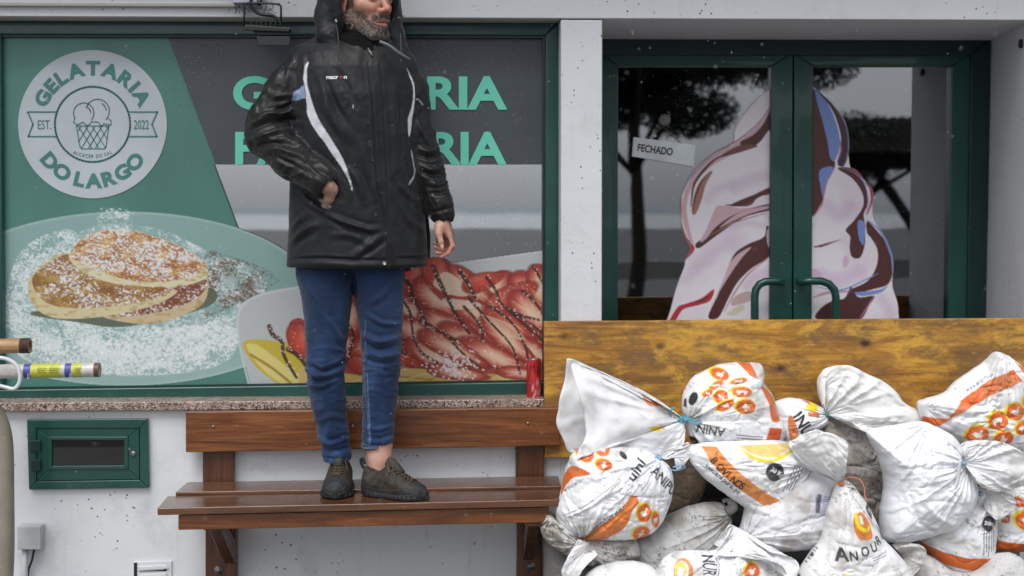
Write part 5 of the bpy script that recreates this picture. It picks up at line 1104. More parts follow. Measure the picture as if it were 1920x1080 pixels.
# bottom row
sandbag('plain white sandbag showing only its rounded top at the bottom edge, left side', [(1095, 1085), (1125, 1062), (1175, 1052), (1212, 1058), (1240, 1080), (1250, 1130), (1230, 1180), (1160, 1196), (1100, 1185), (1085, 1130)], (1165, 1120), -.50, .12, .1, 52, base=(232, 233, 236), dirt_=.2)
def p(cv):
    cv.text('NUR', 1312, 1036, 22, BLK, ang=92, width=30, bold=.03); cv.ell(1275, 1062, 17, 22, (226, 140, 80), .3); cv.ell(1272, 1060, 12, 16, WHT, .3); cv.ell(1270, 1060, 9, 14, YEL, .3); cv.ell(1270, 1062, 6, 10, WHT, .3)
    badge(cv, 1400, 1060, 15, 15, .2, 0); badge(cv, 1362, 1078, 14, 10, .2, 1); badge(cv, 1428, 1080, 12, 10, 0, 2); small_print(cv, 1342, 1040, 100, 2, 22, 4, seed=2)
e = sandbag('white sandbag with round yellow and orange emblem at the bottom edge, centre left', [(1225, 1086), (1240, 1052), (1262, 1036), (1300, 1032), (1340, 1032), (1372, 1012), (1410, 1010), (1440, 1028), (1470, 1060), (1474, 1110), (1450, 1180), (1340, 1200), (1250, 1185), (1222, 1130)], (1345, 1105), -.52, .11, .1, 53, p, tie=(1382, 1000), fold=.016, nj=260, ni=84)
loose(e, (1388, 992), [(1372, 960), (1366, 985), (1350, 1010), (1336, 1030), (1380, 1034), (1420, 1038), (1452, 1046), (1468, 1076), (1484, 1050), (1472, 1032), (1440, 1026), (1408, 1008), (1398, 985)][1:12], [(1370, 985), (1350, 1012), (1345, 1026), (1400, 1034), (1440, 1046), (1466, 1064), (1478, 1048), (1440, 1022), (1408, 1006)], -.52, [-.56, -.60, -.62, -.58], -.50, 54, 6, .03, .03)
def p(cv):
    cv.poly([(1582, 966), (1588, 952), (1600, 950), (1612, 962), (1620, 985), (1618, 996), (1596, 998), (1586, 986)], (222, 128, 60), 3); cv.stroke([(1588, 952), (1592, 972), (1606, 982), (1616, 976)], 7, YEL, 1); cv.poly([(1594, 955), (1600, 955), (1602, 970), (1596, 970)], WHT, 0)
    cv.ell(1622, 954, 6, 12, BLK, -.15); cv.text('30', 1620, 950, 4.5, WHT, ang=70, width=7)
    for ch, x, y, a, sx in [('A', 1551, 1038, -3, .95), ('N', 1577, 1036, -8, .8), ('O', 1597, 1028, -10, .8), ('U', 1618, 1022, -16, .8), ('R', 1632, 1012, -24, .7), ('I', 1645, 1004, -28, .8)]: cv.text(ch, x, y, 24 if ch in 'AI' else 17, BLK, ang=a, sx=sx, bold=.03)
    cv.ell(1634, 979, 2, 2, BLK); small_print(cv, 1618, 1032, -14, 2, 36, 4, (110, 110, 114), 5)
    cv.text('NUR', 1510, 1052, 12, BLK, ang=-52, width=34, bold=.02); cv.text('IT', 1497, 1080, 12, BLK, ang=-84, width=24, bold=.03)
    badge(cv, 1572, 1078, 17, 14, 0, 1); badge(cv, 1652, 1080, 18, 13, 0, 2); badge(cv, 1612, 1090, 14, 12, 0, 0)
e = sandbag('white sandbag tied with orange string, big black letters on its front, bottom centre', [(1570, 906), (1582, 900), (1596, 908), (1612, 928), (1628, 950), (1642, 980), (1656, 1010), (1682, 1036), (1704, 1068), (1716, 1120), (1700, 1185), (1600, 1204), (1510, 1190), (1484, 1120), (1496, 1076), (1518, 1040), (1540, 1008), (1552, 955), (1562, 925)], (1600, 1070), -.54, .12, .1, 55, p, tie=(1578, 905), fold=.022, fl_len=130, nj=300, ni=96, base=(236, 235, 236))
loose(e, (1577, 906), [(1540, 890), (1516, 880), (1500, 866), (1486, 848), (1484, 832), (1504, 820), (1526, 806), (1546, 806), (1568, 816), (1580, 826), (1579, 842), (1574, 860), (1580, 884), (1582, 898)], [(1540, 888), (1518, 876), (1504, 862), (1492, 848), (1490, 836), (1508, 826), (1528, 814), (1546, 812), (1564, 822), (1574, 830), (1572, 850), (1572, 880)], -.56, [-.52, -.56, -.60, -.58, -.56], -.50, 56, 7, .034, .04, base=(248, 248, 248))
string(e, (1577, 906), -.56, M['string_red'], .0022, .013, [[(1577, 905), (1590, 896), (1610, 898), (1620, 912), (1622, 930), (1625, 940)], [(1577, 905), (1568, 908)]])
e = sandbag('greyish sandbag with a crumpled grey collar at the bottom right corner', [(1672, 1060), (1700, 1030), (1750, 1046), (1790, 1072), (1830, 1072), (1868, 1040), (1910, 1044), (1950, 1090), (1960, 1150), (1920, 1196), (1780, 1200), (1690, 1180)], (1810, 1120), -.44, .10, .1, 57, base=(206, 205, 204), dull=True, dirt_=.5)
loose(e, (1690, 1040), [(1672, 1022), (1684, 1016), (1712, 1014), (1728, 1026), (1722, 1050), (1700, 1074), (1690, 1060)], [(1678, 1026), (1690, 1022), (1712, 1020), (1720, 1030), (1716, 1046), (1700, 1064)], -.50, -.54, -.46, 58, 4, .02, .02, base=(196, 194, 190))
# ================================================================== THE MAN
YM = -0.24
ZS = U(677, 945, -.46)[2]+.003
def PP(px, py, dy=0.0): return U(px, py, YM+dy)
SC = np.linalg.norm(PP(701, 400)-PP(700, 400))     # metres per photograph pixel at the man
class Vol:
    """signed distance volume on a rectilinear grid, meshed with surface nets"""
    def __init__(s, xs, ys, zs):
        s.x, s.y, s.z = [np.asarray(a, np.float32) for a in (xs, ys, zs)]; s.F = np.full((len(xs), len(ys), len(zs)), .5, np.float32)
    def sl(s, lo, hi):
        r = []
        for a, l, h in zip((s.x, s.y, s.z), lo, hi):
            i0, i1 = np.searchsorted(a, l), np.searchsorted(a, h); r.append(slice(max(0, i0-1), min(len(a), i1+1)))
        return tuple(r)
    def pts(s, q): return s.x[q[0]][:, None, None], s.y[q[1]][None, :, None], s.z[q[2]][None, None, :]
    def comb(s, q, d, k, op):
        F = s.F[q]; d = d.astype(np.float32)
        if op == 'u':
            h = np.clip(.5+.5*(F-d)/k, 0, 1); s.F[q] = F*(1-h)+d*h-k*h*(1-h)
        elif op == 's':
            d = -d; h = np.clip(.5-.5*(F-d)/k, 0, 1); s.F[q] = F*(1-h)+d*h+k*h*(1-h)
    def cone(s, a, b, ra, rb, k=.008, sy=1.0, op='u'):
        a = np.array(a, float); b = np.array(b, float); R = max(ra, rb)*max(1, sy)+k+.012
        q = s.sl(np.minimum(a, b)-R, np.maximum(a, b)+R)
        if min(i.stop-i.start for i in q) <= 0: return
        X, Y, Z = s.pts(q); d = (b-a)*np.array([1, 1/sy, 1]); px, py, pz = X-a[0], (Y-a[1])/sy, Z-a[2]; L = d@d+1e-9
        t = np.clip((px*d[0]+py*d[1]+pz*d[2])/L, 0, 1); dist = np.sqrt((px-t*d[0])**2+(py-t*d[1])**2+(pz-t*d[2])**2)-(ra+(rb-ra)*t)
        s.comb(q, dist, k, op)
    def chain(s, P, R, **k):
        for i in range(len(P)-1): s.cone(P[i], P[i+1], R[i], R[i+1], **k)
    def ell(s, c, r, rot=None, k=.008, op='u'):
        c = np.array(c, float); R = max(r)+k+.01; q = s.sl(c-R, c+R)
        if min(i.stop-i.start for i in q) <= 0: return
        X, Y, Z = s.pts(q); p = [X-c[0]+0*Y+0*Z, Y-c[1]+0*X+0*Z, Z-c[2]+0*X+0*Y]
        if rot is not None: p = [sum(rot[j][i]*p[j] for j in range(3)) for i in range(3)]   # columns of rot are the local axes
        k0 = np.sqrt(sum((p[i]/r[i])**2 for i in range(3))); k1 = np.sqrt(sum((p[i]/r[i]**2)**2 for i in range(3)))+1e-6
        s.comb(q, k0*(k0-1)/k1, k, op)
    def loft(s, zz, cx, cy, w, d, p=2.3, k=.01, op='u'):
        o = np.argsort(zz); zz, cx, cy, w, d = [np.asarray(a, float)[o] for a in (zz, cx, cy, w, d)]
        q = s.sl((min(cx-w)-.03, min(cy-d)-.03, zz[0]-.015), (max(cx+w)+.03, max(cy+d)+.03, zz[-1]+.015)); X, Y, Z = s.pts(q); z1 = s.z[q[2]]
        CX, CY, Wd_, D = [np.interp(z1, zz, a)[None, None, :] for a in (cx, cy, w, d)]
        rr = (np.abs((X-CX)/Wd_)**p+np.abs((Y-CY)/D)**p)**(1/p); dist = (rr-1)*np.minimum(Wd_, D)
        cap = np.maximum(zz[0]-z1, z1-zz[-1])[None, None, :]+0*dist
        e = .008; dist = np.where((dist > -e) & (cap > -e), np.sqrt(np.maximum(dist+e, 0)**2+np.maximum(cap+e, 0)**2)-e, np.maximum(dist, cap))
        s.comb(q, dist, k, op)
    def mesh(s):
        F = s.F; I = F < 0; nx, ny, nz = F.shape
        c = np.zeros((nx-1, ny-1, nz-1), np.uint8)
        for i in (0, 1):
            for j in (0, 1):
                for k in (0, 1): c += I[i:nx-1+i, j:ny-1+j, k:nz-1+k]
        act = (c > 0) & (c < 8); idx = np.full(act.shape, -1, np.int64); A = np.argwhere(act); idx[act] = np.arange(len(A))
        corner = {}
        for i in (0, 1):
            for j in (0, 1):
                for k in (0, 1): corner[i, j, k] = F[A[:, 0]+i, A[:, 1]+j, A[:, 2]+k]
        S = np.zeros((len(A), 3)); n = np.zeros(len(A))
        for a0 in corner:
            for ax in range(3):
                if a0[ax]: continue
                b0 = list(a0); b0[ax] = 1; b0 = tuple(b0); fa, fb = corner[a0], corner[b0]; m = (fa < 0) != (fb < 0)
                t = np.where(m, fa/np.where(m, fa-fb, 1), 0)
                for d in range(3): S[:, d] += np.where(m, a0[d]+(t if d == ax else 0), 0)
                n += m
        S /= np.maximum(n, 1)[:, None]
        V = np.stack([a[A[:, d]]+S[:, d]*(a[np.minimum(A[:, d]+1, len(a)-1)]-a[A[:, d]]) for d, a in enumerate((s.x, s.y, s.z))], 1)
        Q = []
        for ax in range(3):
            sh = [slice(0, -1) if d == ax else slice(1, -1) for d in range(3)]; sh2 = [slice(1, None) if d == ax else slice(1, -1) for d in range(3)]
            a, b = I[tuple(sh)], I[tuple(sh2)]; E = np.argwhere(a != b); fl = a[tuple(E.T)]
            base = E+np.array([0 if d == ax else 1 for d in range(3)]); u, v = [(1, 2), (2, 0), (0, 1)][ax]
            def g(du, dv): t = base.copy(); t[:, u] -= du; t[:, v] -= dv; return idx[t[:, 0], t[:, 1], t[:, 2]]
            q = np.stack([g(1, 1), g(0, 1), g(0, 0), g(1, 0)], 1); q[~fl] = q[~fl][:, ::-1]; Q.append(q)
        Q = np.concatenate(Q); Q = Q[(Q >= 0).all(1)]
        return V, Q
def relax(V, Q, n=2, lam=.5):
    E = np.concatenate([Q[:, [0, 1]], Q[:, [1, 2]], Q[:, [2, 3]], Q[:, [3, 0]]]); E = np.concatenate([E, E[:, ::-1]])
    deg = np.bincount(E[:, 0], minlength=len(V))[:, None]
    for i in range(n):
        for l in ((lam, -lam*1.03) if n > 1 else (lam,)):
            S = np.stack([np.bincount(E[:, 0], weights=V[E[:, 1], d], minlength=len(V)) for d in range(3)], 1); V = V+l*(S/np.maximum(deg, 1)-V)
    return V
def vnorm(V, Q):
    n = np.cross(V[Q[:, 2]]-V[Q[:, 0]], V[Q[:, 3]]-V[Q[:, 1]]); N_ = np.zeros_like(V)
    for i in range(4):
        for d in range(3): N_[:, d] += np.bincount(Q[:, i], weights=n[:, d], minlength=len(V))
    return N_/(np.linalg.norm(N_, axis=1, keepdims=True)+1e-9)
def topx(V):
    """photograph pixel of a point (used to lay out seams and prints measured on the photograph)"""
    q = (V-CAM) @ RM; return 960+FPX*q[:, 0]/-q[:, 2], 540-FPX*q[:, 1]/-q[:, 2]
def fold_field(px, py, strokes, soft=None):
    h = np.zeros(len(px))
    for P, w, d in strokes:
        P = spline(np.array(P, float), 5, False); best = np.full(len(px), 1e9); tb = np.zeros(len(px)); n = len(P)-1
        sel = (px > P[:, 0].min()-4*w) & (px < P[:, 0].max()+4*w) & (py > P[:, 1].min()-4*w) & (py < P[:, 1].max()+4*w); X, Y = px[sel], py[sel]
        bs = np.full(len(X), 1e9); ts = np.zeros(len(X))
        for i in range(n):
            a, b = P[i], P[i+1]; dd = b-a; t = np.clip(((X-a[0])*dd[0]+(Y-a[1])*dd[1])/(dd@dd+1e-9), 0, 1); ds = np.hypot(X-a[0]-t*dd[0], Y-a[1]-t*dd[1])
            m = ds < bs; bs[m] = ds[m]; ts[m] = (i+t[m])/n
        taper = np.sin(np.pi*np.clip(ts, .04, .96))**.6
        h[sel] += d*taper*(np.exp(-(bs/w)**2)-.35*np.exp(-((bs-1.9*w)/w)**2))
    return h

man = empty('person', (PP(690, 600)[0], YM, ZS), 'man in black hooded jacket and blue jeans standing on the bench, hand in pocket', 'person')
# ---------------- body (one continuous surface: head, neck, arms, hands, legs)
TH = math.radians(46); HS = 1.09
hc = PP(680, 1, -.015); fwd = np.array([math.sin(TH), -math.cos(TH), -.02]); fwd /= np.linalg.norm(fwd); sid = np.array([math.cos(TH), math.sin(TH), .0]); upv = np.cross(sid, -fwd); upv = np.array([.0, 0, 1])-0*upv
upv = np.cross(fwd, sid); upv = upv if upv[2] > 0 else -upv
HR = np.stack([sid, fwd, upv], 1)
def H(s_, f_, u_): return hc+HS*(sid*s_+fwd*f_+upv*u_)
zt = PP(690, -95)[2]; xs = np.arange(PP(450, 300)[0], PP(872, 300)[0], .0030)
zs = np.concatenate([np.arange(ZS-.01, PP(0, 495)[2], .009), np.arange(PP(0, 495)[2], PP(0, 335)[2], .0027), np.arange(PP(0, 335)[2], PP(0, 120)[2], .008), np.arange(PP(0, 120)[2], zt+.03, .0025)])
b = Vol(xs, np.arange(YM-.27, YM+.16, .003), zs)
# head
b.ell(H(0, -.012, .035), np.array([.076, .096, .092])*HS, HR, k=.01)
b.ell(H(0, .030, -.030), np.array([.060, .060, .078])*HS, HR, k=.02)
for s_ in (-1, 1):
    b.cone(H(s_*.056, -.005, -.055), H(s_*.022, .072, -.108), .022*HS, .017*HS, k=.02)
    b.cone(H(s_*.050, .052, -.022), H(s_*.030, .075, -.030), .019*HS, .016*HS, k=.02)
    b.cone(H(s_*.052, .064, .020), H(s_*.012, .086, .018), .0085*HS, .0085*HS, k=.014)
    b.ell(H(s_*.033, .100, .000), np.array([.019, .016, .013])*HS, HR, k=.008, op='s')
    b.ell(H(s_*.033, .0785, -.001), np.array([.0158, .0150, .0142])*HS, HR, k=.003)
    b.ell(H(s_*.034, .0950, -.0015), np.array([.0125, .0110, .0044])*HS, HR, k=.0015, op='s')
    b.ell(H(s_*.0135, .099, -.040), np.array([.009, .012, .009])*HS, HR, k=.006)
    b.ell(H(s_*.008, .106, -.0475), np.array([.0042, .006, .004])*HS, HR, k=.003, op='s')
    # ears
    b.ell(H(s_*.079, -.008, -.008), np.array([.010, .021, .033])*HS, HR, k=.006); b.ell(H(s_*.089, .000, -.004), np.array([.006, .010, .019])*HS, HR, k=.003, op='s'); b.ell(H(s_*.078, -.002, -.036), np.array([.007, .010, .010])*HS, HR, k=.005)
b.ell(H(0, .070, -.105), np.array([.026, .022, .018])*HS, HR, k=.015)
b.ell(H(0, .072, -.068), np.array([.034, .026, .032])*HS, HR, k=.015)
b.chain([H(0, .086, .010), H(0, .097, -.012), H(0, .113, -.034)], [.0085*HS, .0085*HS, .0115*HS], k=.008)
b.chain([H(-.028, .084, -.074), H(-.010, .1000, -.0690), H(0, .1020, -.0700), H(.010, .1000, -.0690), H(.028, .084, -.074)], [.0032, .0055, .0052, .0055, .0032], k=.004)
b.chain([H(-.025, .085, -.0805), H(0, .0990, -.0830), H(.025, .085, -.0805)], [.004, .0075, .004], k=.004)
b.chain([H(-.028, .090, -.0760), H(0, .1080, -.0762), H(.028, .090, -.0760)], [.0012, .0028, .0012], k=.0025, op='s')
# neck
b.cone(H(0, -.022, -.06), PP(684, 120, .01), .060, .066, k=.03)
# trunk inside the clothes
tz = lambda py: PP(690, py)[2]
b.loft([tz(y) for y in (120, 180, 260, 380, 450, 480)], [PP(x, 300)[0] for x in (684, 672, 668, 668, 664, 660)], [YM+.0]*6, [.10, .165, .15, .135, .15, .15], [.06, .10, .10, .095, .10, .10], k=.03)
# hidden arm and pocketed hand, then the hanging arm
b.chain([PP(560, 150), PP(520, 245, -.02), PP(598, 334, -.150), PP(614, 350, -.160)], [.05, .042, .032, .0265], k=.015)
b.chain([PP(614, 350, -.158), PP(621, 356, -.152), PP(617, 372, -.142), PP(611, 386, -.122), PP(602, 402, -.085)], [.0250, .0215, .0165, .0130, .020], k=.010)
for i in range(4): b.chain([PP(606, 398+i*3, -.10+.01*i), PP(596, 412+i*3, -.085+.012*i), PP(588, 424+i*2, -.07+.012*i)], [.0085, .008, .007], k=.004)
b.chain([PP(612, 392, -.105), PP(606, 408, -.095), PP(598, 420, -.085)], [.010, .009, .008], k=.004)
b.chain([PP(750, 150), PP(782, 258, .02), PP(826, 385, -.02), PP(829, 412, -.024)], [.05, .042, .033, .0245], k=.015)
kn = [(843.5, 442, -.052), (845, 445, -.032), (844.5, 445, -.012), (841, 442, .008)]
b.cone(PP(828, 406, -.024), PP(833, 428, -.026), .0215, .0235, k=.012, sy=1.25); b.cone(PP(831, 424, -.026), PP(840, 440, -.024), .0195, .0150, k=.012, sy=1.9)
for i, (x, y, d) in enumerate(kn): b.cone(PP(828+.5*i, 412, -.030+.006*i), PP(x, y, d), .0140, .0098, k=.010)
def finger(P, R): b.chain([PP(*p) for p in P], R, k=.0035)
finger([(843.5, 442, -.052), (848.5, 461, -.058), (841, 474, -.060), (828, 481.5, -.060)], [.0096, .0088, .0080, .0066])
finger([(845, 445, -.032), (847.5, 465, -.034), (836, 476, -.036), (819, 474, -.038)], [.0096, .0088, .0080, .0066])
finger([(844.5, 445, -.012), (843.5, 464, -.012), (830, 471, -.012), (816, 463, -.014)], [.0094, .0086, .0078, .0064])
finger([(841, 442, .008), (838, 458, .010), (826, 463, .010), (815, 456, .008)], [.0084, .0076, .0068, .0056])
finger([(822, 424, -.048), (823, 440, -.066), (827, 454, -.074), (829, 467, -.074)], [.0140, .0120, .0102, .0078])
b.cone(PP(827, 416, -.036), PP(823, 434, -.058), .0160, .0125, k=.012)
b.ell(PP(829.5, 463, -.0825), (.0050, .0022, .0065), None, k=.001)      # thumb nail
# legs and feet inside jeans and shoes
b.chain([PP(612, 500, .02), PP(612, 670, .0), PP(632, 850, .025), PP(635, 905, .02)], [.075, .050, .031, .026], k=.02)
b.chain([PP(712, 500, .02), PP(714, 670, .0), PP(710, 835, -.012), PP(711, 862, -.024), PP(708, 905, -.035)], [.075, .052, .044, .0385, .038], k=.02)
V, Q = b.mesh(); V = relax(V, Q, 2, .4)
px, py = topx(V); Nn = vnorm(V, Q)
L = (V-hc) @ HR/HS     # head coordinates side, forward, up
# knuckles and skin creases
hand = (px > 805) & (py > 405); V = V+Nn*(np.where(hand, .0009*(vn3(V[:, 0]*160, V[:, 1]*160, V[:, 2]*160, 3)-.5), 0))[:, None]
skin = np.tile(lin((176, 138, 120)), (len(V), 1))
def tint(m, c): 
    global skin
    m = np.clip(m, 0, 1)[:, None]; skin = skin*(1-m)+lin(c)*m
hd = L[:, 2] > -.16
tint(hd*.5*np.exp(-((L[:, 1]-.108)**2+(L[:, 2]+.036)**2+L[:, 0]**2)/.0007), (190, 104, 90))      # nose
tint(hd*.4*np.exp(-((np.abs(L[:, 0])-.045)**2+(L[:, 2]+.035)**2)/.0006)*(L[:, 1] > .03), (204, 118, 100))
lip = hd*((np.abs(L[:, 0]) < .032) & (L[:, 1] > .076) & (L[:, 2] < -.060) & (L[:, 2] > -.096)); lipm = lip*np.exp(-((L[:, 2]+.0775)/.0125)**6)*np.exp(-(L[:, 0]/.029)**6)
ear = hd*(np.abs(L[:, 0]) > .074); tint(ear*.45, (206, 110, 96))
jn_ = .016*(vn3(V[:, 0]*140, V[:, 1]*140, V[:, 2]*140, 6)-.5)
jaw = smooth(-.020, -.062, L[:, 2]+jn_-.30*np.clip(L[:, 1]-.045, 0, .03)*(np.abs(L[:, 0]) > .03)*(-1))*(L[:, 1] > -.005)*hd*(L[:, 2] > -.145)
stub = np.clip(jaw*(1-lipm), 0, 1)*(1-.9*np.exp(-(((np.abs(L[:, 0])-.036)/.012)**2+((L[:, 2]+.058)/.016)**2)))*np.where((np.abs(L[:, 0]) < .03) & (L[:, 2] > -.055), 0, 1)
tint(stub*.62, (108, 88, 78)); tint(lipm*.85, (186, 118, 108)); tint(lipm*np.exp(-((L[:, 2]+.0762)/.0022)**2)*.8, (70, 30, 28))
hl_ = .072-.5*np.clip(.05-L[:, 1], 0, .09)+.006*vn3(V[:, 0]*200, V[:, 1]*200, V[:, 2]*200, 4); tint((L[:, 2] > np.maximum(hl_, .02))*hd*1., (52, 43, 38))
redh = hand*smooth(440, 480, py); tint(redh*.35, (214, 116, 104)); tint(hand*.30*vn3(V[:, 0]*60, V[:, 1]*60, V[:, 2]*60, 9), (176, 112, 96))
nail = np.exp(-((px-829.3)**2/14+(py-463)**2/26))*(V[:, 1] < YM-.082); tint(hand*nail*.8, (226, 190, 176))
tint((py > 830)*.4*1., (222, 176, 160))
m_, nt, bb = nodes('skin'); at = nt.nodes.new('ShaderNodeVertexColor'); at.layer_name = 'Col'; co = objco(nt)
cc = mixc(nt, 1.0, at.outputs[0], ramp(nt, noise(nt, co, 90, 5, .65), [(.3, (.86, .80, .78, 1)), (.7, (1, 1, 1, 1))]), 'MULTIPLY'); nt.links.new(cc, bb.inputs['Base Color']); bb.inputs['Roughness'].default_value = .48
bb.inputs['Subsurface Weight'].default_value = .12; bb.inputs['Subsurface Radius'].default_value = (.012, .005, .003); bb.inputs['Subsurface Scale'].default_value = .5
bump(nt, bb, noise(nt, co, 420, 4, .6), .22, .0012)
body = mk('body', V, Q, m_, man, True, skin)
BV, BN, BL, BST = V, Nn, L, stub
# eyes
for s_ in (-1, 1):
    ey = MB(); c0 = H(s_*.033, .0795, -.001); ey.lathe([(.0128*math.sin(t), .0128*math.cos(t)) for t in np.linspace(.02, 3.1, 14)], c0, fwd, 18); ey.build('eye', simple('eye_white', (206, 200, 196), .2, 0, .03, 5, 0), man, True)
    ir = MB(); ir.lathe([(.0062, .0118), (.0055, .0128), (0, .0131)], c0, fwd, 16); ir.build('iris', simple('iris_brown', (52, 38, 30), .15, 0, .03, 5, 0), man, True)
# beard, moustache and brows: short separate hairs growing from the skin
rg = np.random.default_rng(8)
def hairs(name, cand, n, ln, cols, dirf, wd=.00042):
    ids = rg.choice(cand, n); P0 = BV[ids]+rg.normal(0, .0012, (n, 3)); Nm = BN[ids]; D = dirf(BL[ids], Nm); D = D+rg.normal(0, .34, (n, 3)); D /= np.linalg.norm(D, axis=1, keepdims=True)
    l = ln*rg.uniform(.5, 1.15, n)[:, None]; side = np.cross(D, Nm+rg.normal(0, .5, (n, 3))); side /= np.linalg.norm(side, axis=1, keepdims=True)+1e-9; side *= wd
    P1 = P0+D*l*.55; P2 = P0+D*l-np.array([0, 0, .12])*l
    V_ = np.stack([P0-side, P0+side, P1+side*.8, P1-side*.8, P2], 1).reshape(-1, 3); k = np.arange(n)*5
    F_ = np.concatenate([np.stack([k, k+1, k+2, k+3], 1), np.stack([k+3, k+2, k+4, k+4], 1)]); F_ = [tuple(f) if f[2] != f[3] else tuple(f[:3]) for f in F_]
    w = rg.random(n); wt = cols[2] if len(cols) > 2 else .4; g = np.where((w < wt)[:, None], lin(cols[0])[None], lin(cols[1])[None])*rg.uniform(.7, 1.15, (n, 1))
    return mk(name, V_, F_, M['hair'], man, False, np.repeat(g, 5, 0))
M['hair'] = mat_col('hair', .45, .4)
down = lambda L_, N_: N_*.45-upv*.75+fwd*.15
cand = np.where((BST > .35) & (BL[:, 2] < -.035) & (BL[:, 2] > -.14) & (BL[:, 1] > 0))[0]
if len(cand):
    hairs('beard', cand, 13000, .0062, ((186, 180, 172), (62, 50, 43), .30), down)
    chin = cand[(BL[cand, 2] < -.082) & (BL[cand, 1] > .045)]
    hairs('beard', chin, 4500, .0068, ((196, 190, 182), (80, 68, 60), .38), down)
    mo = np.where((BL[:, 2] < -.050) & (BL[:, 2] > -.068) & (BL[:, 1] > .074) & (np.abs(BL[:, 0]) < .034))[0]
    if len(mo): hairs('moustache', mo, 1500, .0075, ((176, 164, 154), (70, 54, 44), .3), lambda L_, N_: N_*.4-upv*.7+sid*np.sign(L_[:, :1])*.5)
    sb = np.where((BL[:, 2] < .03) & (BL[:, 2] > -.045) & (BL[:, 1] > -.012) & (BL[:, 1] < .03) & (np.abs(BL[:, 0]) > .055) & (np.abs(BL[:, 0]) < .079))[0]
    if len(sb): hairs('sideburn', sb, 2600, .008, ((140, 130, 122), (56, 46, 40), .3), down)

br_ = np.where((BL[:, 2] > .012) & (BL[:, 2] < .027) & (BL[:, 1] > .062) & (np.abs(BL[:, 0]) > .010) & (np.abs(BL[:, 0]) < .052))[0]
if len(br_): hairs('eyebrow', br_, 1500, .007, ((70, 58, 50), (48, 38, 34), .4), lambda L_, N_: N_*.25+sid*np.sign(L_[:, :1])*.8+upv*.2)
hr_ = np.where((BL[:, 2] > np.maximum(.074-.5*np.clip(.05-BL[:, 1], 0, .09), .02)) & (BL[:, 2] > .015))[0]
if len(hr_): hairs('hair', hr_, 9000, .018, ((96, 84, 76), (46, 38, 34), .3), lambda L_, N_: N_*.35+upv*.5-fwd*.5, .0006)
# ---------------- jacket
def pxs(rows):
    z = [tz(r[0]) for r in rows]; cx = [(PP(r[1], r[0])[0]+PP(r[2], r[0])[0])/2 for r in rows]; w = [(PP(r[2], r[0])[0]-PP(r[1], r[0])[0])/2 for r in rows]; return z, cx, w
j = Vol(np.arange(PP(448, 300)[0], PP(872, 300)[0], .0042), np.arange(YM-.26, YM+.19, .0045), np.arange(PP(0, 520)[2], PP(0, 40)[2], .0042))
rows = [(84, 592, 742, .085), (92, 572, 752, .10), (104, 556, 764, .115), (130, 545, 776, .135), (180, 540, 782, .150), (250, 543, 784, .152), (320, 545, 788, .150), (400, 542, 796, .152), (450, 540, 801, .155), (500, 538, 800, .158)]
z, cx, w = pxs(rows); j.loft(z, cx, [YM+.01]*len(z), w, [r[3]*1.06 for r in rows], p=2.12, k=.02)
# collar
rows = [(66, 636, 728, .070), (80, 632, 734, .075), (100, 626, 742, .082), (116, 615, 750, .09)]
z, cx, w = pxs(rows); j.loft(z, cx, [YM-.005, YM-.008, YM-.008, YM], w, [r[3] for r in rows], p=2.1, k=.02)
# shoulders and sleeves
LA = [PP(572, 116, .01), PP(538, 165, .0), PP(506, 232, -.015), PP(503, 254, -.035), PP(545, 298, -.10), PP(603, 340, -.158)]
LR = [.052, .066, .074, .072, .062, .047]; j.chain(LA, LR, k=.022)
RA = [PP(746, 122, .01), PP(768, 170, .012), PP(780, 250, .015), PP(800, 318, .0), PP(824, 384, -.018), PP(831, 402, -.022)]
RR = [.050, .060, .062, .056, .045, .041]; j.chain(RA, RR, k=.020)
j.cone(PP(610, 92, .02), PP(566, 118, .01), .050, .050, k=.03); j.cone(PP(726, 96, .02), PP(752, 122, .01), .048, .048, k=.03)
# hollow neck, cuffs
j.cone(PP(686, 20, -.01), PP(686, 96, -.005), .078, .064, k=.008, op='s'); j.cone(PP(829, 400, -.022), PP(833, 432, -.026), .026, .036, k=.004, op='s'); j.cone(PP(606, 342, -.160), PP(632, 368, -.18), .030, .036, k=.004, op='s')
# open front below the last snap and at the hem
j.cone(PP(731, 440, -.17), PP(737, 515, -.17), .004, .017, k=.004, sy=2.2, op='s')
V, Q = j.mesh(); V = relax(V, Q, 3, .5); Nn = vnorm(V, Q); px, py = topx(V); front = smooth(.05, -.35, Nn[:, 1])
def armcoord(A, R):
    best = np.full(len(V), 9.); t = np.zeros(len(V)); an = np.zeros(len(V)); acc = 0
    for i in range(len(A)-1):
        a, b_ = A[i], A[i+1]; d = b_-a; Ld = np.linalg.norm(d); q = V-a; tt = np.clip(q@d/(Ld*Ld), 0, 1); v = q-tt[:, None]*d; ds = np.linalg.norm(v, axis=1)/(R[i]+(R[i+1]-R[i])*tt)
        dn = d/Ld; e1 = np.cross(dn, [0, 1, 0]); e1 /= np.linalg.norm(e1); e2 = np.cross(dn, e1); m = ds < best
        best[m] = ds[m]; t[m] = acc+tt[m]*Ld; an[m] = np.arctan2(v[m]@e2, v[m]@e1); acc += Ld
    return best, t, an
h = np.zeros(len(V)); arm = np.zeros(len(V))
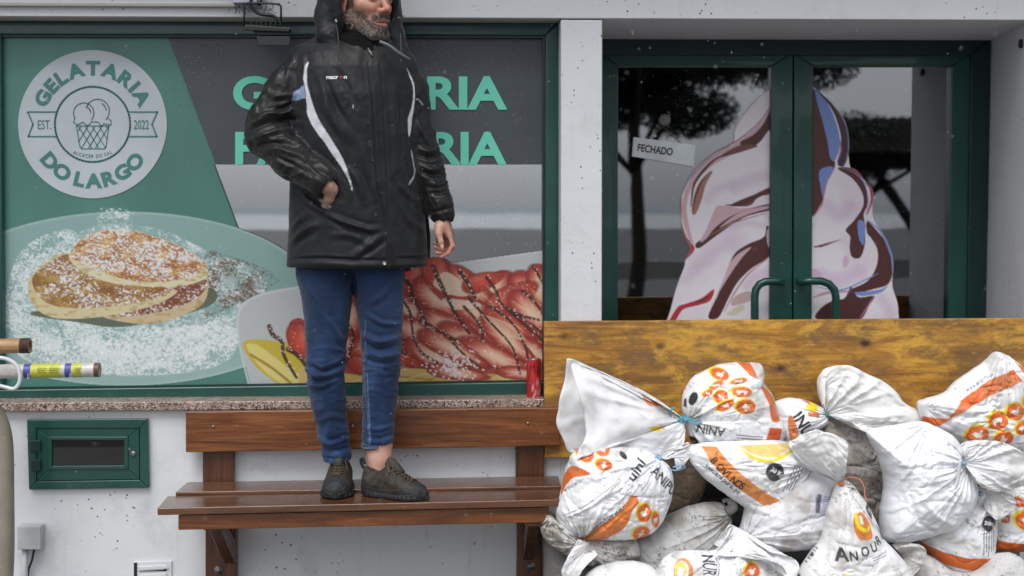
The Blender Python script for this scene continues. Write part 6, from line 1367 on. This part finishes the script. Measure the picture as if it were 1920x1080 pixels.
for A, R, sd_, amp in ((LA, LR, 5, .0105), (RA, RR, 9, .0085)):
    ds, t, an = armcoord(A, R); wgt = 1-smooth(1.06, 1.35, ds); n1 = ridge(vn2(t*26+1.1*np.sin(an+sd_)+1.3*vn2(an*1.5+9, t*9, sd_), an*.9+3, sd_), 1.2); n2 = ridge(fbm2(t*44+2*np.cos(an*1.5), an*1.6+7, 3, sd_+2), 2)
    n3 = ridge(fbm2(t*13+an*1.3, an*1.5-t*6, 3, sd_+4), 2.4)
    tt = np.clip(t/.12, 0, 1); h += wgt*tt*(amp*.55*(n1-.5)+amp*.20*(n2-.4)+amp*.45*(n3-.3)); arm = np.maximum(arm, wgt)
body_w = 1-arm
g = ridge(fbm2(px*.012+.4*fbm2(px*.02, py*.01, 2, 3), py*.0045, 3, 17), 2.0)-.4; h += body_w*front*g*.005
g = ridge(fbm2(px*.035, py*.016+px*.01, 3, 27), 2.6)-.3; h += body_w*g*.0022
h += (fbm2(px*.09, py*.09, 3, 5)-.5)*.0014
F_ = [([(690, 118), (697, 180), (701, 240), (704, 300), (708, 350), (714, 380), (726, 430), (728, 497)], 2.6, -.0065), ([(688, 118), (695, 180), (699, 240), (702, 300), (706, 350), (712, 384), (722, 430), (724, 497)], 3, .003),
      ([(712, 118), (718, 172), (722, 250), (726, 330), (731, 420), (745, 497)], 2.2, -.0035),
      ([(545, 486), (600, 484), (660, 487), (722, 488)], 2.6, -.006), ([(538, 497), (600, 494), (660, 497), (722, 498)], 5, .006), ([(745, 484), (775, 484), (797, 482)], 2.4, -.005), ([(745, 496), (775, 495), (797, 494)], 4, .004),
      ([(572, 358), (585, 372), (600, 384), (614, 394)], 3.2, -.012), ([(568, 364), (582, 380), (598, 392), (612, 400)], 5, .007),
      ([(618, 404), (645, 416), (690, 430), (712, 428)], 5, .010), ([(618, 412), (650, 426), (690, 436)], 4, -.006), ([(620, 440), (660, 442), (700, 462)], 6, .006), ([(665, 478), (690, 460), (715, 440)], 6, .008), ([(672, 486), (700, 468), (722, 452)], 4, -.005),
      ([(552, 450), (572, 430), (600, 420)], 6, .008), ([(550, 470), (566, 448), (590, 440)], 5, -.006), ([(545, 440), (556, 420), (575, 400)], 5, .006),
      ([(655, 318), (672, 340), (684, 380)], 6, .007), ([(650, 330), (662, 350), (668, 380)], 5, -.006), ([(675, 262), (690, 320), (704, 372)], 6, .006),
      ([(598, 140), (610, 180), (622, 220), (645, 262)], 6, .006), ([(612, 150), (626, 190), (650, 230)], 5, -.005), ([(602, 180), (618, 210), (640, 240), (662, 262)], 8, .006), ([(630, 130), (650, 160), (668, 200)], 6, -.005),
      ([(740, 150), (738, 200), (745, 260), (742, 330)], 7, .006), ([(752, 170), (750, 240), (752, 300)], 5, -.006), ([(745, 340), (760, 360), (785, 380)], 5, .005), ([(750, 380), (765, 410), (790, 430)], 6, .005), ([(760, 300), (768, 340), (772, 380)], 4, -.006),
      ([(560, 110), (555, 140), (560, 170)], 4, -.006), ([(548, 112), (540, 140), (536, 170)], 5, .006), ([(572, 104), (570, 130)], 4, .005),
      ([(470, 232), (500, 216), (530, 212), (552, 206)], 5, .011), ([(466, 246), (500, 232), (540, 226), (560, 222)], 4.5, -.011), ([(468, 262), (500, 252), (530, 246), (560, 250)], 5, .010), ([(478, 276), (506, 268), (540, 268), (572, 282)], 4, -.010), ([(490, 284), (520, 280), (550, 288), (580, 304)], 5, .009),
      ([(556, 182), (540, 200), (520, 206)], 4, -.008), ([(500, 170), (520, 180), (545, 178)], 5, .006), ([(510, 292), (540, 304), (572, 322)], 4, -.008), ([(575, 290), (600, 304), (622, 326)], 6, .008), ([(590, 316), (606, 322), (620, 334)], 4, -.006),
      ([(779, 205), (786, 240), (800, 262)], 4, .006), ([(784, 290), (805, 296), (826, 288)], 4, -.009), ([(786, 278), (806, 284), (824, 276)], 4, .009), ([(790, 310), (812, 318), (834, 308)], 4, .008), ([(792, 322), (814, 330), (838, 322)], 4, -.008), ([(800, 342), (822, 346), (844, 338)], 4, .007), ([(806, 362), (826, 362), (846, 354)], 3.5, -.007), ([(812, 398), (828, 394), (850, 388)], 3, -.006)]
h += fold_field(px, py, F_)*np.clip(front*1.4, 0, 1)
V = V+Nn*h[:, None]
jc = np.tile(lin((14, 15, 17)), (len(V), 1)); cvj = Canvas(440, 30, 880, 530, 2, (18, 20, 24)); cvj.A[..., 3] = 0
am_ = (1-arm)*smooth(.3, -.1, Nn[:, 1]); jc = jc*(1-am_[:, None])+lin((18, 20, 24))*am_[:, None]
cvj.poly([(626, 56), (740, 56), (722, 84), (712, 112), (690, 118), (652, 112), (634, 96)], (11, 11, 12), 0)
W_ = (206, 208, 214)
cvj.poly([(579, 115), (572, 127), (569, 145), (571, 160), (574, 180), (575, 200), (576, 215), (590, 242), (610, 269), (620, 285), (642, 317), (655, 342), (660, 359), (659, 345), (652, 320), (640, 292), (622, 262), (608, 240), (597, 222), (588, 200), (582, 180), (577, 160), (576, 145), (577, 128)], W_, 3)
cvj.poly([(546, 190), (552, 172), (570, 159), (574, 184), (560, 187)], (132, 152, 182), 0)
cvj.poly([(761, 126), (770, 142), (777, 162), (777.5, 185), (774, 215), (770, 240), (766, 257), (764, 250), (764, 225), (769, 209), (773, 190), (773.5, 162), (766, 140)], W_, 3); cvj.stroke([(770, 282), (774, 305), (776, 325), (769, 345)], 2.2, (186, 188, 192)); cvj.stroke([(780, 186), (786, 188), (792, 197)], 2.5, (150, 154, 160))
cvj.poly([(726, 418), (729, 503), (744, 503), (738, 470)], (7, 7, 9), 0); cvj.poly([(598, 374), (605, 372), (614, 381), (623, 387), (615, 393), (603, 385)], (120, 122, 124), 0)  # near-black wedge paints the shade inside the open front; grey is pocket lining
dd = smooth(.68, .74, fbm2(cvj.X*.25, cvj.Y*.25, 2, 9)*.5+fbm2(cvj.X*.03, cvj.Y*.03, 2, 4)*.5); cvj.blend(dd*.25, (96, 98, 98))
for x, y, r in ((778, 386, 14), (634, 480, 8), (650, 474, 5), (775, 375, 8)):
    k = np.exp(-((cvj.X-x)**2+(cvj.Y-y)**2)/(r*r))*smooth(.5, .6, vn2(cvj.X*.5, cvj.Y*.5, 3)); cvj.blend(k*.35, (110, 112, 112))
s4 = cvj.sample(px, py); a_ = (s4[:, 3]*(Nn[:, 1] < -.05))[:, None]; jc = jc*(1-a_)+s4[:, :3]*a_
m_, nt, bb = nodes('wet_nylon'); at = nt.nodes.new('ShaderNodeVertexColor'); at.layer_name = 'Col'; co = objco(nt)
nt.links.new(mixc(nt, 1.0, at.outputs[0], ramp(nt, noise(nt, co, 30, 5), [(.3, (.75, .75, .75, 1)), (.7, (1, 1, 1, 1))]), 'MULTIPLY'), bb.inputs['Base Color'])
rgh = mixc(nt, at.outputs['Alpha'], ramp(nt, noise(nt, co, 6, 4, .6, .6), [(.33, (.42, .42, .42, 1)), (.55, (.68, .68, .68, 1))]), ramp(nt, noise(nt, co, 9, 4, .6, .6), [(.35, (.36, .36, .36, 1)), (.65, (.58, .58, .58, 1))])); nt.links.new(rgh, bb.inputs['Roughness']); bb.inputs['Sheen Weight'].default_value = .08; bb.inputs['Specular IOR Level'].default_value = .33; bb.inputs['Coat Weight'].default_value = .03; bb.inputs['Coat Roughness'].default_value = .25
p_ = bump(nt, bb, noise(nt, co, 45, 5, .6, .8), .22, .003); bump(nt, bb, noise(nt, co, 900, 2), .15, .0006, p_)
M['nylon'] = m_
jk = mk('jacket', V, Q, m_, man, True, np.concatenate([jc, np.clip(arm, 0, 1)[:, None]], 1))
from mathutils.bvhtree import BVHTree
bvh = BVHTree.FromPolygons([Vector(v) for v in V], [tuple(q) for q in Q.tolist()])
def on(px_, py_, off=.0015, d0=-.5):
    p = U(px_, py_, d0); d = p-CAM; d = Vector(d/np.linalg.norm(d)); r = bvh.ray_cast(Vector(p), d); return (np.array(r[0])+np.array(r[1])*off) if r[0] is not None else U(px_, py_, YM-.16)
def drape(name, txt, x, y, cap, mat, ang=0, bold=0, width=None):
    V_, T_ = text_tris(txt, bold)
    if width: V_[:, 0] *= width/(V_[:, 0].max()*cap)
    V_ = V_*cap; V_[:, 1] *= -1; ca, sa = math.cos(math.radians(ang)), math.sin(math.radians(ang)); X_ = x+V_[:, 0]*ca-V_[:, 1]*sa; Y_ = y+V_[:, 0]*sa+V_[:, 1]*ca
    o = mk(name, np.array([on(a, c_, .0022) for a, c_ in zip(X_, Y_)]), [tuple(t) for t in T_], mat, jk, False); s = o.modifiers.new('t', 'SOLIDIFY'); s.thickness = .0004; return o
M['white_print'] = simple('white_embroidery', (226, 228, 230), .6, 0, .03, 5, 0)
drape('chest_lettering', 'macr', 612, 148, 7.2, M['white_print'], 0, .03, 22); drape('chest_lettering', 'o', 637.5, 147.5, 7.2, simple('red_embroidery', (176, 60, 72), .6), 0, .03, 5.5); drape('chest_lettering', 'n', 645, 147.5, 7.2, M['white_print'], 0, .03, 6)
def disc_on(name, x, y, r, mat, par=None, th=.002):
    t = MB(); c0 = on(x, y, 0); c1 = on(x+2, y, 0); c2 = on(x, y+2, 0); n = np.cross(c1-c0, c2-c0); n /= np.linalg.norm(n)+1e-9
    if n[1] > 0: n = -n
    t.lathe([(r, -.001), (r, th), (r*.62, th*1.1), (r*.5, th*.5), (0, th*.6)], c0, n, 16); return t.build(name, mat, par or jk, True)
disc_on('snap', 721, 494, .0065, M['steel']); disc_on('snap', 690, 230, .005, M['black']); disc_on('snap', 699, 300, .005, M['black']); disc_on('snap', 697, 136, .004, M['black']); disc_on('snap', 716, 362, .005, M['black'])
zp = MB(); zp.tube([on(662, 196, .003), on(663, 208, .004)], .0022, 8); zp.tube([on(659, 204, .003), on(662, 202, .005), on(665, 204, .003)], .0015, 6); zp.build('zip_pull', M['steel'], jk, True)
zp = MB(); zp.tube([on(690, 92, .004), on(694, 100, .005), on(698, 107, .006)], .0034, 8); zp.build('zip_pull', simple('zip_grey', (120, 122, 124), .35, .4), jk, True)
zp = MB(); zp.tube([on(703, 112, .002), on(697, 140, .002), on(699, 200, .001)], .0009, 6); zp.build('cord', M['black'], jk, True)

# fleece stand-up collar
cl = Vol(np.arange(PP(612, 0)[0], PP(758, 0)[0], .0034), np.arange(YM-.13, YM+.12, .0036), np.arange(PP(0, 124)[2], PP(0, 50)[2], .0034))
rows = [(60, 640, 716, .060), (70, 634, 722, .068), (84, 629, 730, .077), (100, 626, 738, .084), (113, 630, 738, .080)]
z, cx, w = pxs(rows); cl.loft(z, cx, [YM-.004, YM-.010, YM-.012, YM-.012, YM-.010], w, [r[3]*1.06+.003 for r in rows], p=2.1, k=.004)
cl.cone(PP(684, 10, -.01), PP(686, 90, -.01), .074, .060, k=.006, op='s')
V2, Q2 = cl.mesh(); V2 = relax(V2, Q2, 3, .5); N2 = vnorm(V2, Q2); x2, y2 = topx(V2); V2 = V2+N2*(.004*(ridge(fbm2(x2*.03, y2*.09, 3, 12), 1.6)-.4)+fold_field(x2, y2, [([(696, 66), (704, 90), (712, 116)], 2.4, -.004), ([(706, 70), (718, 92), (724, 112)], 3, .003)]))[:, None]
mk('collar', V2, Q2, simple('black_fleece', (17, 17, 18), .95, 0, .2, 60, .5, .15, 300), jk, True)
# ---------------- hood
hv = Vol(np.arange(PP(588, 0)[0], PP(782, 0)[0], .0036), np.arange(YM-.20, YM+.19, .0038), np.arange(PP(0, 122)[2], PP(0, -115)[2], .0036))
ch_ = PP(676, -2, .012); ta = math.radians(28); hrot = np.stack([[math.cos(ta), math.sin(ta), 0], [math.sin(ta), -math.cos(ta), 0], [0, 0, 1]], 1)
hv.ell(ch_, (.128, .150, .165), hrot, k=.01)
hv.chain([PP(622, -20, .01), PP(613, 30, -.01), PP(616, 66, -.03), PP(628, 88, -.05)], [.040, .038, .034, .022], k=.03)
hv.chain([PP(716, -20, .03), PP(726, 30, .03), PP(735, 72, .02), PP(752, 100, .0)], [.045, .040, .040, .030], k=.03)
hv.cone(PP(640, 80, .07), PP(724, 84, .07), .060, .060, k=.03)
hv.ell(PP(676, 2, -.004), (.104, .130, .150), hrot, k=.008, op='s')
hv.cone(PP(684, 10, -.02), PP(735, 12, -.30), .088, .13, k=.012, op='s'); hv.cone(PP(684, 60, -.02), PP(712, 62, -.30), .066, .10, k=.012, op='s'); hv.cone(PP(680, -60, -.0), PP(715, -60, -.3), .085, .12, k=.012, op='s')
V, Q = hv.mesh(); V = relax(V, Q, 3, .5); Nn = vnorm(V, Q); px, py = topx(V)
h = .005*(ridge(fbm2(px*.03+.2*py*.03, py*.010, 2, 5), 1.5)-.4)+.002*(ridge(fbm2(px*.03+py*.05, py*.06-px*.03, 3, 8), 2)-.4)
V = V+Nn*h[:, None]
hood = mk('hood', V, Q, M['nylon'], man, True, np.tile(lin((18, 20, 24)), (len(V), 1)))
bvh = BVHTree.FromPolygons([Vector(v) for v in V], [tuple(q) for q in Q.tolist()])
dc = MB(); dc.lathe([(.0, -.003), (.006, -.001), (.006, .002), (.003, .0025), (0, .001)], on(631, 39, 0), (0.1, -1, 0), 14); dc.build('eyelet', M['steel'], hood, True)
dc = MB(); dc.tube(spline([on(631, 42, .003), U(633, 60, YM-.15), U(635, 85, YM-.165), U(635, 114, YM-.165)], 6, False), .0022, 8); dc.build('drawstring', simple('dark_cord', (50, 52, 56), .6), hood, True)
dc = MB(); dc.tube(spline([U(751, 62, YM-.09), U(752, 90, YM-.12), U(752, 118, YM-.14)], 6, False), .0020, 8); dc.build('drawstring', simple('dark_cord', (50, 52, 56), .6), hood, True)
# trim of the open hood flap lying on his left shoulder
dc = MB(); dc.tube(spline([U(712, 78, YM-.13), U(730, 86, YM-.14), U(750, 101, YM-.14), U(768, 112, YM-.12)], 6, False), .006, 8); dc.build('flap_edge', simple('grey_trim', (86, 90, 96), .5), hood, True)

# ---------------- jeans
jn = Vol(np.arange(PP(535, 600)[0], PP(778, 600)[0], .0036), np.arange(YM-.15, YM+.16, .004), np.arange(PP(0, 872)[2], PP(0, 455)[2], .0036))
def leg(rows, cy):
    z, cx, w = pxs(rows); jn.loft(z, cx, cy, w, [r[3] for r in rows], p=2.1, k=.012)
leg([(465, 556, 662, .095), (510, 555, 664, .098), (560, 566, 660, .092), (600, 572, 656, .084), (640, 575, 651, .076), (680, 577, 647, .070), (710, 577, 646, .069), (740, 581, 648, .068), (780, 589, 650, .064), (820, 597, 654, .058), (850, 604, 657, .055), (871, 606, 659, .054)],
    [YM+v for v in (.0, .0, -.005, -.012, -.018, -.020, -.014, -.004, .006, .014, .016, .016)])
leg([(465, 652, 760, .095), (510, 657, 759, .098), (560, 665, 757, .092), (600, 672, 755, .085), (640, 677, 753, .078), (680, 680, 750, .071), (710, 681, 748, .069), (740, 681, 745, .066), (780, 681, 740, .060), (820, 680, 737, .055), (839, 679, 735, .052)],
    [YM+v for v in (.0, .0, -.008, -.016, -.022, -.024, -.020, -.014, -.010, -.012, -.014)])
jn.cone(PP(610, 470, .01), PP(706, 470, .01), .085, .085, k=.03)
jn.cone(PP(711, 838, -.018), PP(711, 850, -.018), .046, .048, k=.003, op='s'); jn.cone(PP(634, 866, .015), PP(634, 884, .01), .046, .05, k=.003, op='s')
V, Q = jn.mesh(); V = relax(V, Q, 3, .5); Nn = vnorm(V, Q); px, py = topx(V); front = smooth(.2, -.3, Nn[:, 1])
knee = np.exp(-((py-690)/46)**2); low = smooth(760, 830, py)
h = .0040*(ridge(fbm2(px*.02, py*.055+.6*fbm2(px*.03, py*.02, 2, 2), 3, 4), 2.2)-.35)*(.35+1.5*knee+1.1*low)+.0028*(ridge(fbm2(px*.03, py*.012, 3, 14), 2)-.4)+.0012*(fbm2(px*.15, py*.15, 2, 6)-.5)
FJ = [([(690, 590), (715, 605), (748, 608)], 4, .006), ([(684, 628), (710, 640), (748, 632)], 5, .008), ([(686, 640), (712, 654), (748, 646)], 4, -.007), ([(690, 660), (716, 668), (748, 662)], 5, .008), ([(684, 672), (716, 680), (748, 674)], 3.5, -.006),
      ([(580, 684), (606, 696), (640, 680), (656, 660)], 4, -.008), ([(578, 694), (606, 706), (645, 690)], 5, .008), ([(582, 712), (610, 708), (640, 702)], 4, -.006), ([(580, 722), (606, 722), (634, 708)], 4.5, .006), ([(610, 590), (626, 616), (640, 640)], 5, .005), ([(600, 600), (612, 640), (622, 670)], 5, -.004),
      ([(600, 820), (620, 832), (650, 822)], 4, .006), ([(602, 836), (624, 846), (654, 838)], 4, -.006), ([(682, 800), (706, 806), (738, 796)], 4, .004), ([(681, 816), (706, 822), (738, 812)], 3.5, -.004), ([(600, 790), (620, 780), (646, 786)], 5, .004),
      ([(664, 510), (664, 540), (668, 560)], 5, -.010), ([(560, 520), (575, 540), (590, 560)], 6, .004), ([(740, 520), (720, 550), (690, 570)], 6, .004), ([(682, 834), (710, 836), (737, 833)], 1.6, -.003), ([(609, 856), (634, 861), (656, 856)], 1.8, -.003)]
h = h+fold_field(px, py, FJ)*1.35*front; V = V+Nn*h[:, None]
cj = Canvas(530, 450, 780, 880, 2, (31, 52, 84)); n = fbm2(cj.X*.02, cj.Y*.014, 4, 6)[..., None]; cj.A[..., :3] = cj.A[..., :3]*(.80+.4*n)
cj.blend(smooth(.52, .68, fbm2(cj.X*.035, cj.Y*.028, 4, 16))*smooth(560, 720, cj.Y)*.45, (62, 90, 132)); cj.blend(smooth(.58, .7, fbm2(cj.X*.05, cj.Y*.05, 3, 26))*smooth(600, 760, cj.Y)*.6, (24, 42, 84))
for x, y, rx, ry in ((620, 588, 8, 6), (632, 820, 14, 9), (716, 720, 4, 10), (708, 760, 6, 6), (605, 700, 10, 6)): cj.ell(x, y, rx, ry, (22, 38, 72), soft=.6, a=.7)
for P in ([(686, 600), (684, 700), (690, 780), (692, 836)],): cj.stroke(P, 1.6, (96, 122, 160), .7); cj.stroke([(p[0]+3, p[1]) for p in P], 1.2, (24, 40, 76), .8)
for i in range(34): y = 700+i*4; cj.ell(691+np.interp(y, [700, 840], [-2, 4]), y, 1.0, 1.2, (160, 172, 190), a=.8)
cj.stroke([(679, 832), (706, 836), (738, 831)], 1.4, (120, 140, 176), .8); cj.stroke([(679, 839), (706, 841), (738, 837)], 3, (132, 140, 152), .8); cj.stroke([(650, 560), (654, 600), (652, 680), (655, 800)], 1.3, (84, 112, 156), .5)
sj = cj.sample(px, py); jcx = np.where((Nn[:, 1] < .2)[:, None], sj[:, :3], lin((34, 58, 96)))
m_, nt, bb = nodes('denim'); at = nt.nodes.new('ShaderNodeVertexColor'); at.layer_name = 'Col'; co = objco(nt)
tw = N(nt, 'ShaderNodeTexWave', Scale=260.0, Distortion=1.0); nt.links.new(objco(nt, (1, 1, 1), (0, .8, 0)), tw.inputs[0]); tc_ = mixc(nt, noise(nt, co, 260, 4, .7), (.62, .65, .72, 1), (1.25, 1.2, 1.14, 1))
nt.links.new(mixc(nt, 1.0, at.outputs[0], tc_, 'MULTIPLY'), bb.inputs['Base Color']); bb.inputs['Roughness'].default_value = .8; bb.inputs['Sheen Weight'].default_value = .15; bb.inputs['Specular IOR Level'].default_value = .2
p_ = bump(nt, bb, tw.outputs['Fac'], .25, .0008); bump(nt, bb, noise(nt, co, 50, 5, .6, .5), .4, .003, p_)
mk('jeans', V, Q, m_, man, True, jcx)

# ---------------- shoes
M['rubber'] = simple('shoe_rubber', (34, 35, 37), .55, 0, .25, 60, .3, .4, 200); M['lace'] = simple('brown_lace', (86, 74, 56), .7, 0, .5, 300, .3, .3, 500); M['lacep'] = simple('dark_lining', (26, 25, 26), .8)
def shoe(heel, ang, Lh, wsc, seed, th_sc=1.0):
    """heel: world point on the seat under the back of the heel; ang: heading, 0 = towards the camera, + = to the photo's right"""
    f = np.array([math.sin(ang), -math.cos(ang), 0]); s = np.array([math.cos(ang), math.sin(ang), 0]); u = np.array([0, 0, 1.])
    lt = np.array([0, .04, .12, .25, .34, .42, .50, .62, .75, .86, .94, 1.0]); ht = np.array([.070, .094, .096, .088, .106, .118, .104, .080, .064, .055, .046, .030])*th_sc; wt = np.array([.014, .026, .034, .036, .037, .038, .040, .044, .047, .043, .033, .016])*wsc
    ls = np.arange(-.012, Lh+.014, .0024); ss = np.arange(-.062, .0622, .0024); us = np.arange(-.006, .135, .0024)
    A, S, Z = np.meshgrid(ls, ss, us, indexing='ij'); tn = np.clip(A/Lh, 0, 1); hh = np.interp(tn, lt, ht); ww = np.interp(tn, lt, wt)
    ww = ww*(1-.42*smooth(.45, 1.05, Z/hh)*(tn < .6)-.20*smooth(.4, 1, Z/hh)*(tn >= .6)); rr = (np.abs(S/ww)**2.6+np.abs((Z-hh*.42)/(hh*.58))**2.6)**(1/2.6); d = (rr-1)*np.minimum(ww, hh*.5)
    d = np.maximum(d, np.maximum(-A-.001, A-Lh-.002)); v = Vol(ls, ss, us); v.F = np.maximum(d, -(Z-.010)).astype(np.float32)
    v.ell((Lh*.24, 0, .125*th_sc), (.052, .030, .052), None, k=.006, op='s')
    V, Q = v.mesh(); V = relax(V, Q, 3, .5); Nn = vnorm(V, Q); t = V[:, 0]/Lh
    hN = .0012*(fbm2(V[:, 0]*120, V[:, 2]*120+V[:, 1]*80, 3, seed)-.5)
    seam = np.abs(V[:, 2]-np.interp(t, [0, .3, .6, .8, 1], [.045, .03, .036, .04, .02])); hN -= .0016*np.exp(-(seam/.0018)**2)
    seam2 = np.abs(t-(.66+.8*V[:, 2])); hN -= .0014*np.exp(-(seam2/.010)**2); V = V+Nn*hN[:, None]
    c = np.tile(lin((56, 49, 42)), (len(V), 1)); k = (t > .84+.5*np.abs(V[:, 1]))[:, None]*1.0; c = c*(1-k)+lin((40, 44, 50))*k; k = ((V[:, 2] < .034+.006*np.sin(t*9)))[:, None]*.8; c = c*(1-k)+lin((44, 44, 44))*k
    k = (((np.abs(V[:, 1]) < .016) & (t > .38) & (t < .82)))[:, None]*.8; c = c*(1-k)+lin((56, 50, 42))*k
    n = vn3(V[:, 0]*110, V[:, 1]*110, V[:, 2]*110, seed)[:, None]; c = c*(.45+.9*n); pan = ((np.abs((V[:, 0]*1.3-V[:, 2]) % .042-.010) < .0045) & (t > .12) & (t < .62) & (V[:, 2] > .04))[:, None]*.7; c = c*(1-pan)+lin((34, 32, 32))*pan
    T = lambda P: heel+np.outer(P[:, 0], f)+np.outer(P[:, 1], s)+np.outer(P[:, 2], u)
    m_ = M.get('shoe') or mat_col('shoe_suede', .62, .35, bmp=.5, bsc=220); M['shoe'] = m_
    sh = mk('shoe', T(V), Q if True else Q, m_, man, True, c)
    # sole with lugs
    so = Vol(np.arange(-.014, Lh+.016, .003), np.arange(-.064, .064, .003), np.arange(-.003, .04, .0024)); A, S, Z = np.meshgrid(so.x, so.y, so.z, indexing='ij'); tn = np.clip(A/Lh, 0, 1)
    ww = np.interp(tn, lt, wt)*1.06+.003; top = np.interp(tn, [0, .1, .3, .6, .85, .95, 1], [.030, .022, .018, .017, .022, .032, .030]); rr = (np.abs(S/ww)**2.4+np.abs((A-Lh/2)/(Lh/2+.006))**5)**(1/2.4)
    lug = .0022*(np.sin(A*2*math.pi/.017) > .1)*(Z < .012); d = np.maximum((rr-1)*.035-lug, np.maximum(Z-top, -Z+.0005)); so.F = d.astype(np.float32); V2, Q2 = so.mesh(); V2 = relax(V2, Q2, 1, .4)
    mk('sole', T(V2), Q2, M['rubber'], sh, True)
    # tongue, laces, heel loop
    hx = lambda t_: np.interp(t_, lt, ht)
    tg = MB(); P = [(Lh*t_, 0, hx(t_)*1.0-.002+(.004 if t_ < .42 else 0)) for t_ in (.40, .44, .52, .62)]; P = [heel+f*a+s*b_+u*c_ for a, b_, c_ in P]; tg.tube(P, [.017, .020, .018, .014], 12); tg.build('tongue', simple('tongue_cloth', (60, 54, 48), .8, 0, .3, 90, .3), sh, True)
    ts = np.linspace(.44, .80, 8); lc = MB()
    def pt(t_, y_, up): 
        w0 = np.interp(t_, lt, wt)*.8; return heel+f*Lh*t_+s*y_+u*(hx(t_)*(1-.22*(abs(y_)/w0)**2.2)+up)
    for i in range(7):
        a, c_ = ts[i], ts[i+1]
        lc.tube([pt(a, -.017, .002), pt((a+c_)/2, 0, .0065), pt(c_, .017, .002)], .0027, 7); lc.tube([pt(a, .017, .002), pt((a+c_)/2, 0, .0075), pt(c_, -.017, .002)], .0022, 7)
    lc.tube([pt(ts[0], -.018, .002), pt(ts[0], 0, .008), pt(ts[0], .018, .002)], .0022, 7); lc.tube([pt(ts[-1], -.016, .002), pt(ts[-1], 0, .006), pt(ts[-1], .016, .002)], .0022, 7)
    for sg in (-1, 1):
        lc.tube(spline([pt(.45, 0, .010), pt(.43, sg*.018, .014), pt(.50, sg*.034, .004), pt(.47, sg*.022, .008), pt(.45, 0, .011)], 5, False), .0024, 7); lc.tube(spline([pt(.45, 0, .010), pt(.50, sg*.016, .010), pt(.58, sg*.030, -.002), pt(.62, sg*.036, -.012)], 5, False), .0019, 7)
    lc.build('laces', M['lace'], sh, True)
    for t_ in ts:
        for sg in (-1, 1):
            ey_ = MB(); ey_.lathe([(.0034, -.001), (.0034, .0014), (.0018, .0016)], pt(t_, sg*.0185, .0005), u*.8+s*sg*.6, 10); ey_.build('eyelet', M['lacep'], sh, True)
    lp = MB(); lp.tube(spline([heel+f*.004+u*.085*th_sc, heel-f*.006+u*.100*th_sc, heel-f*.008+u*.114*th_sc, heel+f*.000+u*.118*th_sc, heel+f*.008+u*.100*th_sc], 5, False), .0052, 9); lp.build('heel_loop', M['lacep'], sh, True)
def seat_pt(px_, py_):
    y = np.linspace(-.5, 0, 400); z = U(np.full(400, px_), np.full(400, py_), y)[:, 2]; i = np.argmin(np.abs(z-ZS)); p = U(px_, py_, y[i]); p[2] = ZS+.0005; return p
a_ = seat_pt(633, 936); hl = a_+np.array([0.0, .262, 0]); shoe(hl, math.radians(-2), .262, 1.08, 3, 1.16)
a_ = seat_pt(681, 926); shoe(a_, math.radians(62), .25, 1.0, 5, 1.04)
# ---------------- rain: fine drops in the air, and beads of water on the glass and the board
rg5 = random.Random(12); rn = MB(); ico = [(0, 0, 1), (.89, 0, .45), (.28, .85, .45), (-.72, .53, .45), (-.72, -.53, .45), (.28, -.85, .45), (.72, .53, -.45), (-.28, .85, -.45), (-.89, 0, -.45), (-.28, -.85, -.45), (.72, -.53, -.45), (0, 0, -1)]
icf = [(0, 1, 2), (0, 2, 3), (0, 3, 4), (0, 4, 5), (0, 5, 1), (1, 6, 2), (2, 7, 3), (3, 8, 4), (4, 9, 5), (5, 10, 1), (6, 7, 2), (7, 8, 3), (8, 9, 4), (9, 10, 5), (10, 6, 1), (11, 7, 6), (11, 8, 7), (11, 9, 8), (11, 10, 9), (11, 6, 10)]
def drop(mb, c, r, sy=1, sz=1): mb.add([(c[0]+x*r, c[1]+y*r*sy, c[2]+z*r*sz) for x, y, z in ico], icf)
for i in range(420):
    y = rg5.uniform(-3.0, -.65); p = U(rg5.uniform(-100, 2020), rg5.uniform(-60, 1140), y); drop(rn, p, rg5.uniform(.0006, .0015)*(1-.14*abs(y+.6)), 1, 1.25)
m, nt, b = nodes('rain_water'); b.inputs['Base Color'].default_value = (.9, .92, .95, 1); b.inputs['Roughness'].default_value = .08; b.inputs['Transmission Weight'].default_value = .35; b.inputs['IOR'].default_value = 1.33
tag(rn.build('rain', m, None, True), kind='stuff')
bd = MB()
for cx, cy, sx_, sy_, n in ((370, 100, 34, 24, 90), (810, 90, 22, 26, 70), (905, 150, 60, 60, 80), (960, 330, 40, 110, 110), (330, 190, 40, 60, 60), (880, 390, 60, 60, 90)):
    for i in range(n):
        x, y = rg5.gauss(cx, sx_), rg5.gauss(cy, sy_)
        if 5 < x < 1015 and 72 < y < 470: drop(bd, U(x, y, YG-.004), rg5.uniform(.0006, .0013), .5)
tag(bd.build('water_beads', m, Wd, True), kind='stuff')
bd = MB()
for cx, cy, sx_, sy_, n in ((1290, 190, 22, 44, 90), (1240, 400, 50, 90, 50), (1650, 250, 60, 70, 60), (1700, 450, 50, 60, 50)):
    for i in range(n):
        x, y = rg5.gauss(cx, sx_), rg5.gauss(cy, sy_)
        if (1165 < x < 1440 or 1530 < x < 1780) and 128 < y < 590: drop(bd, U(x, y, YL1+.022), rg5.uniform(.0006, .0013), .5)
tag(bd.build('water_beads', m, Dr, True), kind='stuff')
